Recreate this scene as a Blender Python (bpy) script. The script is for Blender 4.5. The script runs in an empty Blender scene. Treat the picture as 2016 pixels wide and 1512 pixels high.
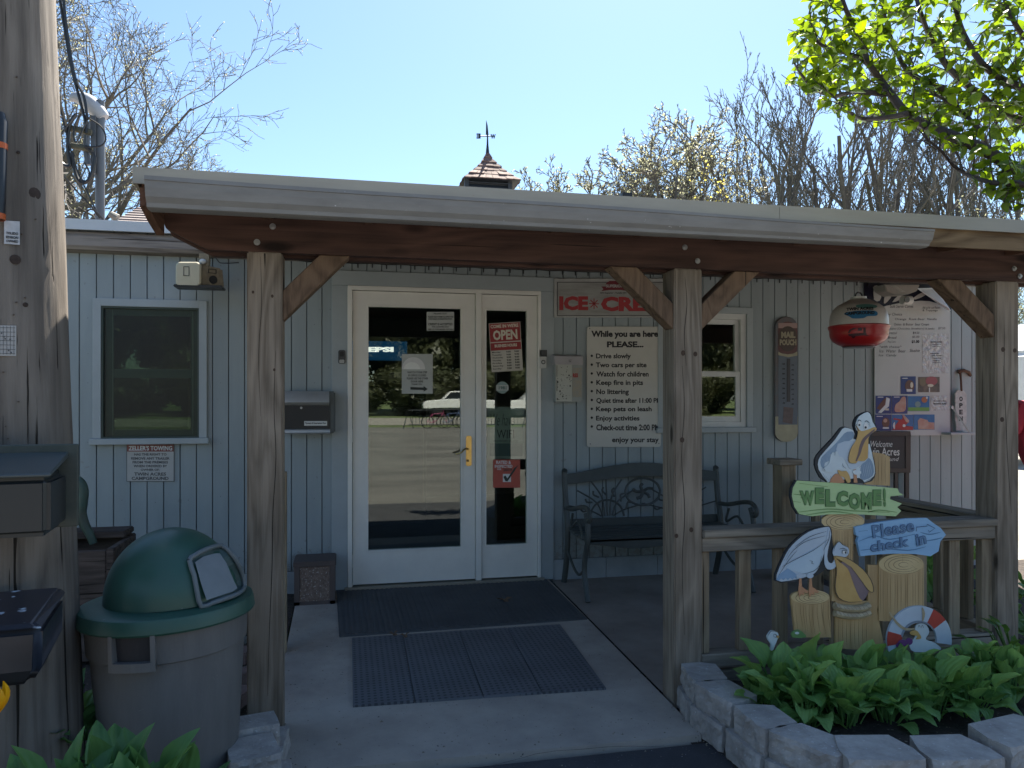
import bpy, bmesh, math, random
from mathutils import Vector, Matrix, noise as mnoise
R = math.radians
random.seed(7)
SC = bpy.context.scene
COL = SC.collection
# ---------------------------------------------------------------- camera
EYE = Vector((0, 0, 1.3)); YAW = R(12.4); FPX = 1510.0; HZ = 786.0
CO, SI = math.cos(YAW), math.sin(YAW)
cd = bpy.data.cameras.new('camera'); cam = bpy.data.objects.new('camera', cd); COL.objects.link(cam)
cam.location = EYE; cam.rotation_euler = (R(90), 0, -YAW)
cd.sensor_width = 36; cd.lens = FPX / 2016 * 36; cd.shift_y = (HZ - 756) / 2016
cd.clip_start = 0.05; cd.clip_end = 2000
SC.camera = cam
# ---------------------------------------------------------------- sky, sun, exposure
SUN_EL, SUN_AZ = R(55), R(26)            # azimuth from +Y towards +X: behind the building, to the right
w = bpy.data.worlds.new('World'); SC.world = w; w.use_nodes = True
wn = w.node_tree.nodes; wl = w.node_tree.links
bgn = wn['Background']; bgn.inputs['Strength'].default_value = 0.056
sk = wn.new('ShaderNodeTexSky'); sk.sky_type = 'NISHITA'; sk.sun_disc = False
sk.sun_elevation = SUN_EL; sk.sun_rotation = SUN_AZ
sk.air_density = 1.0; sk.dust_density = 0.6; sk.ozone_density = 1.4
tint = wn.new('ShaderNodeMixRGB'); tint.blend_type = 'MULTIPLY'; tint.inputs[0].default_value = 1; tint.inputs[2].default_value = (.82, .93, 1.0, 1)
wl.new(sk.outputs[0], tint.inputs[1]); wl.new(tint.outputs[0], bgn.inputs[0])
sd = bpy.data.lights.new('sun', 'SUN'); sun = bpy.data.objects.new('sun', sd); COL.objects.link(sun)
sd.energy = 5.0; sd.angle = R(0.5); sd.color = (1.0, 0.94, 0.84)
SV = Vector((math.sin(SUN_AZ) * math.cos(SUN_EL), math.cos(SUN_AZ) * math.cos(SUN_EL), math.sin(SUN_EL)))
sun.rotation_euler = SV.to_track_quat('Z', 'Y').to_euler()
vs = SC.view_settings; vs.view_transform = 'Standard'; vs.look = 'None'; vs.gamma = 1; vs.use_curve_mapping = False
vs.exposure = 1.98
SC.cycles.max_bounces = 8; SC.cycles.transparent_max_bounces = 16
SC.cycles.use_denoising = True

# ---------------------------------------------------------------- survey helpers (photo measurements -> points on real planes)
def ray(px, py):
    a = (px - 1008) / FPX; b = (HZ - py) / FPX
    return Vector((a * CO + SI, -a * SI + CO, b))
def atY(px, py, Y):
    d = ray(px, py); return EYE + d * (Y / d.y)
def atT(px, py, t): return EYE + ray(px, py) * t
def atZ(px, py, z):
    d = ray(px, py); return EYE + d * ((z - EYE.z) / d.z)
def g(Y):                       # the paving falls gently away from the door
    if Y > 5.6: return -0.04
    if Y > 2.0: return -0.04 - 0.037 * (5.6 - Y)
    return -0.173
def atG(px, py, dz=0):
    z = -0.1
    for _ in range(8):
        p = atZ(px, py, z); z = g(p.y) + dz
    return atZ(px, py, z)
def camf(lat, t, z): return Vector((lat * CO + t * SI, -lat * SI + t * CO, z))
WY = 5.53                       # face of the siding
def W(px, py, dy=0): return atY(px, py, WY - dy)

# ---------------------------------------------------------------- materials
def srgb(r, g_, b):
    f = lambda v: (v / 255 / 12.92) if v / 255 <= .04045 else ((v / 255 + .055) / 1.055) ** 2.4
    return (f(r), f(g_), f(b))
MATS = {}
def newmat(name):
    m = bpy.data.materials.new(name); m.use_nodes = True
    return m, m.node_tree.nodes, m.node_tree.links, m.node_tree.nodes['Principled BSDF']
def c4(c): return (c[0], c[1], c[2], 1)
def M(name, col, rough=.6, col2=None, vs_=4, stretch=(1, 1, 1), bump=0, bs=60, metal=0, spec=.5, speck=None, emit=0, bdist=.002, detail=6):
    """painted or plain surface: two tones mixed by noise, fine bump"""
    if name in MATS: return MATS[name]
    m, n, l, p = newmat(name)
    p.inputs['Roughness'].default_value = rough; p.inputs['Metallic'].default_value = metal
    p.inputs['Specular IOR Level'].default_value = spec
    tc = n.new('ShaderNodeTexCoord'); mp = n.new('ShaderNodeMapping'); mp.inputs['Scale'].default_value = stretch
    l.new(tc.outputs['Object'], mp.inputs[0])
    if col2 is None: col2 = tuple(v * .82 for v in col)
    nz = n.new('ShaderNodeTexNoise'); nz.inputs['Scale'].default_value = vs_; nz.inputs['Detail'].default_value = detail; nz.inputs['Roughness'].default_value = .65
    l.new(mp.outputs[0], nz.inputs[0])
    cr = n.new('ShaderNodeValToRGB'); cr.color_ramp.elements[0].position = .32; cr.color_ramp.elements[1].position = .68
    cr.color_ramp.elements[0].color = c4(col2); cr.color_ramp.elements[1].color = c4(col)
    l.new(nz.outputs[0], cr.inputs[0]); out = cr.outputs[0]
    if speck:                       # (colour, scale, threshold)
        v = n.new('ShaderNodeTexNoise'); v.inputs['Scale'].default_value = speck[1]; v.inputs['Detail'].default_value = 2
        l.new(tc.outputs['Object'], v.inputs[0])
        r2 = n.new('ShaderNodeValToRGB'); r2.color_ramp.elements[0].position = speck[2]; r2.color_ramp.elements[1].position = speck[2] + .04
        l.new(v.outputs[0], r2.inputs[0])
        mx = n.new('ShaderNodeMixRGB'); l.new(r2.outputs[0], mx.inputs[0]); l.new(out, mx.inputs[1]); mx.inputs[2].default_value = c4(speck[0]); out = mx.outputs[0]
    l.new(out, p.inputs['Base Color'])
    if bump:
        b1 = n.new('ShaderNodeTexNoise'); b1.inputs['Scale'].default_value = bs; b1.inputs['Detail'].default_value = 5
        l.new(mp.outputs[0], b1.inputs[0])
        bp = n.new('ShaderNodeBump'); bp.inputs['Strength'].default_value = bump; bp.inputs['Distance'].default_value = bdist
        l.new(b1.outputs[0], bp.inputs['Height']); l.new(bp.outputs[0], p.inputs['Normal'])
    if emit:
        l.new(out, p.inputs['Emission Color']); p.inputs['Emission Strength'].default_value = emit
    MATS[name] = m; return m
def WOOD(name, light, dark, axis='z', cross=26, along=1.6, crack=.0, knots=.0, rough=.85, bump=.6, crackcol=(.02, .016, .012)):
    if name in MATS: return MATS[name]
    m, n, l, p = newmat(name)
    p.inputs['Roughness'].default_value = rough; p.inputs['Specular IOR Level'].default_value = .25
    ax = 'xyz'.index(axis)
    tc = n.new('ShaderNodeTexCoord')
    oi = n.new('ShaderNodeObjectInfo'); rs = n.new('ShaderNodeVectorMath'); rs.operation = 'SCALE'; rs.inputs[0].default_value = (13, 7, 5); l.new(oi.outputs['Random'], rs.inputs['Scale'])
    off_ = n.new('ShaderNodeVectorMath'); off_.operation = 'ADD'; l.new(tc.outputs['Object'], off_.inputs[0]); l.new(rs.outputs[0], off_.inputs[1])
    def mapping(al, cr_):
        mp = n.new('ShaderNodeMapping'); s = [cr_] * 3; s[ax] = al; mp.inputs['Scale'].default_value = s
        l.new(off_.outputs[0], mp.inputs[0]); return mp
    # knots bend the grain
    kv = n.new('ShaderNodeTexVoronoi'); kv.inputs['Scale'].default_value = 1; l.new(mapping(1.7, 5.0).outputs[0], kv.inputs[0])
    g1 = n.new('ShaderNodeTexNoise'); g1.inputs['Scale'].default_value = 1; g1.inputs['Detail'].default_value = 3; g1.inputs['Distortion'].default_value = .6
    l.new(mapping(along * .35, cross * .22).outputs[0], g1.inputs[0])
    mul = n.new('ShaderNodeMath'); mul.operation = 'MULTIPLY'; mul.inputs[1].default_value = 9
    add = n.new('ShaderNodeMath'); add.operation = 'MULTIPLY_ADD'; add.inputs[1].default_value = 1.6
    l.new(g1.outputs[0], mul.inputs[0]); l.new(kv.outputs['Distance'], add.inputs[0]); l.new(mul.outputs[0], add.inputs[2])
    fr = n.new('ShaderNodeMath'); fr.operation = 'PINGPONG'; fr.inputs[1].default_value = .5; l.new(add.outputs[0], fr.inputs[0])
    g2 = n.new('ShaderNodeTexNoise'); g2.inputs['Scale'].default_value = 1; g2.inputs['Detail'].default_value = 8; g2.inputs['Roughness'].default_value = .75
    l.new(mapping(along, cross * 2).outputs[0], g2.inputs[0])
    mixh = n.new('ShaderNodeMath'); mixh.operation = 'MULTIPLY_ADD'; mixh.inputs[1].default_value = .55; l.new(fr.outputs[0], mixh.inputs[0]); l.new(g2.outputs[0], mixh.inputs[2])
    cr = n.new('ShaderNodeValToRGB'); e = cr.color_ramp.elements
    e[0].position = .38; e[0].color = c4(dark); e[1].position = .78; e[1].color = c4(light)
    l.new(mixh.outputs[0], cr.inputs[0]); out = cr.outputs[0]
    big = n.new('ShaderNodeTexNoise'); big.inputs['Scale'].default_value = 1.6; big.inputs['Detail'].default_value = 4; l.new(tc.outputs['Object'], big.inputs[0])
    br = n.new('ShaderNodeMapRange'); br.inputs[1].default_value = .3; br.inputs[2].default_value = .7; br.inputs[3].default_value = .72; br.inputs[4].default_value = 1.12
    l.new(big.outputs[0], br.inputs[0]); mm = n.new('ShaderNodeMixRGB'); mm.blend_type = 'MULTIPLY'; mm.inputs[0].default_value = 1
    l.new(out, mm.inputs[1]); l.new(br.outputs[0], mm.inputs[2]); out = mm.outputs[0]
    h = mixh.outputs[0]
    if crack:
        cn = n.new('ShaderNodeTexNoise'); cn.inputs['Scale'].default_value = 1; cn.inputs['Detail'].default_value = 4; l.new(mapping(.7, 55).outputs[0], cn.inputs[0])
        cc = n.new('ShaderNodeValToRGB'); cc.color_ramp.elements[0].position = .69 - crack * .14; cc.color_ramp.elements[1].position = .72 - crack * .14; l.new(cn.outputs[0], cc.inputs[0])
        mx = n.new('ShaderNodeMixRGB'); l.new(cc.outputs[0], mx.inputs[0]); l.new(out, mx.inputs[1]); mx.inputs[2].default_value = c4(crackcol); out = mx.outputs[0]
        sb = n.new('ShaderNodeMath'); sb.operation = 'SUBTRACT'; l.new(h, sb.inputs[0]); l.new(cc.outputs[0], sb.inputs[1]); h = sb.outputs[0]
    if knots:
        kr = n.new('ShaderNodeValToRGB'); kr.color_ramp.elements[0].position = knots * .5; kr.color_ramp.elements[1].position = knots
        kr.color_ramp.elements[0].color = (1, 1, 1, 1); kr.color_ramp.elements[1].color = (0, 0, 0, 1); l.new(kv.outputs['Distance'], kr.inputs[0])
        mx = n.new('ShaderNodeMixRGB'); l.new(kr.outputs[0], mx.inputs[0]); l.new(out, mx.inputs[1]); mx.inputs[2].default_value = c4(tuple(v * .35 for v in dark)); out = mx.outputs[0]
    l.new(out, p.inputs['Base Color'])
    bp = n.new('ShaderNodeBump'); bp.inputs['Strength'].default_value = bump; bp.inputs['Distance'].default_value = .004
    l.new(h, bp.inputs['Height']); l.new(bp.outputs[0], p.inputs['Normal'])
    MATS[name] = m; return m
def GLASS(name, refl=.25, tint=(.8, .85, .82), rough=.0):
    m, n, l, p = newmat(name); n.remove(p); o = n['Material Output']
    t = n.new('ShaderNodeBsdfTransparent'); t.inputs[0].default_value = c4(tint)
    gl = n.new('ShaderNodeBsdfGlossy'); gl.inputs['Roughness'].default_value = rough; gl.inputs[0].default_value = (.95, .97, .92, 1)
    tc = n.new('ShaderNodeTexCoord'); nz = n.new('ShaderNodeTexNoise'); nz.inputs['Scale'].default_value = 1.4; nz.inputs['Detail'].default_value = 1; l.new(tc.outputs['Object'], nz.inputs[0])
    bp = n.new('ShaderNodeBump'); bp.inputs['Strength'].default_value = .05; bp.inputs['Distance'].default_value = .01; l.new(nz.outputs[0], bp.inputs['Height']); l.new(bp.outputs[0], gl.inputs['Normal'])
    mx = n.new('ShaderNodeMixShader'); mx.inputs[0].default_value = refl
    l.new(t.outputs[0], mx.inputs[1]); l.new(gl.outputs[0], mx.inputs[2]); l.new(mx.outputs[0], o.inputs[0]); return m
def LEAF(name, col, col2, trans=.45, rough=.45, veins=0):
    m, n, l, p = newmat(name); o = n['Material Output']
    tc = n.new('ShaderNodeTexCoord'); oi = n.new('ShaderNodeObjectInfo')
    nz = n.new('ShaderNodeTexNoise'); nz.inputs['Scale'].default_value = 9; l.new(tc.outputs['Object'], nz.inputs[0])
    ad = n.new('ShaderNodeMath'); ad.operation = 'MULTIPLY_ADD'; ad.inputs[1].default_value = .6; l.new(oi.outputs['Random'], ad.inputs[0]); l.new(nz.outputs[0], ad.inputs[2])
    cr = n.new('ShaderNodeValToRGB'); cr.color_ramp.elements[0].position = .4; cr.color_ramp.elements[1].position = 1.1 if False else 1.0
    cr.color_ramp.elements[0].color = c4(col2); cr.color_ramp.elements[1].color = c4(col); l.new(ad.outputs[0], cr.inputs[0])
    l.new(cr.outputs[0], p.inputs['Base Color']); p.inputs['Roughness'].default_value = rough; p.inputs['Specular IOR Level'].default_value = .35
    tr = n.new('ShaderNodeBsdfTranslucent'); hs = n.new('ShaderNodeHueSaturation'); hs.inputs['Saturation'].default_value = 1.1; hs.inputs['Value'].default_value = 1.9; hs.inputs['Hue'].default_value = .48
    l.new(cr.outputs[0], hs.inputs['Color']); l.new(hs.outputs[0], tr.inputs[0])
    mx = n.new('ShaderNodeMixShader'); mx.inputs[0].default_value = trans; l.new(p.outputs[0], mx.inputs[1]); l.new(tr.outputs[0], mx.inputs[2]); l.new(mx.outputs[0], o.inputs[0])
    if veins:
        sp = n.new('ShaderNodeSeparateXYZ'); l.new(tc.outputs['Object'], sp.inputs[0]); ml = n.new('ShaderNodeMath'); ml.operation = 'MULTIPLY'; ml.inputs[1].default_value = veins; l.new(sp.outputs['Y'], ml.inputs[0])
        sn = n.new('ShaderNodeMath'); sn.operation = 'SINE'; l.new(ml.outputs[0], sn.inputs[0]); bp = n.new('ShaderNodeBump'); bp.inputs['Strength'].default_value = .6; bp.inputs['Distance'].default_value = .002
        l.new(sn.outputs[0], bp.inputs['Height']); l.new(bp.outputs[0], p.inputs['Normal'])
    MATS[name] = m; return m

# ---------------------------------------------------------------- mesh helpers
class MB:
    def __init__(s): s.v = []; s.f = []
    def add(s, vs_, fs):
        o = len(s.v); s.v += [Vector(q) for q in vs_]; s.f += [[o + i for i in f] for f in fs]; return s
    def box(s, x0, x1, y0, y1, z0, z1):
        return s.hexa([(x0, y0, z0), (x1, y0, z0), (x1, y1, z0), (x0, y1, z0)], [(x0, y0, z1), (x1, y0, z1), (x1, y1, z1), (x0, y1, z1)])
    def hexa(s, a, b): return s.add(list(a) + list(b), [(3, 2, 1, 0), (4, 5, 6, 7), (0, 1, 5, 4), (1, 2, 6, 5), (2, 3, 7, 6), (3, 0, 4, 7)])
    def prism(s, pts, off):
        n = len(pts); off = Vector(off); p = [Vector(q) for q in pts]
        return s.add(p + [q + off for q in p], [list(range(n))[::-1], list(range(n, 2 * n))] + [(i, (i + 1) % n, n + (i + 1) % n, n + i) for i in range(n)])
    def bar(s, a, b, wd, hd, up=(0, 0, 1)):
        a, b = Vector(a), Vector(b); d = (b - a).normalized(); up = Vector(up); sx = d.cross(up).normalized(); u = sx.cross(d).normalized()
        q = [sx * (wd / 2 * i) + u * (hd / 2 * j) for i, j in ((-1, -1), (1, -1), (1, 1), (-1, 1))]
        return s.hexa([a + k for k in q], [b + k for k in q])
    def tube(s, pts, rad, n=8, cap=True):
        pts = [Vector(p) for p in pts]; k = len(pts)
        if not hasattr(rad, '__len__'): rad = [rad] * k
        d = (pts[1] - pts[0]).normalized(); u = d.orthogonal().normalized(); o = len(s.v)
        for i in range(k):
            if i < k - 1: d2 = (pts[i + 1] - pts[i]).normalized()
            else: d2 = (pts[i] - pts[i - 1]).normalized()
            dm = (d + d2); dm = dm.normalized() if dm.length > 1e-6 else d2
            u = (u - dm * u.dot(dm)).normalized(); w_ = dm.cross(u); d = d2
            for j in range(n):
                a = 2 * math.pi * j / n; s.v.append(pts[i] + (u * math.cos(a) + w_ * math.sin(a)) * rad[i])
        for i in range(k - 1):
            for j in range(n):
                s.f.append([o + i * n + j, o + i * n + (j + 1) % n, o + (i + 1) * n + (j + 1) % n, o + (i + 1) * n + j])
        if cap: s.f.append([o + j for j in range(n)][::-1]); s.f.append([o + (k - 1) * n + j for j in range(n)])
        return s
    def lathe(s, c, prof, n=32, cap=False):
        c = Vector(c); o = len(s.v)
        for r, z in prof:
            for j in range(n):
                a = 2 * math.pi * j / n; s.v.append(c + Vector((r * math.cos(a), r * math.sin(a), z)))
        for i in range(len(prof) - 1):
            for j in range(n): s.f.append([o + i * n + j, o + i * n + (j + 1) % n, o + (i + 1) * n + (j + 1) % n, o + (i + 1) * n + j])
        if cap: s.f.append([o + j for j in range(n)][::-1]); s.f.append([o + (len(prof) - 1) * n + j for j in range(n)])
        return s
    def ball(s, c, r, n=8, m=6, sc=(1, 1, 1)):
        c = Vector(c); o = len(s.v)
        for i in range(m + 1):
            th = math.pi * i / m
            for j in range(n):
                a = 2 * math.pi * j / n; s.v.append(c + Vector((r * sc[0] * math.sin(th) * math.cos(a), r * sc[1] * math.sin(th) * math.sin(a), r * sc[2] * math.cos(th))))
        for i in range(m):
            for j in range(n): s.f.append([o + i * n + j, o + (i + 1) * n + j, o + (i + 1) * n + (j + 1) % n, o + i * n + (j + 1) % n])
        return s
    def mesh(s, name, mat, bevel=0, seg=2, smooth=False, angle=40, weld=False):
        me = bpy.data.meshes.new(name); me.from_pydata([tuple(q) for q in s.v], [], s.f)
        if bevel or weld:
            bm = bmesh.new(); bm.from_mesh(me); bmesh.ops.remove_doubles(bm, verts=bm.verts, dist=1e-5)
            bmesh.ops.recalc_face_normals(bm, faces=bm.faces)
            if bevel:
                es = [e for e in bm.edges if len(e.link_faces) == 2 and e.calc_face_angle(0) > R(30)]
                bmesh.ops.bevel(bm, geom=es, offset=bevel, segments=seg, affect='EDGES', clamp_overlap=True)
            bm.to_mesh(me); bm.free()
        if mat is not None: me.materials.append(mat)
        if smooth:
            me.polygons.foreach_set('use_smooth', [True] * len(me.polygons))
            try: me.set_sharp_from_angle(angle=R(angle))
            except Exception: pass
        return me
    def build(s, name, mat, parent=None, **k): return link(name, s.mesh(name, mat, **k), parent)
def wpos(o):
    v = Vector(o.location)
    while o.parent: o = o.parent; v += o.location
    return v
def link(name, me, parent=None, kind=None):
    o = bpy.data.objects.new(name, me); COL.objects.link(o)
    if parent is not None: o.parent = parent; o.location = -wpos(parent)
    if kind: o['kind'] = kind
    return o
def tag(o, label, cat, group=None):
    o['label'] = label; o['category'] = cat
    if group: o['group'] = group
    return o
def thing(name, label, cat, loc=(0, 0, 0), group=None):
    o = bpy.data.objects.new(name, None); COL.objects.link(o); o.location = loc; o.empty_display_size = .1
    return tag(o, label, cat, group)
def struct(name, mb, mat, **k):
    o = mb.build(name, mat, **k); o['kind'] = 'structure'; return o
def copy_tree(o, parent=None):
    c = o.copy(); COL.objects.link(c)
    if parent is not None: c.parent = parent
    for ch in [x for x in COL.objects if x.parent == o]: copy_tree(ch, c)
    return c
def smooth(pts, k=4, closed=True):
    n = len(pts); out = []
    P = [Vector(p) for p in pts]
    for i in range(n if closed else n - 1):
        p0, p1, p2, p3 = (P[(i - 1) % n], P[i], P[(i + 1) % n], P[(i + 2) % n]) if closed else (P[max(i - 1, 0)], P[i], P[i + 1], P[min(i + 2, n - 1)])
        for j in range(k):
            t = j / k
            out.append(.5 * ((2 * p1) + (p2 - p0) * t + (2 * p0 - 5 * p1 + 4 * p2 - p3) * t * t + (3 * p1 - p0 - 3 * p2 + p3) * t ** 3))
    if not closed: out.append(P[-1])
    return out
def plate(pts, Y, th, mb=None, sm=0, fn=None, closed=True):
    """flat outline given in photo measurements, cut at its own real distance Y with thickness th (towards the back)"""
    mb = mb or MB()
    if sm: pts = [(p.x, p.y) for p in smooth([(x, y, 0) for x, y in pts], sm)]
    if fn: pts = [fn(x, y) for x, y in pts]
    P = [atY(x, y, Y) for x, y in pts]
    return mb.prism(P, (0, th, 0))
def ell(cx, cy, rx, ry, n=24, a0=0, a1=360): return [(cx + rx * math.cos(R(a0 + (a1 - a0) * i / n)), cy - ry * math.sin(R(a0 + (a1 - a0) * i / n))) for i in range(n if a1 - a0 == 360 else n + 1)]
def rect(x0, y0, x1, y1): return [(x0, y1), (x1, y1), (x1, y0), (x0, y0)]
def qrect(x0, y0, x1, y1, Y):
    return [atY(x0, y1, Y), atY(x1, y1, Y), atY(x1, y0, Y), atY(x0, y0, Y)]
_tc = {}
def text_into(mb, s, quad, bold=0.0, res=2, shear=0):
    key = (s, bold, res, shear)
    if key not in _tc:
        cu = bpy.data.curves.new('t', 'FONT'); cu.body = s; cu.offset = bold; cu.resolution_u = res; cu.shear = shear; cu.fill_mode = 'FRONT'
        ob = bpy.data.objects.new('t', cu); COL.objects.link(ob)
        dg = bpy.context.evaluated_depsgraph_get(); me = bpy.data.meshes.new_from_object(ob.evaluated_get(dg))
        vs_ = [(q.co.x, q.co.y) for q in me.vertices]; fs = [list(q.vertices) for q in me.polygons]
        bpy.data.objects.remove(ob); bpy.data.curves.remove(cu); bpy.data.meshes.remove(me)
        x0 = min(q[0] for q in vs_); x1 = max(q[0] for q in vs_); y0 = min(q[1] for q in vs_); y1 = max(q[1] for q in vs_)
        _tc[key] = ([((x - x0) / (x1 - x0), (y - y0) / (y1 - y0)) for x, y in vs_], fs)
    uv, fs = _tc[key]; bl, br, tr, tl = [Vector(q) for q in quad]
    mb.add([bl * (1 - u) * (1 - v) + br * u * (1 - v) + tr * u * v + tl * (1 - u) * v for u, v in uv], fs); return mb
def lines(mb, L, Y, bold=0.02, res=2):
    for s, x0, y0, x1, y1 in L: text_into(mb, s, qrect(x0, y0, x1, y1, Y), bold, res)
    return mb
# ================================================================ materials
m_side = M('siding_paint', (.345, .39, .395), .55, (.285, .325, .33), 3.5, (1.6, 1, .3), bump=.25, bs=30, bdist=.001, speck=((.27, .29, .28), 22, .72))
def splash(m):
    n, l = m.node_tree.nodes, m.node_tree.links; p = n['Principled BSDF']; src = p.inputs['Base Color'].links[0].from_socket
    tc = n.new('ShaderNodeTexCoord'); sp = n.new('ShaderNodeSeparateXYZ'); l.new(tc.outputs['Object'], sp.inputs[0])
    mr = n.new('ShaderNodeMapRange'); mr.inputs[1].default_value = .05; mr.inputs[2].default_value = .55; mr.inputs[3].default_value = .62; mr.inputs[4].default_value = .28; l.new(sp.outputs['Z'], mr.inputs[0])
    nz = n.new('ShaderNodeTexNoise'); nz.inputs['Scale'].default_value = 26; nz.inputs['Detail'].default_value = 8; nz.inputs['Roughness'].default_value = .75; l.new(tc.outputs['Object'], nz.inputs[0])
    ad = n.new('ShaderNodeMath'); ad.operation = 'ADD'; l.new(nz.outputs[0], ad.inputs[0]); l.new(mr.outputs[0], ad.inputs[1])
    cr = n.new('ShaderNodeValToRGB'); cr.color_ramp.elements[0].position = .98; cr.color_ramp.elements[1].position = 1.0; mu = n.new('ShaderNodeMath'); mu.operation = 'SUBTRACT'; mu.inputs[1].default_value = .08; l.new(ad.outputs[0], mu.inputs[0]); l.new(mu.outputs[0], cr.inputs[0])
    m2 = n.new('ShaderNodeMath'); m2.operation = 'MULTIPLY'; m2.inputs[1].default_value = .45; l.new(cr.outputs[0], m2.inputs[0])
    mx = n.new('ShaderNodeMixRGB'); l.new(m2.outputs[0], mx.inputs[0]); l.new(src, mx.inputs[1]); mx.inputs[2].default_value = (.20, .17, .13, 1); l.new(mx.outputs[0], p.inputs['Base Color'])
splash(m_side)
m_trim = M('blue_trim_paint', (.40, .44, .445), .5, (.35, .385, .39), 4, bump=.15)
m_groove = M('siding_groove', (.14, .155, .17), .8)
m_white = M('white_door_paint', (.84, .81, .73), .4, (.78, .75, .68), 6, bump=.05)
m_dark = M('interior_dark', (.12, .12, .11), .8)
m_inwall = M('interior_wall', (.35, .36, .30), .8)
m_post = WOOD('weathered_post_wood', (.325, .265, .20), (.165, .13, .095), 'z', 24, 1.4, crack=.12, knots=.10, bump=.45)
m_rail = WOOD('weathered_rail_wood', (.35, .30, .235), (.19, .16, .125), 'x', 24, 1.4, crack=.1, knots=.07)
m_railv = WOOD('weathered_baluster_wood', (.38, .30, .20), (.22, .165, .11), 'z', 26, 1.6, crack=.05, knots=.06)
m_raily = WOOD('weathered_side_rail_wood', (.32, .26, .18), (.18, .14, .10), 'y', 24, 1.4, crack=.2)
m_beam = WOOD('red_stained_beam_wood', (.105, .056, .042), (.048, .026, .02), 'x', 18, .9, crack=.15, knots=.16, rough=.7)
m_brace = WOOD('brown_brace_wood', (.23, .15, .095), (.11, .07, .045), 'z', 20, 4, crack=.2, knots=.08)
m_log = WOOD('grey_log_wood', (.33, .28, .24), (.14, .115, .10), 'x', 20, 1.4, crack=.5, knots=.05)
m_newwood = WOOD('yellow_fascia_wood', (.27, .19, .11), (.09, .055, .03), 'x', 9, .8, knots=.2)
m_raft = WOOD('dark_rafter_wood', (.17, .09, .06), (.08, .045, .03), 'y', 24, 1.4)
m_gut = M('gutter_aluminium', (.27, .265, .25), .5, (.21, .205, .195), 5, (1, 1, 4), bump=.1, bs=12, spec=.4, speck=((.6, .6, .6), 60, .74))
m_drip = M('cream_roof_edge', (.38, .365, .31), .55, (.31, .295, .25), 3, (.5, 1, 4), speck=((.3, .26, .2), 45, .76))
m_dripw = M('white_roof_edge', (.68, .70, .72), .45, (.6, .62, .64), 3)
m_shing = M('grey_shingles', (.30, .25, .23), .9, (.17, .14, .135), 9, (1, .3, .3), bump=.6, bs=90, speck=((.42, .36, .33), 70, .6))
m_shake = M('cedar_shakes', (.27, .18, .145), .85, (.09, .05, .038), 22, (1, .5, .5), bump=.6, bs=40)
m_glass = GLASS('door_glass', .085)
m_glassw = GLASS('window_glass', .075, (.6, .68, .62))
m_brass = M('polished_brass', (.70, .48, .17), .28, (.55, .36, .12), 30, metal=1)
m_black = M('black_plastic', (.02, .021, .022), .4)
m_steel = M('galvanised_steel', (.5, .5, .5), .4, metal=.9)
m_white2 = M('white_vinyl', (.7, .7, .66), .45)
m_paper = M('paper_white', (.62, .62, .58), .6, (.56, .56, .52))
m_ink = M('black_ink', (.02, .02, .022), .6)
m_red = M('sign_red', (.42, .035, .04), .5)
m_whitepr = M('white_print', (.75, .75, .72), .5)

# ================================================================ ground
m_asph = M('asphalt', (.065, .065, .07), .9, (.04, .04, .045), 5, bump=.9, bs=140, bdist=.004, speck=((.3, .3, .3), 90, .715))
m_conc = M('concrete', (.47, .41, .345), .88, (.31, .27, .23), 2.6, bump=.5, bs=120, bdist=.002, speck=((.1, .09, .085), 75, .70))
m_conc2 = M('porch_concrete', (.33, .28, .235), .9, (.22, .185, .155), 2.6, bump=.5, bs=110, speck=((.3, .28, .25), 70, .74))
m_bits = M('litter_bits', (.38, .33, .26), .9, (.12, .09, .06), 200)
m_grass = M('lawn', (.13, .17, .055), .95, (.085, .115, .04), .8, bump=.8, bs=40, bdist=.03)
m_gravel = M('gravel', (.33, .31, .275), .95, (.22, .205, .18), 1.5, bump=1, bs=25, bdist=.03)
m_soil = M('garden_soil', (.055, .04, .03), .95, (.025, .018, .014), 14, bump=1, bs=40, bdist=.02, speck=((.2, .16, .12), 60, .66))
def strip(name, ys, x0, x1, mat, nx=2, rough=0, zoff=0, zf=None):
    mb = MB(); n = nx
    for j, y in enumerate(ys):
        for i in range(n + 1):
            x = x0 + (x1 - x0) * i / n; z = (zf(x, y) if zf else g(y) + zoff)
            if rough: z += (mnoise.noise(Vector((x * 7, y * 7, 3))) + .5 * mnoise.noise(Vector((x * 19, y * 19, 7)))) * rough
            mb.v.append(Vector((x, y, z)))
    for j in range(len(ys) - 1):
        for i in range(n): a = j * (n + 1) + i; mb.f.append([a, a + 1, a + n + 2, a + n + 1])
    return struct(name, mb, mat, smooth=bool(rough))
def zback(x, y): return -.20 if y > -30 else -.20 + min((-30 - y) * .012, .9)
strip('ground', [-500, -200, -120, -60, -45, -34, -30, -20, 0, 3, 8, 20, 60, 200, 900], -500, 500, m_grass, 4, zf=lambda x, y: zback(x, y) - .01)
strip('asphalt_drive', [0, 1, 2, 2.4, 2.8, 3.0], -45, 45, m_asph, 6, zoff=-.022)
m_lot = M('worn_asphalt', (.19, .18, .165), .9, (.10, .097, .09), .22, (1, 2.5, 1), bump=.8, bs=60, bdist=.006)
strip('parking_lot', [-30, -20, -10, -2, 0], -45, 45, m_lot, 6, zoff=-.022)
strip('gravel_road', [-44, -40, -36, -32.5], -90, 90, m_gravel, 4, zf=lambda x, y: zback(x, y) + .004)
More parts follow.
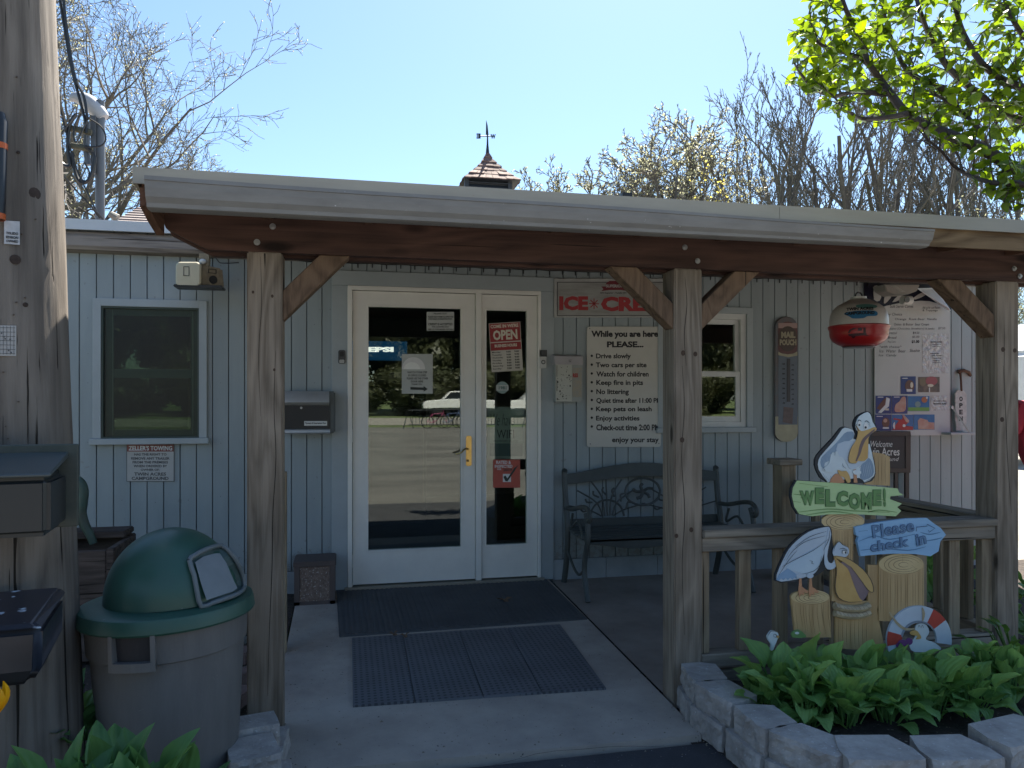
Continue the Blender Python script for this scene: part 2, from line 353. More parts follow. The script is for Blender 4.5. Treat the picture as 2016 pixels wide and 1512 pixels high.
# front lip of the concrete follows the measured line
lipA, lipB = atG(699, 1509), atG(1360, 1448)
slope_ = (lipB.y - lipA.y) / (lipB.x - lipA.x)
def lipY(x): return lipA.y + slope_ * (x - lipA.x)
XJ = (atG(1150, 1215).x + atG(1390, 1450).x) / 2
XL = -.31
mb = MB(); N = 12
top = []
for i in range(N + 1):
    for x in (XL, XL + (XJ - XL) * .33, XL + (XJ - XL) * .66, XJ):
        y = lipY(x) + (5.6 - lipY(x)) * i / N; top.append(Vector((x, y, g(y))))
for i in range(N):
    for k in range(3): a = i * 4 + k; mb.f.append([a, a + 1, a + 5, a + 4])
mb.v = top[:]
fr = [top[k] for k in range(4)]
o = len(mb.v); mb.v += [p - Vector((0, 0, .1)) for p in fr]
for k in range(3): mb.f.append([o + k, o + k + 1, k + 1, k])
o = len(mb.v)
for x in (XL, XJ):
    mb.add([(x, lipY(x), g(lipY(x))), (x, 5.6, g(5.6)), (x, 5.6, g(5.6) - .12), (x, lipY(x), g(lipY(x)) - .12)], [(0, 1, 2, 3)])
struct('concrete_path', mb, m_conc)
strip('porch_floor', [3.36, 4, 4.5, 5, 5.6], XJ + .018, 3.46, m_conc2, 4, zoff=-.006)
strip('joint_base', [2.6, 3.4, 5.6], XJ - .05, XJ + .1, m_soil, 1, zoff=-.03)
WALLX = [atZ(x, y, .07) for x, y in ((1340, 1298), (1364, 1336), (1442, 1381), (1506, 1431), (1652, 1487), (1832, 1493), (2120, 1445), (2230, 1395))]
def in_bed(x, y):
    for a, b in zip(WALLX[:-1], WALLX[1:]):
        if a.x <= x <= b.x: return y > a.y + (b.y - a.y) * (x - a.x) / (b.x - a.x) + .07
    return x > WALLX[-1].x
strip('flower_bed', [2.40 + i * .05 for i in range(20)], 1.50, 4.4, m_soil, 58, rough=.018, zf=lambda x, y: -.045 if in_bed(x, y) else -.30)
strip('side_bed', [2.0 + i * .09 for i in range(41)], -2.6, XL - .01, m_soil, 30, rough=.02, zf=lambda x, y: g(y) - .015)
strip('side_ground', [2.6, 3.6, 4.6, 5.6], 3.47, 6.2, m_soil, 20, rough=.02, zf=lambda x, y: -.11)
strip('side_lane', [2.0, 6, 14, 30], 5.6, 30, m_gravel, 4, zf=lambda x, y: -.15)

# ================================================================ the building
bld = thing('campground_office', 'low building with grey blue vertical siding, glass door and log trimmed flat roof', 'building', (1.5, WY, -.04))
Z0, Z1 = .105, 2.45
PX, SP = -1.591, .1032
opens = []   # (x0,x1,z0,z1) holes in the siding
def hole(px0, py0, px1, py1):
    A, B = W(px0, py0), W(px1, py1); o = (A.x, B.x, B.z, A.z); opens.append(o); return o
LW = (-1.559, -.952, 1.04, 1.915); opens.append(LW)
DO = (.03, 1.43, -.1, 2.10); opens.append(DO)
RW = (2.42, 3.10, 1.09, 1.96); opens.append(RW)
def board_mesh(x0, x1, segs):
    mb = MB(); gv = .004
    for z0, z1 in segs:
        P = [(x0 + gv * .3, WY + .012), (x0 + gv, WY), (x1 - gv, WY), (x1 - gv * .3, WY + .012)]
        a = [(x, y, z0) for x, y in P]; b = [(x, y, z1) for x, y in P]; n = 4
        mb.add(a + b, [(i, (i + 1) % 4, 4 + (i + 1) % 4, 4 + i) for i in range(3)] + [(0, 3, 2, 1), (4, 5, 6, 7)])
    return mb
full = {}
k0 = int((-3.6 - PX) / SP); k1 = int((5.24 - PX) / SP)
for k in range(k0, k1 + 1):
    x0 = PX + k * SP; x1 = x0 + SP; segs = [(Z0, Z1)]
    for ox0, ox1, oz0, oz1 in opens:
        if x1 > ox0 + .002 and x0 < ox1 - .002:
            ns = []
            for s0, s1 in segs:
                if oz0 > s0 + .01: ns.append((s0, min(oz0, s1)))
                if oz1 < s1 - .01: ns.append((max(oz1, s0), s1))
            segs = ns
    for sg in segs: board_mesh(x0, x1, [sg]).build('siding_board', m_side, bld)
    for ox0, ox1, oz0, oz1 in opens:
        if x1 > ox0 + .002 and x0 < ox1 - .002:
            for a, c_ in ((x0, ox0), (ox1, x1)):
                if c_ - a > .012: board_mesh(a, c_, [(max(oz0, Z0), oz1)]).build('siding_board', m_side, bld)
mb = MB(); random.seed(4)
for k in range(k0, k1 + 1, 2):
    x = PX + (k + .5) * SP
    for z in (.16, .62, 1.02, 1.42, 1.83, 2.2):
        z += random.uniform(-.02, .02)
        if any(a - .06 < x < b + .06 and c_ - .06 < z < d_ + .06 for a, b, c_, d_ in opens): continue
        mb.add([(x + .0035 * math.cos(R(q)), WY - .0008, z + .0035 * math.sin(R(q))) for q in range(0, 360, 60)], [(0, 1, 2, 3, 4, 5)])
mb.build('nail_heads', M('painted_nail', (.22, .24, .24), .6), bld)['kind'] = 'stuff'
# backing wall with openings, skirt, interior
mb = MB(); xs = sorted({-6.0, 5.27} | {v for o_ in opens for v in o_[:2]})
for i in range(len(xs) - 1):
    xa, xb = xs[i], xs[i + 1]; o_ = [q for q in opens if abs(q[0] - xa) < 1e-6]
    if o_:
        q = o_[0]
        if q[2] > 0: mb.box(xa, xb, WY + .013, WY + .1, -.2, q[2])
        mb.box(xa, xb, WY + .013, WY + .1, q[3], Z1)
    else: mb.box(xa, xb, WY + .013, WY + .1, -.2, Z1)
mb.build('wall_backing', m_groove, bld)
m_skirt = M('skirt_block_paint', (.40, .43, .44), .8, (.30, .33, .34), 5, bump=.5, bs=50)
def skirt(x0, x1):
    n = max(1, int(round((x1 - x0) / .4)))
    for i in range(n):
        a = x0 + (x1 - x0) * i / n; b = x0 + (x1 - x0) * (i + 1) / n
        MB().box(a + .002, b - .002, WY - .006, WY + .012, -.2, Z0 - .004).build('foundation_block', m_skirt, bld, bevel=.003, seg=1)
skirt(-3.6, -.06); skirt(1.53, 5.27)
MB().box(5.27, 5.31, WY - .012, WY + .1, -.2, Z1).build('corner_board', m_trim, bld)
MB().box(5.2, 5.31, WY - .03, WY + .0, .0, Z1).build('corner_board', m_trim, bld) if False else None
mb = MB(); mb.box(-5.9, 5.2, 10.5, 10.6, -.1, 2.5); mb.box(-2.0, -1.95, 5.63, 10.5, -.1, 2.4); mb.build('interior_wall', m_inwall, bld)
MB().box(-5.9, 5.27, WY + .1, 10.5, -.12, -.02).build('interior_floor', m_dark, bld)
MB().box(-5.9, 5.27, WY + .1, 10.6, 2.42, 2.44).build('interior_ceiling', m_inwall, bld)
m_ext = M('rear_wall_paint', (.3, .33, .36), .7)
mb = MB(); mb.box(5.17, 5.27, WY + .1, 14.6, -.2, 2.45); mb.box(-6, -5.9, WY + .013, 14.6, -.2, 2.45); mb.box(-6, 5.27, 14.5, 14.6, -.2, 2.45); mb.build('rear_wall', m_ext, bld)
# log fascia and roof edge left of the porch, flat roof deck
mb = MB(); nlog = 26; rows = []
zc, hh = 2.325, .066
for i in range(nlog + 1):
    x = -3.6 + (5.3 + 3.6) * i / nlog; j = .006 * mnoise.noise(Vector((x * 2, 0, 0)))
    rows.append([(x, WY - .075, zc - hh + .012 + j), (x, WY - .09, zc - .03), (x, WY - .088, zc + .03 + j), (x, WY - .07, zc + hh - .004), (x, WY - .0, zc + hh), (x, WY - .0, zc - hh)])
o = 0
for r in rows: mb.v += [Vector(q) for q in r]
for i in range(nlog):
    for j in range(6): mb.f.append([i * 6 + j, i * 6 + (j + 1) % 6, (i + 1) * 6 + (j + 1) % 6, (i + 1) * 6 + j])
mb.f += [[0, 1, 2, 3, 4, 5][::-1], [nlog * 6 + q for q in range(6)]]
mb.build('log_fascia', m_log, bld)
MB().box(-6, 5.33, WY - .11, WY - .095, 2.394, 2.462).build('roof_edge', m_dripw, bld)
MB().box(-6, 5.33, WY - .093, 7.7, 2.42, 2.455).build('flat_roof', m_shing, bld)
# gable roof behind
ZE, YE, YR, ZR, XG = 2.86, 7.5, 11.0, 4.22, -2.06
mb = MB(); nc = 26
for i in range(nc):
    t0, t1 = i / nc, (i + 1) / nc; y0, z0 = YE + (YR - YE) * t0, ZE + (ZR - ZE) * t0; y1, z1 = YE + (YR - YE) * t1, ZE + (ZR - ZE) * t1
    xw = .01 * mnoise.noise(Vector((i, 0, 5)))
    mb.hexa([(XG + xw, y0, z0), (5.6, y0, z0), (5.6, y1, z1 - .002), (XG + xw, y1, z1 - .002)], [(XG + xw, y0, z0 + .022), (5.6, y0, z0 + .022), (5.6, y1, z1 + .006), (XG + xw, y1, z1 + .006)])
ro = mb.build('shingle_roof', m_shing, bld); ro['kind'] = 'stuff'
MB().add([(XG, YR, ZR), (5.6, YR, ZR), (5.6, 14.8, ZE - .1), (XG, 14.8, ZE - .1)], [(0, 1, 2, 3)]).build('rear_roof_slope', m_shing, bld)
MB().prism([(XG + .1, YE, 2.4), (XG + .1, YE, ZE), (XG + .1, YR, ZR - .02), (XG + .1, 14.6, ZE - .1), (XG + .1, 14.6, 2.4)], (.08, 0, 0)).build('gable_wall', m_ext, bld)
MB().box(XG, 5.6, YE - .02, YE + .02, 2.42, ZE).build('eave_board', m_dripw, bld)

# ---- windows
def window(x0, x1, z0, z1, name, white, split, frame_out, tw=.05):
    fo = frame_out
    mb = MB()
    mb.box(x0 - tw, x0, WY - .022, WY + .05, z0, z1 + tw); mb.box(x1, x1 + tw, WY - .022, WY + .05, z0, z1 + tw)
    mb.box(x0, x1, WY - .022, WY + .05, z1, z1 + tw)
    f = mb.build(name, m_trim, bld, bevel=.002, seg=1)
    MB().box(x0 - tw - .015, x1 + tw + .015, WY - .045, WY + .05, z0 - .04, z0).build('window_sill', m_trim, f, bevel=.003, seg=1)
    return f
m_screen = M('insect_screen', (.045, .055, .045), .75, (.03, .04, .03), 30)
f1 = window(LW[0], LW[1], LW[2], LW[3], 'window', False, 0, 0)
x0, x1, z0, z1 = LW
mb = MB(); b = .03
def ring(mb, x0, x1, z0, z1, b, ya, yb):
    mb.box(x0, x0 + b, ya, yb, z0, z1); mb.box(x1 - b, x1, ya, yb, z0, z1); mb.box(x0 + b, x1 - b, ya, yb, z0, z0 + b); mb.box(x0 + b, x1 - b, ya, yb, z1 - b, z1)
ring(mb, x0, x1, z0, z1, .012, WY - .012, WY + .012)
mb.build('screen_frame', M('dark_green_metal', (.045, .07, .055), .5), f1)
m_sashd = M('dark_green_sash', (.07, .10, .08), .55)
mb = MB(); zm = (z0 + z1) / 2 - .005
ring(mb, x0 + .015, x1 - .015, z0 + .01, z1 - .01, .045, WY + .03, WY + .05)
mb.box(x0 + .06, x1 - .06, WY + .03, WY + .05, zm - .03, zm + .03)
mb.build('sash', m_sashd, f1)
mb = MB(); mb.box(x0 + .058, x0 + .064, WY + .024, WY + .030, z0 + .02, z1 - .02); mb.box(x1 - .05, x1 - .044, WY + .024, WY + .030, z0 + .02, z1 - .02)
mb.build('screen_track', M('pale_green_metal', (.2, .25, .21), .5), f1)
MB().box(x0 + .06, x1 - .06, WY + .036, WY + .039, z0 + .055, zm - .03).build('pane', m_glassw, f1)
MB().box(x0 + .06, x1 - .06, WY + .036, WY + .039, zm + .03, z1 - .055).build('pane', m_glassw, f1)
m_scr = GLASS('screen_mesh', .04, (.42, .52, .43), .4)
MB().add([(x0 + .012, WY + .004, z0 + .012), (x1 - .012, WY + .004, z0 + .012), (x1 - .012, WY + .004, z1 - .012), (x0 + .012, WY + .004, z1 - .012)], [(0, 1, 2, 3)]).build('screen', m_scr, f1)
f2 = window(RW[0] - .01, RW[1] + .01, RW[2] - .01, RW[3] + .012, 'window', True, 0, 0)
x0, x1, z0, z1 = RW
mb = MB(); ring(mb, x0 - .01, x1 + .01, z0 - .01, z1 + .012, .045, WY - .006, WY + .05)
mb.build('window_frame', m_white2, f2, bevel=.002, seg=1)
zm = 1.505
mb = MB(); ring(mb, x0 + .036, x1 - .036, zm - .02, z1 - .034, .036, WY + .022, WY + .05); mb.build('upper_sash', m_white2, f2, bevel=.002, seg=1)
mb = MB(); ring(mb, x0 + .036, x1 - .036, z0 + .036, zm + .012, .04, WY + .002, WY + .02); mb.build('lower_sash', m_white2, f2, bevel=.002, seg=1)
MB().box(x0 + .07, x1 - .07, WY + .035, WY + .038, zm + .012, z1 - .068).build('pane', m_glass, f2)
MB().box(x0 + .07, x1 - .07, WY + .010, WY + .013, z0 + .072, zm - .026).build('pane', m_glass, f2)

# ---- door unit
dx0, dx1 = .03, 1.43; dz1 = 2.10
mb = MB()
mb.box(dx0 - .11, dx0, WY - .02, WY + .03, -.04, dz1 + .0); mb.box(dx1, dx1 + .10, WY - .02, WY + .03, -.04, dz1)
mb.box(dx0 - .11, dx1 + .10, WY - .024, WY + .03, dz1, dz1 + .105)
mb.build('door_surround', m_trim, bld, bevel=.003, seg=1)
fr = MB(); fr.box(dx0, dx0 + .032, WY - .03, WY + .09, -.02, dz1 - .03); fr.box(dx1 - .022, dx1, WY - .03, WY + .09, -.02, dz1 - .03)
fr.box(dx0, dx1, WY - .03, WY + .09, dz1 - .03, dz1); fr.box(.942, .985, WY - .024, WY + .09, -.02, dz1 - .03)
fr = fr.build('door_frame', m_white, bld, bevel=.003, seg=1)
MB().box(dx0 - .02, dx1 + .02, WY - .05, WY + .1, -.06, -.02).build('threshold', M('threshold_metal', (.4, .38, .32), .4, metal=.6), fr)
def leaf(x0, x1, z0, z1, gx0, gx1, gz0, gz1, name):
    mb = MB(); ya, yb = WY - .004, WY + .04
    mb.box(x0, gx0, ya, yb, z0, z1); mb.box(gx1, x1, ya, yb, z0, z1); mb.box(gx0, gx1, ya, yb, z0, gz0); mb.box(gx0, gx1, ya, yb, gz1, z1)
    L = mb.build(name, m_white, bld)
    mb = MB(); ring(mb, gx0 - .012, gx1 + .012, gz0 - .012, gz1 + .012, .012, WY - .009, WY - .0045); mb.build('glazing_bead', m_white, L, bevel=.003, seg=1)
    MB().box(gx0, gx1, WY + .012, WY + .016, gz0, gz1).build('pane', m_glass, L)
    return L
gA, gB = W(725, 603), W(907, 1076); sA, sB = W(957, 612), W(1037, 1070)
door = leaf(.066, .938, -.01, 2.066, gA.x, gB.x, gB.z, gA.z - .002, 'door')
side = leaf(.99, 1.405, -.01, 2.066, sA.x, sB.x, sB.z, gA.z - .006, 'sidelight')
h0, h1 = W(917, 858), W(928, 917)
MB().box(h0.x, h1.x, WY - .018, WY - .004, h1.z, h0.z).build('handle_plate', m_brass, door, bevel=.006, seg=2)
lv = [W(922, 884, .03), W(915, 884, .05), W(908, 891, .06), W(897, 894, .06)]
MB().tube(smooth(lv, 4, False), .006, 8).build('door_lever', m_brass, door, smooth=True)
MB().tube([W(921, 907, .014), W(921, 907, .03)], .009, 10).build('lock_cylinder', M('dark_brass', (.15, .1, .05), .4, metal=1), door)
for py in (600, 858, 1105):
    p = W(693, py, .012); MB().tube([p - Vector((0, 0, .045)), p + Vector((0, 0, .045))], .006, 8).build('hinge', m_steel, door, smooth=True)
# inside behind the glass: ceiling lamp rows, shelf and drinks cooler
cool = thing('drinks_cooler', 'tall drinks cooler with lit blue header seen through the door glass', 'cooler', (.35, 8.4, -.02))
m_cbody = M('cooler_body', (.03, .035, .04), .5)
MB().box(-.25, .85, 8.1, 8.7, -.02, 1.5).build('cabinet', m_cbody, cool, bevel=.01)
MB().box(-.22, .82, 8.09, 8.1, .2, 1.44).build('glass_door', M('cooler_glass', (.04, .06, .07), .1), cool)
hd = [atY(700, 700, 8.05), atY(792, 676, 8.05)]
MB().box(hd[0].x - .1, hd[1].x + .05, 8.05, 8.6, hd[0].z - .02, hd[1].z + .02).build('header', M('cooler_blue', (.01, .09, .22), .4, emit=.10), cool)
mb = MB(); lines(mb, [('PEPSI', 709, 683, 775, 693)], 8.045, .06); mb.build('lettering', M('lit_white', (.8, .8, .75), .4, emit=.45), cool)

# ================================================================ porch
por = thing('porch', 'open timber porch with weathered posts, dark red beam and grey gutter', 'porch', (1.5, 3.4, -.12))
PY0, PY1 = 3.35, 3.49
BB = 1.915
for x in (-.392, 1.517, 3.312):
    MB().box(x, x + .142, PY0, PY1, -.16, BB).build('post', m_post, por, bevel=.006, seg=2)
mb = MB()
prof = [(-.74, 2.085), (-.705, 1.995), (-.545, BB), (5.1, BB), (5.1, 2.085)]
mb.prism([(x, PY0 - .0, z) for x, z in prof], (0, .045, 0)); mb.build('beam', m_beam, por, bevel=.003, seg=1)
mb = MB(); mb.prism([(x, PY0 + .095, z - .006) for x, z in prof], (0, .045, 0)); mb.build('beam', m_beam, por, bevel=.003, seg=1)
def bolt(px, py, Y=PY0):
    p = atY(px, py, Y); MB().tube([p + Vector((0, .002, 0)), p - Vector((0, .004, 0))], .013, 14).tube([p, p - Vector((0, .012, 0))], .008, 6).build('bolt', m_steel, por)
for q in ((537, 446), (506, 477), (1348, 487), (1373, 514), (1996, 529), (2007, 544)): bolt(*q)
def brace(xa, za, xb, zb, Ya=PY0 + .012, d=.09, wd=.09):
    A, B = Vector((xa, Ya + d / 2, za)), Vector((xb, Ya + d / 2, zb)); dr = (B - A).normalized(); nrm = Vector((-dr.z, 0, dr.x)) * wd / 2
    # ends cut plumb against the post and level under the beam
    sg = 1 if xb > xa else -1
    up, dn = (nrm, -nrm) if nrm.z > 0 else (-nrm, nrm)
    def atx(P, x): t = (x - P.x) / dr.x; return P + dr * t
    def atz(P, z): t = (z - P.z) / dr.z; return P + dr * t
    P = [atx(A + up, xa), atz(A + up, zb), atz(A + dn, zb), atx(A + dn, xa)]
    mb = MB(); mb.prism([p - Vector((0, d / 2, 0)) for p in P], (0, d, 0)); return mb.build('brace', m_brace, por, bevel=.004, seg=1)
brace(-.25, 1.695, -.035, BB); brace(1.517, 1.69, 1.27, BB); brace(1.659, 1.69, 1.90, BB); brace(3.312, 1.68, 3.04, BB)
# rafters, deck, fascia, edge and gutter
RZ = lambda y: 2.075 + (y - 3.08) * .13
for i in range(15):
    x = -.735 + i * .41
    mb = MB(); mb.prism([(x, 3.09, RZ(3.09) - .04), (x, 3.09, RZ(3.09) + .055), (x, 5.5, RZ(5.5) + .055), (x, 5.5, RZ(5.5) - .06), (x, 3.3, RZ(3.3) - .06 if i else RZ(3.3) - .06)], (.038, 0, 0)); mb.build('rafter', m_raft, por)
for i in range(16):
    y0 = 3.09 + i * .152
    mb = MB(); mb.hexa([(-.745, y0, RZ(y0) + .057), (5.1, y0, RZ(y0) + .057), (5.1, y0 + .148, RZ(y0 + .148) + .057), (-.745, y0 + .148, RZ(y0 + .148) + .057)],
        [(-.745, y0, RZ(y0) + .069), (5.1, y0, RZ(y0) + .069), (5.1, y0 + .148, RZ(y0 + .148) + .069), (-.745, y0 + .148, RZ(y0 + .148) + .069)]); mb.build('roof_board', m_raft, por)
MB().hexa([(-.745, 3.072, 2.146), (5.15, 3.072, 2.146), (5.15, 5.44, 2.445), (-.745, 5.44, 2.445)], [(-.745, 3.072, 2.154), (5.15, 3.072, 2.154), (5.15, 5.44, 2.453), (-.745, 5.44, 2.453)]).build('metal_roof', m_dripw, por)
MB().box(-.70, 5.1, 3.085, 3.1, 2.017, 2.14).build('fascia', m_newwood, por)
XR = atY(262, 340, 3.07).x; XS = atY(1533, 430, 3.07).x
for a, b in ((XR, XS - .001), (XS + .001, 5.2)):
    mb = MB(); mb.box(a, b, 3.062, 3.07, 2.097, 2.158); mb.box(a, b, 3.07, 3.12, 2.1565, 2.1605); mb.build('drip_edge', m_drip, por)
MB().box(XR, XR + .01, 3.07, 5.4, 2.05, 2.10).build('drip_edge', m_drip, por) if False else None
# rake board at the left end
mb = MB(); mb.prism([(XR, 3.075, 2.155), (XR, 3.075, 2.10), (XR, 3.3, 2.06), (XR, 5.4, 2.32), (XR, 5.4, 2.45)], (.012, 0, 0)); mb.build('rake_edge', m_drip, por)
mb = MB(); A = atY(300, 402, 3.09)
mb.prism([(-.74, 3.085, 2.09), (-.74, 3.085, 2.02), (-.74, 3.20, 1.99), (-.74, 3.345, 1.965), (-.74, 3.345, 2.09)], (.03, 0, 0)); mb.build('lookout_block', m_raft, por)
GX0, GX1 = atY(285, 370, 2.985).x, atY(1838, 470, 2.985).x
mb = MB(); n = 28; sec = []
for i in range(n + 1):
    u = i / n; x = GX0 + (GX1 - GX0) * u; zt = 2.106 - .036 * u - .003 * math.sin(u * 9) + (.0 if i else .0); zb = 1.998 + .0 * u; h = zt - zb
    sec.append([(x, 3.082, zt), (x, 3.082, zb), (x, 3.03, zb - .002), (x, 3.012, zb + .002), (x, 3.008, zb + h * .16), (x, 2.992, zb + h * .34), (x, 2.984, zb + h * .62), (x, 2.980, zb + h * .84), (x, 2.976, zb + h * .86), (x, 2.976, zt), (x, 2.990, zt), (x, 2.992, zt - .012)])
mq = len(sec[0])
for r in sec: mb.v += [Vector(q) for q in r]
for i in range(n):
    for j in range(mq - 1): mb.f.append([i * mq + j, i * mq + j + 1, (i + 1) * mq + j + 1, (i + 1) * mq + j])
mb.f += [list(range(mq)), [n * mq + j for j in range(mq)][::-1]]
gt = mb.build('gutter', m_gut, por, weld=True)
# front railing
zt = .680
MB().box(1.660, 3.312, 3.335, 3.475, zt - .036, zt).build('top_rail', m_rail, por, bevel=.005, seg=2)
MB().box(1.660, 3.312, 3.355, 3.395, zt - .105, zt - .038).build('sub_rail', m_rail, por, bevel=.004, seg=1)
MB().box(1.660, 3.312, 3.36, 3.46, .02, .085).build('bottom_rail', m_rail, por, bevel=.005, seg=1)
MB().box(1.660, 3.312, 3.37, 3.41, -.12, .0).build('rim_board', m_rail, por, bevel=.003, seg=1)
bx = [1.664] + [1.664 + .198 * i for i in range(1, 9)]
for i, x in enumerate(bx):
    wdt = .045 if i == 0 else .066
    MB().box(x + random.uniform(-.003, .003), x + wdt, 3.376, 3.42, .086, zt - .107).build('baluster', m_railv, por, bevel=.004, seg=1)
# side railing back to the wall, newel posts
def side_rail(xc, y0, y1, full=True):
    MB().box(xc - .07, xc + .07, y0, y1, zt - .036, zt).build('top_rail', m_raily, por, bevel=.004, seg=1)
    MB().box(xc - .02, xc + .02, y0, y1, zt - .125, zt - .038).build('sub_rail', m_raily, por, bevel=.003, seg=1)
    MB().box(xc - .04, xc + .04, y0, y1, .02, .085).build('bottom_rail', m_raily, por, bevel=.003, seg=1)
    n = int((y1 - y0) / .2)
    for i in range(n):
        y = y0 + .1 + i * .2; MB().box(xc - .02, xc + .02, y, y + .06, .086, zt - .127).build('baluster', m_railv, por, bevel=.003, seg=1)
side_rail(3.385, 3.492, 5.22)
MB().box(3.24, 3.36, 5.23, 5.36, -.06, .80).build('newel_post', m_railv, por, bevel=.004, seg=1)
MB().box(3.205, 3.40, 5.20, 5.39, .80, .845).build('newel_cap', m_rail, por, bevel=.006, seg=1)
MB().box(-.375, -.305, 4.36, 4.43, -.1, .90).build('newel_post', m_railv, por, bevel=.004, seg=1)

# cupola and weather vane
YC = 10.55
tc_ = lambda px, py: atY(px, py, YC)
cup = thing('cupola', 'small dark louvred cupola with pyramid shake roof on the roof ridge', 'cupola', (atY(960, 372, YC).x, YC + .4, 4.1))
bx0, bx1 = tc_(917, 360).x, tc_(1011, 360).x; cxm = (bx0 + bx1) / 2; half = (bx1 - bx0) / 2 - .03; yc = YC + half + .1
m_cup = M('cupola_dark_paint', (.035, .045, .055), .6)
zt_ = tc_(960, 348).z
mb = MB(); mb.box(cxm - half, cxm + half, yc - half + .04, yc + half - .04, 4.0, zt_); mb.build('body', m_cup, cup)
for i in range(5):
    z = zt_ - .06 - i * .07
    MB().hexa([(cxm - half + .03, yc - half - .005, z), (cxm + half - .03, yc - half - .005, z), (cxm + half - .03, yc - half + .04, z + .045), (cxm - half + .03, yc - half + .04, z + .045)], [(cxm - half + .03, yc - half - .005, z + .012), (cxm + half - .03, yc - half - .005, z + .012), (cxm + half - .03, yc - half + .04, z + .057), (cxm - half + .03, yc - half + .04, z + .057)]).build('louvre', m_cup, cup)
for sx in (-1, 1): MB().box(cxm + sx * half - .03, cxm + sx * half + .03, yc - half - .012, yc - half + .04, 4.0, zt_).build('corner_post', m_cup, cup)
e0, e1 = tc_(915, 347), tc_(1025, 350); he = (e1.x - e0.x) / 2; ex = (e0.x + e1.x) / 2; ap = atY(957, 302, YC + he + .02)
ye = yc
nr = 6
for i in range(nr):
    t0, t1 = i / nr, (i + 1) / nr
    f_ = lambda t: 1 - t - .10 * math.sin(math.pi * t)
    r0, r1 = he * f_(t0), max(he * f_(t1), .02); z0 = e0.z + (ap.z - e0.z) * t0; z1 = e0.z + (ap.z - e0.z) * t1
    mb = MB(); sq = lambda r, z: [(ex - r, ye - r, z), (ex + r, ye - r, z), (ex + r, ye + r, z), (ex - r, ye + r, z)]
    # individual shakes along each side: a slightly ragged lower edge
    ns = max(2, int(r0 * 2 / .09))
    for sd_ in range(4):
        for k in range(ns):
            u0, u1 = k / ns, (k + 1) / ns; jz = random.uniform(-.004, .006); jl = random.uniform(-.012, .012)
            def pt(u, r, z):
                x, y = (u * 2 - 1) * r, -r
                for _ in range(sd_): x, y = -y, x
                return Vector((ex + x, ye + y, z))
            u0 += .006; rr = r0 + .012 + jl * .5
            a, b, c, d = pt(u0, rr, z0 + jz - .008), pt(u1, rr, z0 + jz - .008), pt(u1, r1, z1), pt(u0, r1, z1)
            up = Vector((0, 0, .014)); mb.hexa([a, b, c, d], [a + up, b + up, c + up * .3, d + up * .3])
    mb.build('shake_course', m_shake, cup)
MB().add([(ex - he, ye - he, e0.z - .004), (ex + he, ye - he, e0.z - .004), (ex + he, ye + he, e0.z - .004), (ex - he, ye + he, e0.z - .004)], [(0, 1, 2, 3)]).build('soffit', m_cup, cup)
m_iron = M('dark_iron', (.03, .035, .04), .5, metal=.5)
vane = thing('weather_vane', 'black iron weather vane with E and W letters on top of the cupola', 'weather vane', (ex, ye, ap.z))
top_ = atY(954, 236, ye); mid = atY(957, 268, ye)
MB().tube([(ex, ye, ap.z - .03), (ex, ye, mid.z - .12), (ex, ye, mid.z)], [.03, .014, .01], 8).tube([(ex, ye, mid.z), (ex - .01, ye, mid.z + .1)], .009, 6).build('rod', m_iron, vane)
MB().prism([(ex - .02, ye - .004, top_.z), (ex - .025, ye - .004, mid.z + .02), (ex + .015, ye - .004, mid.z + .02), (ex + .0, ye - .004, mid.z + .16)], (0, .008, 0)).build('arrow', m_iron, vane)
MB().tube([atY(946, 268, ye), atY(968, 268, ye)], .008, 6).build('cross_arm', m_iron, vane)
mb = MB(); q = qrect(938, 263, 946, 273, ye); text_into(mb, 'E', [q[1], q[0], q[3], q[2]], .06); o = mb.build('letter', m_iron, vane)
mb = MB(); text_into(mb, 'W', qrect(966, 264, 976, 273, ye), .06); mb.build('letter', m_iron, vane)
for o_ in (c for c in COL.objects if c.name.startswith('letter') and c.parent == vane):
    mo = o_.modifiers.new('s', 'SOLIDIFY'); mo.thickness = .008
vt = thing('roof_vent', 'small dark metal vent box on the roof right of the cupola', 'roof vent', atY(1236, 392, 10.8))
p = atY(1226, 390, 10.8); q = atY(1246, 379, 10.8)
MB().box(p.x, q.x, 10.8, 11.0, p.z - .25, q.z).build('housing', m_iron, vt, bevel=.01); MB().tube([(q.x - .02, 10.8, q.z), (q.x - .02, 10.8, q.z + .04)], .008, 6).build('pin', m_iron, vt)
# ================================================================ wall signs and fittings
def disc(mb, c, r, ya, yb, n=16): return mb.tube([(c.x, ya, c.z), (c.x, yb, c.z)], r, n)
def panel(pts, Y, th, name, mat, parent, sm=0, bev=0): return plate(pts, Y, th, None, sm).build(name, mat, parent, bevel=bev, seg=1)
def rrect(x0, y0, x1, y1, r, n=4):
    P = []
    for cx, cy, a in ((x1 - r, y0 + r, 90), (x0 + r, y0 + r, 180), (x0 + r, y1 - r, 270), (x1 - r, y1 - r, 360)):
        P += [(cx + r * math.cos(R(a - 90 + 90 * i / n)), cy - r * math.sin(R(a - 90 + 90 * i / n))) for i in range(n + 1)]
    return P
def at_base(px, py, Y): p = atY(px, py, Y); return p
m_sgrey = M('faded_sign_white', (.50, .49, .46), .6, (.43, .42, .39), 5)
m_sred = M('faded_sign_red', (.26, .085, .07), .6)
m_sink = M('faded_grey_ink', (.11, .11, .11), .6)
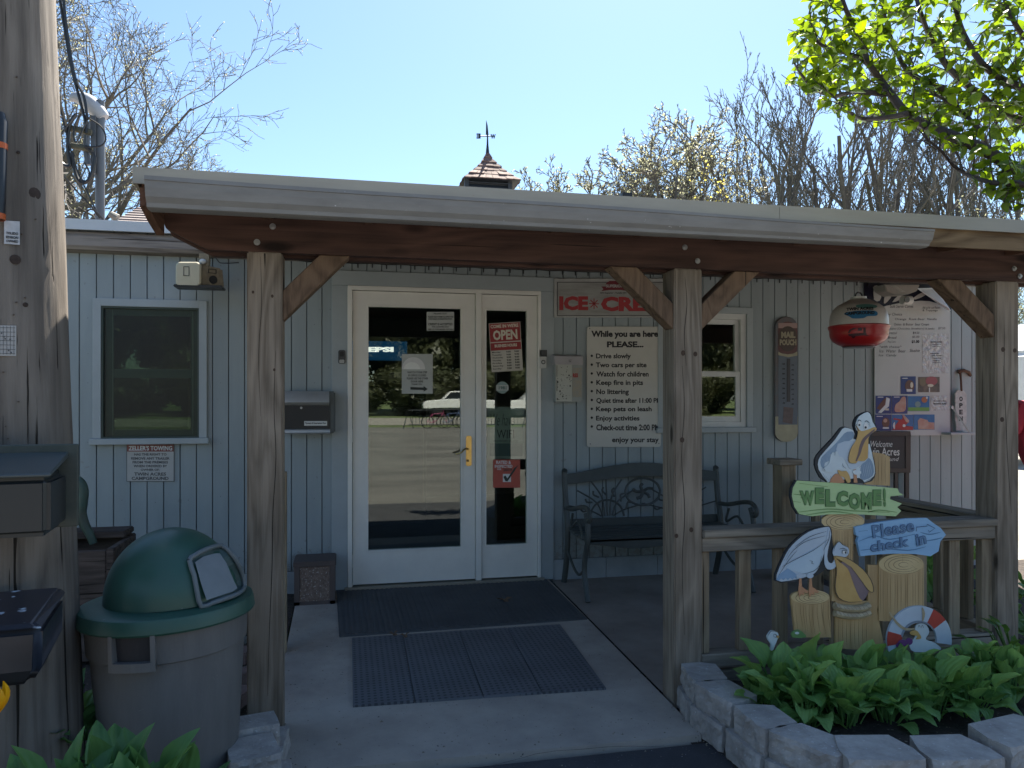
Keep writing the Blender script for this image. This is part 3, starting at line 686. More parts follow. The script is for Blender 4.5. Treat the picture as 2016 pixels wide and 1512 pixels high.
# towing notice
Y = WY - .006
t = thing('towing_sign', 'small white towing notice with red heading below the left window', 'sign', atY(296, 948, Y))
panel(rect(249, 874, 343, 948), Y, .004, 'plate', m_sgrey, t)
panel(rect(250, 875, 342, 889), Y - .001, .0008, 'heading_band', m_sred, t)
mb = MB(); lines(mb, [("ZELLER'S TOWING", 253, 877.5, 339, 887)], Y - .0022, .03); mb.build('heading', m_whitepr, t)
mb = MB(); lines(mb, [('HAS THE RIGHT TO', 264, 892, 328, 897), ('REMOVE ANY TRAILER', 258, 900, 334, 905), ('FROM THE PREMISES', 261, 907.5, 331, 912.5), ('WHEN ORDERED BY', 263, 915, 329, 920), ('OWNER OF;', 277, 922.5, 314, 928), ('TWIN ACRES', 264, 930, 327, 936.5), ('CAMPGROUND', 259, 938.5, 332, 945)], Y - .0012, .03)
for a in ((249, 874, 343, 875), (249, 947, 343, 948), (249, 875, 250, 947), (342, 875, 343, 947)): plate(rect(*a), Y - .0012, .0004, mb)
mb.build('lettering', m_sink, t)
# parcel / key drop box left of the door
Y = WY - .13
t = thing('night_drop_box', 'black wall drop box with two silver lips left of the door', 'mailbox', atY(604, 857, Y))
A, B = atY(560, 770, Y), atY(651, 856, Y)
MB().box(A.x, B.x + .03, Y + .02, WY, B.z + .01, A.z).build('housing', M('drop_box_grey', (.12, .14, .14), .5), t, bevel=.01)
MB().box(A.x - .002, B.x - .004, Y + .008, Y + .02, B.z + .04, A.z - .09).build('front_door', m_black, t, bevel=.002, seg=1)
m_alu = M('brushed_aluminium', (.62, .62, .6), .35, metal=.5)
mb = MB(); z = A.z; mb.prism([(A.x - .01, Y + .02, z), (A.x - .01, Y - .005, z - .02), (A.x - .01, Y - .018, z - .075), (A.x - .01, Y - .0, z - .095), (A.x - .01, Y + .02, z - .098)], (B.x - A.x, 0, 0)); mb.build('upper_lip', m_alu, t, smooth=True)
mb = MB(); z = B.z + .045; mb.prism([(A.x - .01, Y + .02, z), (A.x - .01, Y - .01, z - .012), (A.x - .01, Y - .014, z - .028), (A.x - .01, Y + .02, z - .04)], (B.x - A.x + .006, 0, 0)); mb.build('lower_lip', m_alu, t)
disc(MB(), atY(593, 803, Y), .008, Y + .002, Y + .01).build('lock', m_steel, t)
panel(rect(599, 829, 644, 838), Y + .006, .003, 'label_strip', m_white2, t)
mb = MB(); lines(mb, [('Payments & Reservations Here', 601, 831, 642, 836)], Y + .0045, .02); mb.build('lettering', m_ink, t)
# ash bin
b0 = atG(579, 1193); X0, X1 = b0.x + .0, b0.x + .262; yb = b0.y; zb = b0.z
t = thing('ash_urn_box', 'low square litter box with pebble dash panels on the path left of the door', 'litter bin', (X0 + .13, yb + .13, zb))
m_bf = M('brown_bin_frame', (.12, .09, .08), .6)
m_agg = M('exposed_aggregate', (.30, .22, .17), .9, (.16, .11, .09), 60, bump=1, bs=110, bdist=.006, speck=((.5, .45, .4), 85, .62))
hB = .285
mb = MB()
for x in (X0, X1 - .035):
    for y in (yb, yb + .225): mb.box(x, x + .035, y, y + .035, zb, zb + hB - .035)
mb.box(X0, X1, yb, yb + .26, zb, zb + .022)
mb.build('frame', m_bf, t)
MB().box(X0 - .006, X1 + .006, yb - .006, yb + .27, zb + hB - .035, zb + hB).build('lid', m_bf, t, bevel=.006)
MB().box(X0 + .036, X1 - .036, yb + .008, yb + .03, zb + .023, zb + hB - .036).build('pebble_panel', m_agg, t)
MB().box(X1 - .03, X1 - .008, yb + .036, yb + .224, zb + .023, zb + hB - .036).build('pebble_panel', m_agg, t)
MB().box(X0 + .008, X0 + .03, yb + .036, yb + .224, zb + .023, zb + hB - .036).build('pebble_panel', m_agg, t)
# intercoms
Y = WY - .03
t = thing('door_intercom', 'dark grey intercom on the blue trim left of the door', 'intercom', atY(673, 717, Y))
panel(rrect(666, 689, 680, 716, 4), Y, .024, 'housing', M('intercom_grey', (.07, .075, .075), .5), t, bev=.002)
panel(rrect(669, 692, 677, 702, 2), Y - .002, .002, 'speaker', m_black, t); panel(rrect(668, 708, 678, 715, 2), Y - .003, .003, 'button', m_sgrey, t)
t = thing('door_bell', 'white door bell under a grey plate right of the sidelight', 'door bell', atY(1069, 725, Y))
panel(rect(1062, 689, 1077, 702), Y, .024, 'plate', M('intercom_grey', (.07, .075, .075), .5), t); panel(rrect(1062, 702, 1076, 725, 2), Y - .006, .03, 'housing', m_white2, t, bev=.002)
disc(MB(), atY(1069, 713, Y), .016, Y - .0065, Y - .01).build('ring', m_sink, t); disc(MB(), atY(1069, 713, Y), .009, Y - .0102, Y - .014).build('button', m_white2, t)
# glass stickers and papers (behind the panes, seen through them)
Yg = WY + .008
m_gp = M('notice_paper', (.55, .56, .52), .7); m_gpi = M('notice_ink', (.04, .045, .04), .7)
t = thing('credit_notice', 'small printed notice taped in the top right of the door glass', 'notice', atY(867, 650, Yg))
panel(rect(840, 614, 894, 651), Yg, .001, 'sheet', m_gp, t)
mb = MB(); lines(mb, [('FILLING OUT', 854, 616, 880, 619), ('PLEASE SIGN FORMS TO APPLY FOR', 843, 622, 893, 625.5), ('CHECKING IN REGISTRATION', 843, 626.5, 890, 629.5), ('CREDIT IS ACCEPTED', 843, 636, 891, 640.5), ('THIS COUNTER ONLY', 850, 642, 884, 645), ('SEE US FOR MORE DETAILS', 843, 647, 893, 650)], Yg - .0012, .03); mb.build('lettering', m_gpi, t)
t = thing('arrow_notice', 'paper notice with right pointing arrow taped inside the door glass', 'notice', atY(820, 775, Yg))
panel(rect(791, 697, 852, 775), Yg, .001, 'sheet', m_gp, t)
mb = MB(); plate(ell(814, 727, 23, 24, 16, 0, 180), Yg - .0012, .0006, mb); mb.build('arched_reflection_paint', M('reflection_white', (.8, .78, .75), .6, emit=0), t)  # bright reflection in the glass, painted as a pale arch on the sheet
plate(ell(811, 727, 16, 14, 16, 0, 180), Yg - .0022, .0006).build('inner_reflection_paint', M('reflection_core_white', (.95, .94, .88), .6), t)  # whiter core of the same painted reflection
mb = MB(); lines(mb, [('WATCH YOUR STEP', 802, 731, 841, 735), ('IF OFFICE CLOSED', 804, 737, 839, 741), ('PLEASE USE THE OTHER', 801, 743, 843, 747), ('DOOR HERE', 809, 749, 833, 753), ('THANK YOU', 810, 755, 831, 758)], Yg - .0012, .02)
plate([(808, 762), (834, 763), (834, 760), (842, 766), (834, 771), (834, 768), (808, 767)], Yg - .0012, .0006, mb); mb.build('lettering', m_gpi, t)
def qtilt(x0, y0, x1, y1, Y, cx, cy, a):
    def rt(x, y): dx, dy = x - cx, y - cy; return atY(cx + dx * math.cos(a) - dy * math.sin(a), cy + dx * math.sin(a) + dy * math.cos(a), Y)
    return [rt(x0, y1), rt(x1, y1), rt(x1, y0), rt(x0, y0)]
t = thing('open_sign', 'red and white OPEN business hours sign tilted in the sidelight glass', 'sign', atY(1000, 732, Yg))
a_ = R(-3.5); cx, cy = 996, 683
def tp(x0, y0, x1, y1, Yq, th=.0008): return MB().prism(qtilt(x0, y0, x1, y1, Yq, cx, cy, a_), (0, th, 0))
m_or = M('open_sign_red', (.36, .04, .04), .6); m_ow = M('open_sign_white', (.62, .58, .5), .6)
tp(965, 635, 1027, 731, Yg).build('sheet', m_ow, t)
tp(966, 636, 1026, 672, Yg - .001).build('upper_band', m_or, t); tp(966, 674, 1026, 689, Yg - .001).build('lower_band', m_or, t)
mb = MB()
for s_, *q in (("COME IN WE'RE", 968, 638, 1023, 645), ('OPEN', 972, 649, 1020, 669), ('BUSINESS HOURS', 974, 677, 1018, 683)): text_into(mb, s_, qtilt(*q, Yg - .0022, cx, cy, a_), .04)
mb.build('heading', M('open_letter', (.75, .68, .55), .6), t)
mb = MB()
for i, dname in enumerate(['Monday', 'Tuesday', 'Wednesday', 'Thursday', 'Friday', 'Saturday', 'Sunday']):
    y = 691 + i * 5.4; text_into(mb, dname, qtilt(968, y, 985 + (i % 3) * 2, y + 3.6, Yg - .0012, cx, cy, a_), .02)
    for x in (996, 1012): text_into(mb, '9:00', qtilt(x, y, x + 9, y + 3.6, Yg - .0012, cx, cy, a_), .03)
mb.build('hours', m_gpi, t)
t = thing('wifi_sign', 'framed pale wifi sign standing behind the sidelight glass', 'sign', atY(997, 905, Yg + .03))
Yw = WY + .024
panel(rect(960, 801, 1033, 903), Yw, .01, 'frame', M('pale_frame', (.33, .37, .35), .6), t)
panel(rect(964, 806, 1029, 898), Yw - .001, .0008, 'sheet', M('pale_sheet', (.42, .46, .40), .7), t)
panel(rect(964, 873, 1029, 898), Yw - .002, .0008, 'dark_panel', M('slate_panel', (.12, .16, .16), .6), t)
mb = MB(); lines(mb, [('WIFI', 978, 846, 1012, 863)], Yw - .002, .0); text_into(mb, 'We have', qrect(966, 815, 1012, 838, Yw - .002), -.01, 2, .35); lines(mb, [('PASSWORD BELOW', 972, 866, 1020, 871)], Yw - .002, .0); mb.build('lettering', m_gpi, t)
t = thing('round_sticker', 'pale green round sticker high in the sidelight glass', 'sticker', atY(989, 776, Yg))
panel(ell(989, 763, 12, 12, 16), Yg, .0006, 'disc', M('pale_green_print', (.30, .40, .37), .6), t); panel(rect(977, 758, 1001, 769), Yg - .001, .0006, 'band', m_gp, t)
mb = MB(); lines(mb, [('1981', 982, 760, 997, 767)], Yg - .002, .03); mb.build('lettering', M('green_print', (.1, .2, .18), .6), t)
t = thing('rated_sticker', 'red rated and inspected sticker with tick box low in the sidelight glass', 'sticker', atY(998, 960, Yg))
panel(rect(971, 905, 1024, 960), Yg, .0006, 'sheet', M('sticker_red', (.55, .11, .07), .6), t)
mb = MB(); lines(mb, [('RATED &', 977, 907, 1006, 913.5), ('INSPECTED', 974, 915, 1009, 921), ('FOR', 979, 922, 987, 925.5)], Yg - .0012, .03)
plate(rect(990, 933, 1006, 949), Yg - .0012, .0004, mb); mb.build('lettering', m_whitepr, t)
mb = MB(); plate([(991, 939), (995, 936), (999, 942), (1012, 922), (1021, 915), (1012, 929), (999, 948), (995, 947)], Yg - .0022, .0004, mb); lines(mb, [('2019', 991, 922, 1008, 928)], Yg - .0022, .03); mb.build('tick_mark', M('dark_green_print', (.04, .05, .04), .6), t)
# ice cream sign
Y = WY - .03
t = thing('ice_cream_sign', 'weathered white metal ICE CREAM sign with red letters above the rules board', 'sign', atY(1215, 624, Y))
panel(rect(1091, 548, 1345, 625), Y, .012, 'frame', M('worn_white_metal', (.50, .50, .47), .5, (.36, .35, .33), 6), t, bev=.003)
m_isg = M('worn_sign_grey', (.40, .40, .37), .55, (.27, .26, .24), 4, (1, 1, 5))
panel(rect(1098, 556, 1339, 621), Y - .0015, .001, 'face', m_isg, t)
mb = MB()
for q in ((1097, 555, 1340, 556.2), (1097, 621, 1340, 622.2), (1097, 556.2, 1098.2, 621), (1338.8, 556.2, 1340, 621)): plate(rect(*q), Y - .0025, .0009, mb)
mb.build('border', m_ink, t)
mb = MB(); lines(mb, [('ICE', 1101, 583, 1158, 611), ('CREAM', 1183, 584, 1334, 613)], Y - .0027, .055); mb.build('lettering', m_red, t)
mb = MB()
for k in range(4):
    c_ = atY(1169.5, 598, Y - .0027); aa = math.pi * k / 4; d = Vector((math.cos(aa), 0, math.sin(aa))) * .04; mb.bar(c_ - d, c_ + d, .0008, .007, (0, 1, 0) if False else (math.sin(aa), 0, -math.cos(aa)))
mb.build('star', m_red, t)
mb = MB(); plate([(1184, 564), (1193, 564), (1193, 558), (1200, 553), (1222, 553), (1229, 558), (1229, 564), (1236, 565), (1232, 569), (1236, 573), (1222, 571), (1200, 571), (1184, 573), (1188, 569)], Y - .0027, .001, mb); mb.build('ribbon', M('ribbon_red', (.2, .02, .03), .5), t)
mb = MB(); lines(mb, [('SUPERIOR', 1193, 560, 1227, 566)], Y - .004, .04); mb.build('ribbon_lettering', m_sgrey, t)
mb = MB(); lines(mb, [('58 E Superior - Toledo OH', 1182, 575, 1233, 579)], Y - .0027, .02); mb.build('small_print', m_ink, t)
# rules board
Y = WY - .016
t = thing('rules_board', 'white rules board headed While you are here PLEASE between sidelight and post', 'sign', atY(1228, 880, Y))
panel(rrect(1155.5, 643, 1301, 880, 5), Y, .005, 'plate', M('rules_white', (.60, .58, .52), .5, (.54, .52, .46), 3), t)
mb = MB(); L_ = [('While you are here,', 1164, 651, 1299, 667), ('PLEASE...', 1195, 672, 1267, 684), ('Drive slowly', 1173.5, 696, 1242, 708.5), ('Two cars per site', 1173, 713.5, 1273, 726), ('Watch for children', 1174, 731, 1277, 741.5), ('Keep fire in pits', 1174, 748, 1266, 761), ('No littering', 1174, 766, 1238, 779), ('Quiet time after 11:00 PM', 1174, 783.5, 1301, 795), ('Keep pets on leash', 1173.5, 800.5, 1283, 812.5), ('Enjoy activities', 1173.5, 818.5, 1259, 831), ('Check-out time 2:00 PM', 1174, 835.5, 1298, 847.5), ('enjoy your stay', 1205, 861, 1297, 874)]
for i_, l_ in enumerate(L_): lines(MB(), [l_], Y - .001, .045 if i_ < 2 else .028, 3).build('text_line', m_ink, t)
for i in range(9): disc(MB(), atY(1165, 700.5 + i * 17.4, Y), .0095, Y - .0004, Y - .001, 12).build('bullet', m_ink, t)
for q in ((1161, 647), (1297, 873), (1162, 874)): disc(MB(), atY(*q, Y), .004, Y, Y - .003, 8).build('screw', m_sink, t)
# brochure box
Y = WY - .09
t = thing('brochure_box', 'white plastic brochure box with map leaflets right of the door bell', 'brochure box', atY(1120, 795, Y))
A, B = atY(1093, 699, Y), atY(1147, 791, Y)
MB().box(A.x + .004, B.x, Y + .003, WY - .004, B.z, A.z - .07).build('clear_box', M('clear_plastic', (.36, .38, .36), .3), t, bevel=.004)
mb = MB(); mb.prism([(A.x - .006, WY - .01, A.z + .01), (A.x - .006, Y - .004, A.z - .008), (A.x - .006, Y - .008, A.z - .07), (A.x - .006, WY - .01, A.z - .07)], (B.x - A.x + .008, 0, 0)); mb.build('lid', M('box_lid_white', (.48, .45, .46), .45), t, bevel=.003)
panel(rect(1094, 717, 1126, 790), Y + .0, .002, 'map_leaflet', M('leaflet_white', (.55, .55, .48), .6), t)
mb = MB(); random.seed(3)
for k in range(60):
    x, y = random.uniform(1096, 1124), random.uniform(719, 788); plate(rect(x, y, x + random.choice([.6, .8, 2.5]), y + random.choice([.6, .8, 3])), Y - .001, .0006, mb)
plate(rect(1096, 719, 1097, 742), Y - .001, .0006, mb); plate(rect(1096, 748, 1097.2, 770), Y - .001, .0006, mb); mb.build('map_print', m_ink, t)
panel(rect(1127, 724, 1145, 782), Y + .001, .001, 'photo_leaflet', M('leaflet_brown', (.42, .34, .24), .6, (.3, .32, .3), 25), t)
mb = MB(); lines(mb, [('RES', 1128, 735, 1138, 743)], Y - .0008, .05); mb.build('red_lettering', m_red, t)
mb = MB(); lines(mb, [('E-Z', 1120, 708, 1125, 713)], Y - .01, .02); mb.build('embossed_mark', m_sink, t)
# thermometer
Y = WY - .028
t = thing('wall_thermometer', 'long weathered MAIL POUCH wall thermometer between window and menu board', 'thermometer', atY(1549, 870, Y))
m_th = M('enamel_blue', (.10, .12, .14), .4, (.14, .10, .09), 12); m_thy = M('enamel_cream', (.42, .38, .24), .45, (.30, .27, .18), 10)
def capsule(x0, y0, x1, y1, n=10): r = (x1 - x0) / 2; cx = (x0 + x1) / 2; return ell(cx, y0 + r * .9, r, r * .9, n, 0, 180) + ell(cx, y1 - r * .75, r, r * .75, n, 180, 360)
panel(capsule(1526, 623, 1571.5, 870), Y, .022, 'backing', m_th, t, bev=.006)
panel(capsule(1532, 633, 1570, 700), Y - .0012, .001, 'maroon_field', M('enamel_maroon', (.13, .05, .045), .45), t)
panel(rect(1532.5, 700, 1570, 836), Y - .0022, .001, 'scale_field', M('enamel_slate', (.13, .155, .185), .45, (.1, .12, .15), 8), t)
panel([(1526.5, 820)] + [(1571, 820)] + ell(1548.7, 852, 22.3, 18, 10, 360, 180), Y - .0018, .001, 'lower_field', m_thy, t)
panel(rect(1532.5, 636, 1570, 646), Y - .0026, .0005, 'pink_band', M('enamel_pink', (.42, .27, .24), .5), t)
panel(ell(1551, 667, 19, 25, 20), Y - .0036, .001, 'round_badge', M('enamel_umber', (.075, .045, .03), .45), t)
panel([(1532.5, 693), (1540, 696), (1551, 697.5), (1562, 696), (1570, 692), (1570, 700), (1552, 703), (1532.5, 699)], Y - .0042, .0005, 'cream_band', m_thy, t)
mb = MB(); lines(mb, [('MAIL', 1538, 653, 1566, 665.5), ('POUCH', 1535, 668, 1568, 680)], Y - .0048, .06); mb.build('lettering', M('enamel_gold', (.36, .31, .2), .5), t)
A, B = atY(1549, 706, Y), atY(1555, 791, Y); MB().box(A.x, B.x, Y - .006, Y - .0024, B.z, A.z).build('tube_channel', M('channel_dark', (.045, .04, .045), .4), t)
mb = MB()
for i in range(9):
    y = 715 + i * 9.6; lines(mb, [(str(120 - 20 * i) if i < 6 else str(20 * (6 - i)), 1540, y, 1545.5, y + 3.2)], Y - .0030, .06) if i < 9 else 0
    y = 711 + i * 9.6; lines(mb, [(str(110 - 20 * i), 1558, y + 6, 1563, y + 9.2)], Y - .0030, .06)
mb.build('numbers', m_ink, t)
panel([(1543, 801), (1562, 803), (1560, 835), (1541, 831)], Y - .0034, .001, 'tobacco_packet', M('packet_brown', (.10, .07, .065), .5, (.16, .11, .1), 40), t)
# menu board
Y = WY - .02
t = thing('menu_board', 'white arched menu board with handwritten prices and blue ice cream pictures', 'menu board', atY(1796, 858, Y))
arch = [(1722, 858), (1870, 857), (1870, 610), (1860, 603), (1846, 597), (1830, 593), (1812, 592), (1790, 594), (1770, 597), (1745, 602), (1722, 610)]
panel(arch, Y, .008, 'panel', M('menu_white', (.52, .53, .51), .5, (.47, .48, .46), 2), t)
m_mk = M('marker_ink', (.07, .07, .075), .7)
mb = MB()
ML = [('Soft Serve Cones', 1752, 600, 1798, 606), ('Ask us for our Flavors', 1816, 603, 1851, 608), ('& Toppings', 1816, 609, 1846, 614), ('by Choice', 1747, 616, 1776, 623), ('Orange  Root Beer  Vanilla', 1762, 626, 1844, 631.5), ('Onion  & Butter  Sour Cream', 1760, 636, 1829, 641), ('Shakes (Chocolate, Strawberry) & Jumbo', 1750, 645, 1840, 650), ('$7.50', 1847, 644, 1861, 649),
      ('Pretzel', 1748, 653, 1766, 658), ('$4.50', 1797, 653, 1810, 658), ('Bread', 1748, 662, 1765, 667), ('$5.00', 1796, 661, 1810, 666), ('Pop Corn', 1748, 671, 1763, 676), ('*with cheese*', 1731, 680, 1775, 685), ('Ice  Water  Beer', 1731, 688, 1783, 694), ('Slushie', 1791, 687, 1811, 693), ('Ice  Candy', 1730, 697, 1765, 703)]
for s_, *q in ML: text_into(mb, s_, qrect(*q, Y - .001), 0, 2, .15)
mb.build('handwriting', m_mk, t)
mb = MB(); lines(mb, [('$1.00', 1795, 669.5, 1810, 676)], Y - .001, .05); mb.build('bold_price', m_ink, t)
panel(rect(1816, 657, 1868, 735), Y - .002, .001, 'plastic_sleeve', M('shiny_sleeve', (.55, .55, .54), .18, (.42, .42, .42), 30, bump=1, bs=22, bdist=.02), t)
mb = MB(); lines(mb, [('SANDWICHES', 1832, 672, 1855, 674.5), ('Hamburger', 1835, 677, 1853, 679), ('Hot Dog', 1836, 681, 1853, 683), ('NACHOS', 1832, 695, 1848, 697), ('Chips and Salsa', 1834, 699, 1855, 701.5), ('French Fries', 1836, 704, 1853, 706), ('Chicken', 1836, 709, 1850, 711), ('Onion Rings', 1836, 713, 1852, 715)], Y - .0035, .03); mb.build('sleeve_print', m_ink, t)['kind'] = 'stuff'
m_bl = M('picture_blue', (.012, .045, .19), .4); m_cy = M('picture_cyan', (.02, .17, .36), .4, (.015, .10, .30), 8); m_br = M('picture_brown', (.13, .055, .035), .4); m_pk = M('picture_pink', (.45, .2, .15), .4, (.5, .33, .26), 20)
pics = [(1773.5, 741, 1803, 776, m_bl), (1808, 742, 1850, 772, M('picture_dark', (.04, .03, .03), .4, (.2, .14, .1), 16)), (1724, 779, 1755, 814.5, m_bl), (1756, 779, 1786.5, 814.5, m_bl), (1787.5, 780, 1830, 809.5, m_cy), (1723, 816, 1755, 848, m_bl), (1756, 816.5, 1798, 847, m_cy), (1799, 816, 1840, 846, m_cy)]
pp = []
for q in pics: pp.append(panel(rect(*q[:4]), Y - .0025, .001, 'picture', q[4], t))
def pic(i, pts, mat, sm=0, d=.0035): plate(pts, Y - d, .0008, None, sm).build('printed_shape', mat, pp[i])
m_cr = M('picture_cream', (.68, .62, .5), .4); m_wh = M('picture_white', (.75, .75, .75), .4); m_rd = M('picture_red', (.42, .02, .02), .4)
pic(0, ell(1791, 760, 9, 12, 16), m_br); pic(0, ell(1795, 758, 3, 6, 10), m_cr, 0, .0045); pic(0, rect(1785, 766, 1796, 771), m_wh, 0, .0045); pic(0, rect(1776, 744, 1787, 745.3), m_wh)
pic(1, ell(1834, 750, 12, 9, 14), M('picture_rose', (.35, .08, .09), .4)); pic(1, ell(1817, 752, 7, 8, 12), M('picture_olive', (.2, .15, .08), .4)); pic(1, ell(1832, 759, 6, 3, 12), m_cr, 0, .0045); pic(1, rect(1829, 763, 1831, 772), m_wh, 0, .0045)
pic(2, [(1730, 806), (1727, 803), (1738, 788), (1746, 782), (1751, 786), (1745, 798), (1736, 808)], m_br, 3); pic(2, [(1729, 812), (1743, 797), (1745, 782), (1752, 785), (1750, 800), (1735, 813)], m_wh, 0, .0045); pic(2, rect(1743, 804, 1750, 808), m_cr, 0, .0055); pic(2, rect(1728, 781, 1739, 782.5), m_wh)
pic(3, [(1762, 810), (1763, 797), (1771, 790), (1776, 782), (1783, 783), (1783, 806), (1775, 811)], m_pk, 3); pic(3, rect(1760, 781, 1771, 782.5), m_wh)
pic(4, rect(1788, 802, 1829.5, 809), M('picture_green', (.15, .36, .06), .4)); pic(4, ell(1820, 787, 6, 6, 12), M('picture_orange', (.45, .14, .05), .4)); pic(4, ell(1807, 796, 6, 6, 8), M('picture_grey_blue', (.18, .3, .3), .4)); pic(4, ell(1825, 783, 2.2, 2.2, 8), m_wh, 0, .0045)
pic(5, ell(1744, 832, 7.5, 10, 14), m_br); pic(5, ell(1743, 828, 4, 4, 10), m_pk, 0, .0045); pic(5, rect(1738, 841, 1750, 844), m_wh, 0, .0045); pic(5, rect(1726, 819, 1738, 820.5), m_wh)
pic(6, [(1756.5, 846.5), (1762, 838), (1770, 828), (1759, 826), (1760, 823), (1776, 826), (1778, 818), (1790, 830), (1782, 838), (1797.5, 840), (1797.5, 846.5)], m_rd); pic(6, [(1776, 817), (1780, 817), (1790, 828), (1789, 832), (1784, 831)], m_pk, 0, .0045); pic(6, ell(1780, 838, 3, 3, 10), m_wh, 0, .0045); pic(6, ell(1762, 838, 4, 7, 10, 90, 270), m_wh, 0, .0045)
pic(7, [(1808, 845), (1807, 828), (1812, 823), (1826, 827), (1828, 831), (1839.5, 832), (1839.5, 845.5)], m_pk, 0)
panel(rect(1833, 779, 1865, 808), Y - .0025, .001, 'glossy_card', M('shiny_sleeve', (.5, .5, .5), .2), t)
mb = MB(); lines(mb, [('Special today', 1838, 788, 1862, 791), ('Banana Split', 1838, 793, 1863, 797)], Y - .004, .03); mb.build('card_print', m_ink, t)
for q in ((1726, 853), (1867, 854)): disc(MB(), atY(*q, Y), .004, Y, Y - .003, 8).build('screw', m_ink, t)
# black and white painted arch above the menu
Y2 = WY - .012
t = thing('cow_pattern_panel', 'black panel with white painted swooshes above the menu board', 'panel', atY(1780, 602, Y2))
panel([(1702, 556), (1722, 556), (1870, 556), (1873, 613), (1862, 606), (1846, 600), (1812, 597), (1745, 606), (1722, 612), (1702, 640)], Y2, .008, 'panel', M('gloss_black_paint', (.012, .012, .03), .3), t)
for pts in ([(1721, 563), (1732, 565), (1736, 577), (1732, 592), (1721, 590)], [(1744, 578), (1757, 580), (1747, 594), (1740, 597)], [(1768, 582), (1776, 581), (1772, 590), (1757, 595)], [(1800, 585), (1818, 575), (1822, 581), (1802, 590)]):
    plate(pts, Y2 - .003, .002, None, 2).build('white_swoosh', M('swoosh_white', (.5, .5, .47), .5), t)
t = thing('wall_floodlight', 'white twin floodlight hanging over the arched menu board', 'floodlight', atY(1780, 598, WY - .25))
Yf = WY - .28
mb = MB(); P = [(1740, 560), (1812, 560), (1806, 573), (1790, 579), (1762, 580), (1746, 572)]; plate(P, Yf, .14, mb); mb.build('lamp_housing', M('lamp_beige', (.36, .33, .29), .5), t, bevel=.006)
mb = MB()
for k in range(7): plate([(1754 + k * 3, 563 + k * 1.8), (1763 + k * 3, 562 + k * 1.8), (1764 + k * 3, 563 + k * 1.8), (1755 + k * 3, 564 + k * 1.8)], Yf - .004, .004, mb)
mb.build('cooling_fins', M('lamp_light', (.5, .47, .42), .5), t)
A = atY(1782, 591, Yf); MB().tube([A + Vector((-.03, .0, .0)), A + Vector((.055, 0, .0))], .035, 16).build('motion_sensor', m_white2, t, bevel=.004); disc(MB(), A + Vector((-.012, 0, 0)), .024, Yf - .037, Yf - .03).build('sensor_lens', M('lens_grey', (.2, .2, .19), .3), t)
t = thing('awning_panel', 'bright white folded awning panel beside the arched board', 'awning', atY(1860, 600, WY - .1))
mb = MB(); mb.prism([atY(1806, 569, WY - .2), atY(1840, 568, WY - .06), atY(1871, 611, WY - .06), atY(1868, 607, WY - .2)], (0, 0, .006)); plate([(1806, 567), (1842, 568), (1872, 612), (1868, 611)], WY - .06, .01, mb); mb.build('panel', M('awning_white', (.8, .84, .88), .35), t)
# OPEN tag on its hook
Y = WY - .04
t = thing('open_tag', 'narrow white OPEN tag hanging by a leather strap right of the menu', 'sign', atY(1893, 850, Y))
panel([(1881, 775), (1886, 768), (1897, 768), (1903, 776), (1903, 833), (1899, 840), (1899, 848), (1883, 848), (1883, 836), (1881, 828)], Y, .01, 'tag', M('chipped_white', (.56, .55, .52), .6, (.38, .37, .35), 30), t)
mb = MB()
for i, ch in enumerate('OPEN'): lines(mb, [(ch, 1888.5, 780.5 + i * 13, 1895.5, 790 + i * 13)], Y - .0012, .05)
mb.build('lettering', m_ink, t)
MB().tube([atY(1893, 770, Y), atY(1892, 750, Y), atY(1890, 732, WY - .02)], .009, 6).tube([atY(1886, 732, WY - .01), atY(1897, 729, WY - .03), atY(1907, 733, WY - .02), atY(1911, 740, WY - .01)], [.018, .014, .016, .01], 8).build('leather_strap', M('leather_brown', (.12, .06, .035), .8), t, smooth=True)
t = thing('folding_shelf', 'small grey folding shelf and strut on the wall under the OPEN tag', 'shelf', atY(1895, 860, WY - .1))
A, B = atY(1872, 852, WY - .12), atY(1922, 856, WY - .12); MB().box(A.x, B.x, WY - .12, WY - .002, A.z - .02, A.z).build('shelf_board', m_trim, t, bevel=.003)
MB().bar(atY(1875, 802, WY - .02), atY(1908, 851, WY - .1), .012, .012).build('strut', m_steel, t); disc(MB(), atY(1874, 802, WY - .02), .014, WY - .03, WY, 10).build('bracket', m_white2, t)
# chalk board
Y = WY - .05
t = thing('welcome_chalkboard', 'dark framed chalkboard reading Welcome Twin Acres Campground below the menu', 'sign', atY(1755, 960, Y))
m_cf = M('chalk_frame_brown', (.07, .05, .04), .6)
mb = MB()
for q in ((1700, 849, 1793, 858), (1783, 858, 1793, 922), (1700, 858, 1707, 922), (1700, 922, 1793, 931)): plate(rect(*q), Y, .02, mb)
mb.build('frame', m_cf, t, bevel=.003, seg=1)
panel(rect(1706, 857, 1784, 923), Y + .006, .006, 'board', M('chalk_black', (.012, .014, .02), .5), t)
mb = MB(); text_into(mb, 'Welcome', qrect(1714, 868, 1757, 880, Y + .005), 0, 2, .3); lines(mb, [('Twin Acres', 1701, 881, 1771, 897)], Y + .005, .01); text_into(mb, 'Campground', qrect(1706, 900, 1770, 910, Y + .005), 0, 2, .3); mb.build('lettering', m_whitepr, t)
mb = MB(); plate(rect(1762, 931, 1768, 1010), Y, .02, mb); plate(rect(1783, 931, 1790, 1010), Y, .02, mb); mb.build('easel_legs', m_cf, t)
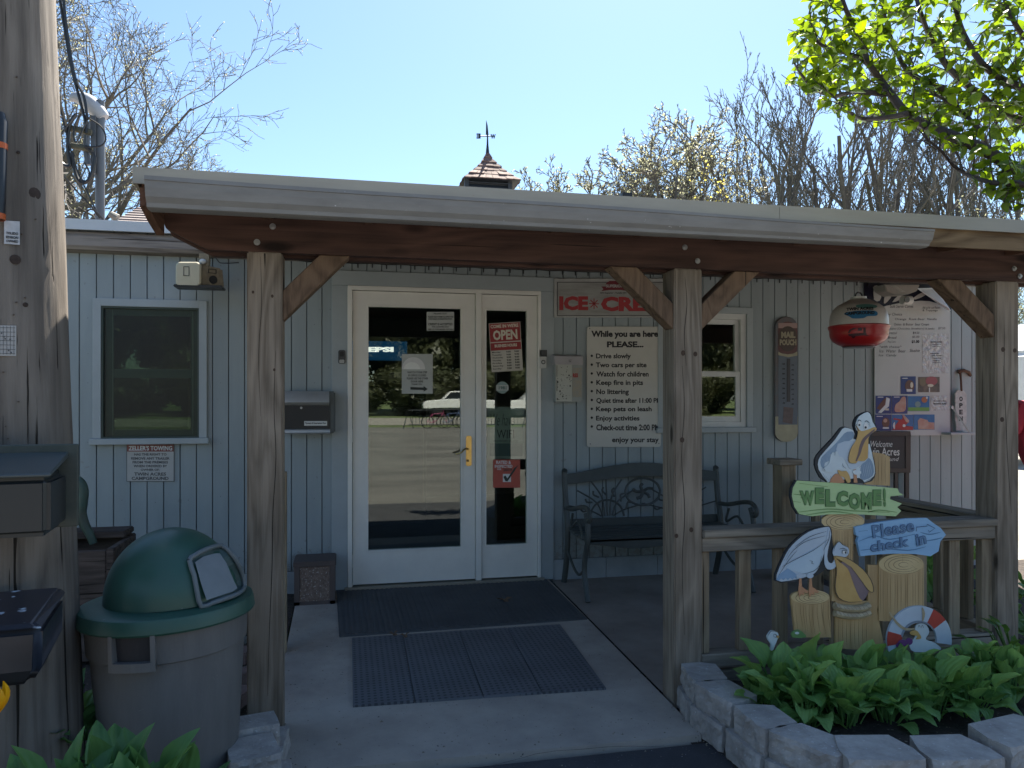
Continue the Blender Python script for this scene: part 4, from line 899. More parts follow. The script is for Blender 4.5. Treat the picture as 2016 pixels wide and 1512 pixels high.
# hanging bobber lamp
bc = atY(1690.5, 650, 4.2); br = .186
t = thing('bobber_lantern', 'large red and white fishing bobber hanging from the porch with campground lettering', 'hanging decoration', (bc.x, 4.2, bc.z))
prof_w = [(.0, .213), (.05, .212), (.07, .203)] + [(br * (1 - (k / 12) ** 3.2) ** .42, .02 + .18 * k / 12) for k in range(11, -1, -1)]
m_bw = M('bobber_white', (.55, .50, .47), .35, (.5, .46, .42), 3); m_brd = M('bobber_red', (.40, .015, .018), .28)
MB().lathe(bc, prof_w, 36).build('upper_shell', m_bw, t, smooth=True)
MB().lathe(bc, [(br + .002, .03), (br + .010, .024), (br + .009, .012), (br + .002, .0)] + [(br * (1 - (k / 7) ** 2.6 * .42), -.012 - .098 * (k / 7) ** .9) for k in range(1, 8)] + [(.0, -.112)], 36).build('lower_shell', m_brd, t, smooth=True)
MB().lathe(bc, [(.0, -.113), (.105, -.113), (.108, -.118), (.1, -.121), (0, -.121)], 24).build('bottom_rim', m_steel, t, smooth=True)
MB().lathe(bc, [(.0, .226), (.05, .226), (.05, .212), (.046, .208)], 20).build('cap', m_white2, t, smooth=True)
MB().tube([bc + Vector((.026 * math.cos(R(a)), 0, .228 + .03 * math.sin(R(a)))) for a in range(0, 181, 20)], .005, 6).build('ring_handle', m_black, t, smooth=True)
for k in range(5):
    c0 = bc + Vector((0, 0, .266 + k * .024)); tp_ = (1, 0) if k % 2 else (0, 1)
    MB().tube([c0 + Vector((tp_[0] * .006 * math.cos(R(a)), tp_[1] * .006 * math.cos(R(a)), .014 * math.sin(R(a)))) for a in range(0, 361, 45)], .002, 5).build('chain_link', m_steel, t, smooth=True)
def on_shell(mb, zoff, rfun, flat):   # wraps flat print (x,z around the bobber centre) onto the shell
    out = MB(); out.f = mb.f
    for v in mb.v:
        z = v.z - bc.z; r = rfun(z) + flat; x = v.x - bc.x; cpx, cpy = -bc.x, -bc.y; ln = math.hypot(cpx, cpy); ux, uy = cpx / ln, cpy / ln
        th = math.asin(max(-.99, min(.99, x / r))); # angle from the direction to the path in front
        d = Vector((ux * math.cos(th) - uy * math.sin(th), uy * math.cos(th) + ux * math.sin(th), 0))
        out.v.append(Vector((bc.x + d.x * r, bc.y + d.y * r, v.z)))
    return out
def rup(z):
    s = max(0, min(.97, (z - .02) / .18)); return br * (1 - s ** 3.2) ** .42
def rlo(z): k = min(1, max(0, (-z - .012) / .098)) ** (1 / .9); return br * (1 - k ** 2.6 * .42)
def subdiv(mb, cuts=2):
    me = mb.mesh('x', None); bm = bmesh.new(); bm.from_mesh(me); bmesh.ops.triangulate(bm, faces=bm.faces[:]); bmesh.ops.subdivide_edges(bm, edges=bm.edges[:], cuts=cuts, use_grid_fill=True)
    o = MB(); o.v = [v.co.copy() for v in bm.verts]; o.f = [[v.index for v in f.verts] for f in bm.faces]; bm.free(); bpy.data.meshes.remove(me); return o
PX2M = atY(1750, 650, 4.2).x - atY(1749, 650, 4.2).x
PX2M = (4.77 - .175) / FPX
def bp_(x, y): return Vector((bc.x + (x - 1690.5) * PX2M, 4.2, 1.3 + (HZ - y) * PX2M))
def bq(x0, y0, x1, y1): return [bp_(x0, y1), bp_(x1, y1), bp_(x1, y0), bp_(x0, y0)]
def bface(pts, sm=3):
    pts = [(p.x, p.y) for p in smooth([(x, y, 0) for x, y in pts], sm)]; mb = MB(); mb.add([bp_(x, y) for x, y in pts], [list(range(len(pts)))]); return mb
on_shell(subdiv(bface([(1661, 612), (1675, 608), (1700, 607), (1722, 608), (1728, 613), (1725, 619), (1708, 620), (1700, 624), (1680, 624), (1672, 619)])), 0, rup, .0022).build('blue_splash', M('bobber_blue', (.03, .18, .36), .4), t)
on_shell(subdiv(bface([(1686, 594), (1705, 592), (1726, 595), (1724, 601), (1705, 603), (1688, 600)])), 0, rup, .0018).build('teal_splash', M('bobber_teal', (.10, .24, .22), .4), t)
mb = MB(); text_into(mb, 'TWIN ACRES', bq(1666, 599, 1720, 606), .05); text_into(mb, 'CAMPGROUND', bq(1663, 608.5, 1722, 616), .05); on_shell(mb, 0, rup, .0038).build('lettering', m_ink, t)
cam_ = MB()
for pts in ([(1669, 655), (1672, 648), (1684, 642), (1704, 642), (1705, 657), (1700, 657), (1700, 646), (1686, 646), (1676, 650), (1673, 655)], [(1669, 657), (1706, 656), (1706, 660), (1690, 662), (1680, 664), (1671, 661)], [(1689, 645), (1697, 645), (1697, 651), (1689, 651)], [(1700, 659), (1710, 661), (1710, 662.5), (1700, 661)]):
    f = MB(); f.add([bp_(x, y) for x, y in pts], [list(range(len(pts)))]); s_ = subdiv(f, 2); cam_.add(s_.v, s_.f)
f = MB(); f.add([bp_(x, y) for x, y in ell(1680, 663, 4, 4, 10)], [list(range(10))]); cam_.add(f.v, f.f)
on_shell(cam_, 0, rlo, .0025).build('caravan_drawing', M('maroon_print', (.06, .006, .012), .4), t); t.scale = (.915, .915, .915)
# string of small lights along the top of the wall
t = thing('string_lights', 'dark wire of small unlit lights strung along the wall top under the porch roof', 'string lights', W(800, 512))
mb = MB(); pts = [Vector((-.3 + i * .1, WY - .012, 2.262 - .006 * math.sin(i * 1.3) ** 2)) for i in range(50)]; mb.tube(pts, .0035, 5); mb.build('wire', m_black, t)
for i in range(0, 49): p = pts[i]; MB().tube([p, p - Vector((0, .0, .03))], [.005, .004], 5).build('bulb', m_black, t) if i != 0 else None
mb = MB(); mb.tube([p + Vector((0, 0, .05)) for p in pts[::3]], .003, 5); mb.build('upper_wire', m_black, t)
# old spot lamp on the left
Yl = WY - .30
t = thing('old_wall_lamp', 'yellowed plastic outdoor lamp box hanging under the log left of the porch post', 'outdoor lamp', atY(390, 572, Yl))
m_yel = M('yellowed_plastic', (.58, .53, .38), .4, (.52, .46, .31), 6); m_yel2 = M('stained_plastic', (.30, .25, .16), .5, (.18, .14, .09), 20)
panel(rrect(345.5, 515, 395, 564, 9), Yl, .05, 'front_cover', m_yel, t, bev=.008)
A, B = atY(390, 519, Yl + .05), atY(437, 569, Yl + .05)
MB().hexa([(A.x - .13, Yl + .05, B.z + .015), (A.x + .0, Yl + .04, B.z + .015), (B.x + .01, Yl + .13, B.z + .015), (A.x - .13, Yl + .2, B.z + .015)], [(A.x - .13, Yl + .05, A.z), (A.x, Yl + .04, A.z), (B.x, Yl + .13, A.z - .015), (A.x - .13, Yl + .2, A.z)]).build('side_housing', m_yel2, t, bevel=.01)
p0 = Vector((A.x, Yl + .04, 0)); p1 = Vector((B.x, Yl + .13, 0)); dd = (p1 - p0).normalized(); nn = Vector((dd.y, -dd.x, 0))
cz = atY(416, 551, Yl + .1).z; cc_ = p0.lerp(p1, .58) + Vector((0, 0, cz)); MB().tube([cc_, cc_ + nn * .006], .027, 18).build('speaker_hole', m_black, t)
def sq_ring(c, w_, h_, name, mat, n_):
    mb = MB(); e = .003
    for a, b, c2, d2 in ((-w_, w_, -h_, -h_ + e), (-w_, w_, h_ - e, h_), (-w_, -w_ + e, -h_, h_), (w_ - e, w_, -h_, h_)):
        q = [c + dd_ * u + Vector((0, 0, v)) + n_ * .004 for dd_, u, v in ((axis_, a, c2), (axis_, b, c2), (axis_, b, d2), (axis_, a, d2))]; mb.prism(q, -n_ * .004)
    return mb.build(name, mat, t)
axis_ = dd; sq_ring(p0.lerp(p1, .55) + Vector((0, 0, cz + .055)), .026, .014, 'label_outline', m_black, nn)
axis_ = Vector((1, 0, 0)); sq_ring(atY(367, 534, Yl), .017, .03, 'label_outline', m_black, Vector((0, -1, 0)))
MB().box(A.x - .14, B.x + .01, Yl + .0, Yl + .14, B.z - .0, B.z + .016).build('base_tray', m_black, t, bevel=.004)
MB().box(A.x + .0, A.x + .06, Yl + .08, Yl + .14, A.z - .01, 2.25).build('hanger', m_yel2, t)
p = atY(399, 515, Yl + .06); MB().ball(p, .018, 10, 8, (1.3, 1, 1)).build('sensor_knob', m_white2, t, smooth=True)
MB().tube(smooth([atY(420, 500, WY - .1), atY(428, 512, WY - .1), atY(437, 518, WY - .08), atY(470, 517, WY - .03)], 4, False), .004, 6).build('cable', m_sink, t, smooth=True)
# mast with service cables
YM = 5.8
mt = atY(196, 205, YM); mbot = atY(197, 440, YM)
t = thing('service_mast', 'grey steel electric service mast with light hood rising behind the left roof edge', 'mast', (mt.x, YM, 2.45))
m_mast = M('mast_grey', (.13, .145, .16), .5, metal=.3)
MB().tube([(mbot.x, YM, 2.4), (mbot.x, YM, atY(0, 340, YM).z)], .030, 12).tube([(mbot.x, YM, atY(0, 340, YM).z), (mt.x, YM, mt.z + .02)], .033, 12).build('pole', m_mast, t, smooth=True)
A, B = atY(183, 232, YM), atY(192, 345, YM); MB().box(A.x, B.x, YM - .05, YM - .02, B.z, A.z).build('slotted_rail', m_mast, t)
mb = MB()
for k in range(7): z = A.z - .03 - k * .055; mb.tube([(A.x + .01, YM - .052, z), (A.x + .01, YM - .06, z)], .012, 8)
mb.build('rail_holes', M('hole_light', (.5, .55, .6), .5), t) if False else None
hood = smooth([atY(138, 198, YM), atY(148, 192, YM), atY(170, 199, YM), atY(192, 218, YM), atY(204, 233, YM)], 3, False)
MB().tube(hood, [.012, .02, .03, .036, .042, .048, .052, .056, .056, .054, .05, .046, .04][:len(hood)], 12).build('light_hood', M('pale_hood', (.42, .44, .47), .4), t, smooth=True)
for px, py in ((152, 256), (154, 290)):
    p = atY(px, py, YM - .08); MB().tube([p + Vector((-.045, 0, .01)), p + Vector((.09, 0, -.01))], .022, 10).build('insulator', M('insulator_olive', (.09, .09, .06), .5), t, bevel=.004)
MB().tube([atY(172, 240, YM - .06), atY(170, 300, YM - .06), atY(174, 325, YM - .06)], .02, 8).build('lamp_arm', m_mast, t)
cables = [[(118, 0), (128, 60), (140, 130), (158, 200), (168, 240), (170, 262)], [(125, 0), (133, 70), (147, 150), (165, 190), (172, 235)],
          [(152, 222), (138, 240), (120, 265), (105, 280), (100, 282)], [(150, 225), (136, 250), (134, 300), (138, 326), (122, 322), (106, 300)],
          [(160, 225), (146, 250), (150, 280), (175, 230)], [(170, 230), (200, 250), (208, 275), (196, 288), (166, 289)], [(168, 289), (186, 310), (178, 350), (160, 360), (148, 340), (142, 300)],
          [(97, 120), (125, 240), (150, 330), (180, 395), (196, 430)], [(112, 330), (150, 375), (188, 415), (205, 435)], [(166, 320), (176, 340), (170, 356), (156, 352)], [(165, 438), (167, 420), (182, 412), (192, 425)]]
for i, c_ in enumerate(cables):
    r = .010 if i in (0, 1) else (.013 if i in (3, 6) else .006)
    MB().tube(smooth([atY(x, y, YM - .10 - .01 * (i % 3)) for x, y in c_], 5, False), r, 6).build('cable', m_black, t, smooth=True)
t = thing('roof_spotlight', 'small grey spotlight on the roof edge right of the service mast', 'spotlight', atY(229, 437, YM))
MB().tube([atY(229, 438, YM), atY(227, 428, YM)], .016, 8).tube([atY(217, 421, YM), atY(231, 430, YM)], [.022, .03], 10).build('lamp_head', M('lamp_khaki', (.2, .2, .17), .5), t)

random.seed(12); mb = MB()
for k in range(420):
    u = random.random(); x = random.uniform(XL + .02, 3.3 if u < .3 else XJ - .02); y = random.uniform(2.55, 5.3) if u < .6 else random.uniform(2.4, 3.2)
    if random.random() < .35: x = random.choice([XL + .03, XJ, XJ + .03]) + random.gauss(0, .02)
    lp = lipY(x); z = g(y) + (.001 if y > lp else -.02); s_ = random.uniform(.002, .007) * (1.6 if random.random() < .1 else 1); c0 = Vector((x, y, z)); a = random.uniform(0, 6.28)
    v4 = [c0 + Vector((s_ * math.cos(a + q), s_ * math.sin(a + q) * random.uniform(.3, 1), 0)) for q in (0, 2.1, 4.2)]; mb.add(v4 + [c0 + Vector((0, 0, s_ * .7))], [(0, 1, 3), (1, 2, 3), (2, 0, 3)])
lt = mb.build('litter', m_bits); lt['kind'] = 'stuff'; tag(lt, 'small pale grit and leaf bits scattered on the concrete and paving', 'litter')
m_ck = M('hairline_dark', (.07, .062, .055), .95)
def gcrack(pts, w_):
    mb = MB(); P = smooth([Vector((x, y, g(y) + .0012)) for x, y in pts], 5, False); P = [p + Vector((random.gauss(0, .006), random.gauss(0, .004), 0)) for p in P]; n = len(P)
    for i, p in enumerate(P): ww = w_ * (.4 + random.random()) ; mb.v += [Vector((p.x, p.y - ww, g(p.y) + .0012)), Vector((p.x, p.y + ww, g(p.y) + .0012))]
    mb.f = [[2 * i, 2 * i + 2, 2 * i + 3, 2 * i + 1] for i in range(n - 1)]; mb.build('concrete_crack', m_ck)['kind'] = 'structure'
gcrack([(-.28, 2.95), (.05, 2.99), (.4, 2.93), (.85, 3.02), (1.3, 2.97)], .0012); gcrack([(.1, 2.75), (.16, 2.84), (.13, 2.97)], .001)
# ================================================================ mats, leaves
m_mat = M('rubber_mat', (.10, .103, .105), .8, (.07, .073, .075), 4, bump=.6, bs=60)
m_mat2 = M('rubber_tile', (.075, .08, .092), .7, (.055, .06, .07), 5, bump=.3)
P = [atG(662, 1163), atG(668, 1255), atG(1156, 1220), atG(1070, 1137)]
cxy = sum(P, Vector()) / 4
t = thing('door_mat', 'long black ribbed rubber mat right against the glass door', 'door mat', cxy)
def quad_box(P, h): q = [p + Vector((0, 0, h)) for p in P]; return MB().hexa([p - Vector((0, 0, .002)) for p in P], q)
quad_box(P, .007).build('base', m_mat, t)
a, b, c, d = [p + Vector((0, 0, .007)) for p in P]        # a back-left, b front-left, c front-right, d back-right
mb = MB(); n = 46
for i in range(n):
    u0, u1 = (i + .2) / n, (i + .75) / n; A0, A1, B0, B1 = a.lerp(d, u0), a.lerp(d, u1), b.lerp(c, u0), b.lerp(c, u1)
    A0, B0 = A0.lerp(B0, .03), B0.lerp(A0, .03); A1, B1 = A1.lerp(B1, .03), B1.lerp(A1, .03); up = Vector((0, 0, .003)); mb.hexa([B0, B1, A1, A0], [B0 + up, B1 + up, A1 + up, A0 + up])
o = mb.build('ribs', m_mat, t); o['kind'] = 'stuff'
P = [atG(692, 1259), atG(694, 1393), atG(1194, 1358), atG(1103, 1232)]
cxy = sum(P, Vector()) / 4
t = thing('tile_mat', 'dark grey perforated rubber tile mat on the concrete in front of the door mat', 'mat', cxy)
a, b, c, d = P; cuts = [0, .235, .5, .735, 1]
pm, pn, pl_, pp_ = newmat('perforated_rubber')
pp_.inputs['Roughness'].default_value = .7
tcn = pn.new('ShaderNodeTexCoord'); mpn = pn.new('ShaderNodeMapping'); mpn.inputs['Scale'].default_value = (34, 34, 0); mpn.inputs['Rotation'].default_value = (0, 0, 0); pl_.new(tcn.outputs['Object'], mpn.inputs[0])
vor = pn.new('ShaderNodeTexVoronoi'); vor.inputs['Scale'].default_value = 1; vor.inputs['Randomness'].default_value = 0; pl_.new(mpn.outputs[0], vor.inputs[0])
crn = pn.new('ShaderNodeValToRGB'); crn.color_ramp.elements[0].position = .24; crn.color_ramp.elements[1].position = .30; crn.color_ramp.elements[0].color = (.08, .083, .09, 1); crn.color_ramp.elements[1].color = (.17, .175, .185, 1)
pl_.new(vor.outputs['Distance'], crn.inputs[0]); nzn = pn.new('ShaderNodeTexNoise'); nzn.inputs['Scale'].default_value = 5; nzn.inputs['Detail'].default_value = 5; pl_.new(tcn.outputs['Object'], nzn.inputs[0])
mxn = pn.new('ShaderNodeMixRGB'); mxn.blend_type = 'MULTIPLY'; mxn.inputs[0].default_value = .7; pl_.new(crn.outputs[0], mxn.inputs[1]); pl_.new(nzn.outputs[0], mxn.inputs[2]); pl_.new(mxn.outputs[0], pp_.inputs['Base Color'])
bpn = pn.new('ShaderNodeBump'); bpn.inputs['Distance'].default_value = .004; pl_.new(crn.outputs[0], bpn.inputs['Height']); pl_.new(bpn.outputs[0], pp_.inputs['Normal'])
mxn.inputs[0].default_value = .5
for i in range(4):
    u0, u1 = cuts[i] + .0014, cuts[i + 1] - .0014
    quad_box([a.lerp(d, u0), b.lerp(c, u0), b.lerp(c, u1), a.lerp(d, u1)], .011).build('mat_tile', pm, t, bevel=.002, seg=1)
m_dry = M('dry_leaf', (.20, .13, .08), .9, (.12, .08, .05), 30)
def dry_leaf(px, py, s, rot, lab):
    p = atG(px, py, .018); mb = MB(); n = 14
    pts = []
    for k in range(n): a = 2 * math.pi * k / n + rot; r = s * (1 if k % 2 else .55) * (1.2 if k % 4 == 1 else .9); pts.append(p + Vector((r * math.cos(a), r * math.sin(a), .012 * math.sin(a * 2 + 1) + .006)))
    mb.v = [p + Vector((0, 0, .004))] + pts; mb.f = [[0, i + 1, (i + 1) % n + 1] for i in range(n)]
    mb.tube([p, p + Vector((s * 1.4 * math.cos(rot + 2), s * 1.4 * math.sin(rot + 2), .006))], .0015, 4)
    tag(mb.build('dry_leaf', m_dry), lab, 'leaf')
dry_leaf(993, 1181, .045, .4, 'dry brown star shaped leaf lying on the ribbed door mat')
dry_leaf(775, 1248, .028, 1.4, 'small curled dry leaf on the gap between the two mats')
dry_leaf(797, 1252, .024, 2.4, 'tiny dry leaf at the back edge of the tile mat')
# ================================================================ garden bench
m_bench = M('bench_dark_green_iron', (.075, .085, .078), .5, (.055, .062, .057), 8, bump=.2, spec=.5)
BX0, BX1, BYb, BYf = 1.575, 2.83, 5.40, 4.93
zg = g(5.2)
t = thing('garden_bench', 'dark green cast iron garden bench with arched back against the wall', 'bench', ((BX0 + BX1) / 2, 5.2, zg))
def bt(pts, r, name, n=8, k=5): return MB().tube(smooth(pts, k, False), r, n).build(name, m_bench, t, smooth=True)
for x, nm in ((BX0 + .02, 'l'), (BX1 - .02, 'r')):
    bt([(x, BYb + .06, zg), (x, BYb - .01, zg + .2), (x, BYb - .03, zg + .42), (x, BYb + .02, zg + .62), (x, BYb + .05, zg + .80), (x, BYb + .045, zg + .83)], .022, 'rear_leg')
    bt([(x, BYf - .04, zg), (x, BYf - .01, zg + .06), (x, BYf + .04, zg + .2), (x, BYf + .0, zg + .34), (x, BYf - .04, zg + .42), (x, BYf - .03, zg + .52), (x, BYf + .0, zg + .585)], .019, 'front_leg')
    bt([(x, BYb - .02, zg + .56), (x, BYb - .15, zg + .57), (x, BYf + .10, zg + .615), (x, BYf - .02, zg + .62), (x, BYf - .08, zg + .585), (x, BYf - .07, zg + .545), (x, BYf - .03, zg + .54), (x, BYf - .025, zg + .565)], .016, 'arm_rest')
    bt([(x, BYf + .04, zg + .2), (x, BYf + .16, zg + .14), (x, BYf + .28, zg + .16), (x, BYb - .02, zg + .26)], .010, 'leg_scroll')
    bt([(x, BYf + .06, zg + .4), (x, BYf + .18, zg + .5), (x, BYb - .12, zg + .44), (x, BYb - .16, zg + .54)], .009, 'arm_scroll')
n = 24
def crest(u): return zg + .80 + .075 * math.sin(math.pi * u) ** 1.5
def backY(z): return BYb + .0 + (z - zg - .42) * .12
mb = MB()
for i in range(n + 1):
    u = i / n; x = BX0 + (BX1 - BX0) * u; zt_c = crest(u); th = .07 + .03 * math.sin(math.pi * u)
    mb.v += [Vector((x, backY(zt_c) - .012, zt_c)), Vector((x, backY(zt_c) + .012, zt_c)), Vector((x, backY(zt_c - th) + .012, zt_c - th)), Vector((x, backY(zt_c - th) - .012, zt_c - th))]
for i in range(n):
    for j in range(4): mb.f.append([i * 4 + j, i * 4 + (j + 1) % 4, (i + 1) * 4 + (j + 1) % 4, (i + 1) * 4 + j])
mb.f += [[0, 1, 2, 3], [n * 4 + 3, n * 4 + 2, n * 4 + 1, n * 4]]
mb.build('crest_rail', m_bench, t, weld=True, bevel=.004)
MB().box(BX0 + .03, BX1 - .03, backY(zg + .45) - .01, backY(zg + .45) + .014, zg + .41, zg + .475).build('lower_back_rail', m_bench, t, bevel=.004)
def bk(x, z): return (x, backY(z), z)
W_ = BX1 - BX0
for cxu in (.27, .73):                      # two fan shaped fern panels
    cx0 = BX0 + W_ * cxu
    for k in range(7):
        a = R(18 + 24 * k); L = .30 if k in (0, 6) else .29
        ex = cx0 + math.cos(a) * L * 1.05; ez = min(zg + .48 + math.sin(a) * .30, crest((min(max(ex, BX0), BX1) - BX0) / W_) - .07); ex = min(max(ex, BX0 + .04), BX1 - .04)
        mx_ = (cx0 + ex) / 2; bt([bk(cx0 + math.cos(a) * .05, zg + .49), bk(mx_ - .03 * math.sin(a * 2), zg + .48 + (ez - zg - .48) * .55), bk(ex, ez)], [.006] * 11, 'fan_spoke', 6)
        bt([bk(mx_, zg + .49 + (ez - zg - .48) * .5), bk(mx_ + .04 * math.cos(a + .9), zg + .5 + (ez - zg - .48) * .5 + .04 * math.sin(a + .9)), bk(mx_ + .055 * math.cos(a + .4), zg + .5 + (ez - zg - .48) * .5 + .055 * math.sin(a + .4))], .007, 'leaf_curl', 6)
    bt([bk(cx0 + .13 * math.cos(R(a)), zg + .485 + .12 * math.sin(R(a))) for a in range(0, 181, 30)], .008, 'fan_arch', 6)
cx0 = BX0 + W_ * .5
bt([bk(cx0 + .14 * math.cos(R(a)), zg + .66 + .10 * math.sin(R(a))) for a in range(0, 361, 30)], .009, 'centre_oval', 6)
for k in range(5): a = R(90 + 72 * k); bt([bk(cx0, zg + .66), bk(cx0 + .05 * math.cos(a + .3), zg + .66 + .04 * math.sin(a + .3)), bk(cx0 + .085 * math.cos(a), zg + .66 + .06 * math.sin(a))], .012, 'rose_petal', 6)
for i in range(7):
    y = BYf + .0 + i * .066; zz = zg + .40 - .012 * math.sin(math.pi * i / 6) + (.0 if i else -.012)
    MB().box(BX0 + .02, BX1 - .02, y, y + .054, zz, zz + .022).build('seat_slat', m_bench, t, bevel=.004, seg=1)
mb = MB(); pts = [(BX0 + .04, zg + .375), (BX0 + .18, zg + .36), (BX0 + .35, zg + .335), (BX0 + W_ / 2, zg + .345), (BX1 - .35, zg + .335), (BX1 - .18, zg + .36), (BX1 - .04, zg + .375)]
pts = smooth([(x, BYf, z) for x, z in pts], 3, False)
mb.prism([p for p in pts] + [(BX1 - .02, BYf, zg + .405), (BX0 + .02, BYf, zg + .405)], (0, .014, 0)); mb.build('front_apron', m_bench, t)

# ================================================================ trash can
cc = camf((331 - 1008) / FPX * 2.84, 2.84, 0); zc_ = 0
tilt = Matrix.Rotation(R(2.5), 4, Vector((CO * 0 + SI, CO, 0)).cross(Vector((0, 0, 1))).cross(Vector((0, 0, 1)))) if False else Matrix.Rotation(R(-1.5), 4, Vector((SI, CO, 0)))
zb = -.16; zr = .555
t = thing('trash_can', 'round grey plastic trash can with a green dome lid left of the porch post', 'trash can', (cc.x, cc.y, zb))
m_bar = M('grey_brown_plastic', (.18, .17, .16), .55, (.135, .127, .12), 5, (2, 2, .5), bump=.3, bs=60, speck=((.2, .18, .17), 38, .74))
m_lid = M('dark_green_plastic', (.028, .095, .068), .40, (.036, .088, .066), 7, bump=.2, bs=70, speck=((.10, .15, .13), 30, .74))
m_flap = M('faded_grey_plastic', (.21, .24, .26), .5, (.16, .185, .205), 6)
C0 = Vector((cc.x, cc.y, 0))
def tl(v): v = Vector(v); return C0 + Vector((0, 0, zr)) + (tilt @ (v - Vector((0, 0, zr))))
def tmb(mb): mb.v = [tl(v) for v in mb.v]; return mb
rb = [(.215, zb), (.222, zb + .02), (.255, .30), (.262, .40), (.272, .405), (.276, .48), (.284, .54), (.284, .555), (.27, .555), (.25, .40), (.21, zb + .03), (0, zb + .03)]
tmb(MB().lathe((0, 0, 0), [(0, zb)] + rb, 48)).build('barrel', m_bar, t, smooth=True, angle=50)
RB = .302
tmb(MB().lathe((0, 0, 0), [(RB - .012, zr - .045), (RB - .002, zr - .047), (RB + .002, zr - .04), (RB - .003, zr - .003), (RB - .006, zr + .004), (RB - .014, zr + .007), (.245, zr + .012), (.235, zr + .013), (.20, zr + .02)], 64)).build('lid_brim', m_lid, t, smooth=True, angle=25)
RD = .229; ZD = zr + .016
dome = [(RD * math.cos(R(a)), ZD + (.252) * math.sin(R(a))) for a in range(0, 91, 5)]
tmb(MB().lathe((.014, 0, 0), dome[:-1] + [(.0005, ZD + .252)], 64)).build('dome', m_lid, t, smooth=True, angle=60)
# handle loops on the barrel
FA = math.atan2(-1, 0)
def cyl(a, r, z): return tl((r * math.cos(a), r * math.sin(a), z))
toC = math.atan2(EYE.y - C0.y, EYE.x - C0.x)
for off in (-.40, -.40 + math.pi):
    ac = toC + off; mb = MB(); da = .26
    for za, zb_, ra, rbb in ((.50, .525, .272, .312), (.405, .43, .262, .305)): pass
    ring_ = []
    for a0, a1, z0, z1 in ((ac - da, ac - da + .05, .40, .515), (ac + da - .05, ac + da, .40, .515), (ac - da, ac + da, .392, .422)):
        n = 6
        for i in range(n):
            aa, ab = a0 + (a1 - a0) * i / n, a0 + (a1 - a0) * (i + 1) / n
            mb.hexa([cyl(aa, .262, z0), cyl(ab, .262, z0), cyl(ab, .302, z0), cyl(aa, .302, z0)], [cyl(aa, .262, z1), cyl(ab, .262, z1), cyl(ab, .302, z1), cyl(aa, .302, z1)])
    mb.build('handle', m_bar, t, weld=True)
    mb = MB(); n = 6
    for i in range(n + 1):
        aa = ac - da + .05 + (2 * da - .1) * i / n; mb.v += [cyl(aa, .2765, .422), cyl(aa, .2835, .512)]
    mb.f = [[2 * i, 2 * i + 2, 2 * i + 3, 2 * i + 1] for i in range(n)]; mb.build('handle_shade_patch', M('handle_shade_dark', (.035, .033, .036), .6), t)  # dark patch flush on the barrel, painting the shade inside the handle loop
random.seed(31); mb = MB()
for k in range(26):
    a0 = toC + random.uniform(-1.2, 1.2); z0 = random.uniform(-.08, .38); da_, dz_ = random.uniform(-.06, .1), random.uniform(-.05, .07); rr_ = lambda z: .2165 + (z - zb - .02) * .0945 if z < .30 else .256 + (z - .30) * .06
    p, q = (a0, z0), (a0 + da_, min(z0 + dz_, .385)); w_ = random.uniform(.0005, .0013)
    mb.add([cyl(p[0], rr_(p[1]) + .0015, p[1] - w_), cyl(q[0], rr_(q[1]) + .0015, q[1] - w_ * .3), cyl(q[0], rr_(q[1]) + .0015, q[1] + w_ * .3), cyl(p[0], rr_(p[1]) + .0015, p[1] + w_)], [(0, 1, 2, 3)])
sc_ = mb.build('scratches', M('scuffed_plastic', (.27, .25, .24), .7), t); sc_['kind'] = 'stuff'
# swing flap with frame, on the right hand side of the dome
dc = tl((.014, 0, ZD))
def dome_pt(px, py, k=1.0):
    d = ray(px, py); o_ = EYE - dc; S = Vector((1, 1, RD / .252)); dd_ = Vector((d.x, d.y, d.z * S.z)); oo = Vector((o_.x, o_.y, o_.z * S.z)); r = RD * k
    A = dd_.dot(dd_); B = 2 * dd_.dot(oo); Cq = oo.dot(oo) - r * r; disc_ = B * B - 4 * A * Cq
    tt = (-B - math.sqrt(max(disc_, 0))) / (2 * A); return EYE + d * tt
fpts = [(373, 1103), (384, 1093), (400, 1084), (418, 1077), (436, 1074), (452, 1086), (466, 1106), (477, 1130), (481, 1155), (470, 1168), (445, 1178), (418, 1187), (396, 1194), (388, 1165), (382, 1132)]
out_ = []
for x, y in fpts:
    p = dome_pt(x, y, 1.06 if x < 440 else 1.10); out_.append(p)
ctr = sum(out_, Vector()) / len(out_)
nrm = (ctr - dc).normalized()
loop = smooth(out_, 2)
MB().tube(loop + [loop[0]], .0085, 8, cap=False).build('flap_frame', M('flap_frame_grey', (.15, .175, .185), .5), t, smooth=True)
mb = MB(); n = len(loop); inner = [dc + (p - dc) * .93 for p in loop]; mb.v = loop + inner; mb.f = [[i, (i + 1) % n, n + (i + 1) % n, n + i] for i in range(n)]; mb.build('flap_hood', m_lid, t, smooth=True)
panel_pts = [ (x, y) for x, y in ((382, 1108), (400, 1096), (420, 1090), (432, 1089), (446, 1108), (456, 1135), (463, 1160), (455, 1166), (430, 1174), (402, 1184), (394, 1150))]
pp2 = [dome_pt(x, y, 1.05) for x, y in panel_pts]
c2 = sum(pp2, Vector()) / len(pp2); pn2 = (c2 - dc).normalized()
pp2 = [p - pn2 * (p - c2).dot(pn2) * .6 for p in pp2]
pp2 = [p + nrm * .004 for p in pp2]
mb = MB(); k = len(pp2); mb.v = pp2 + [c2 + nrm * .01]; mb.f = [[i, (i + 1) % k, k] for i in range(k)]; mb.build('flap', m_flap, t, smooth=True)
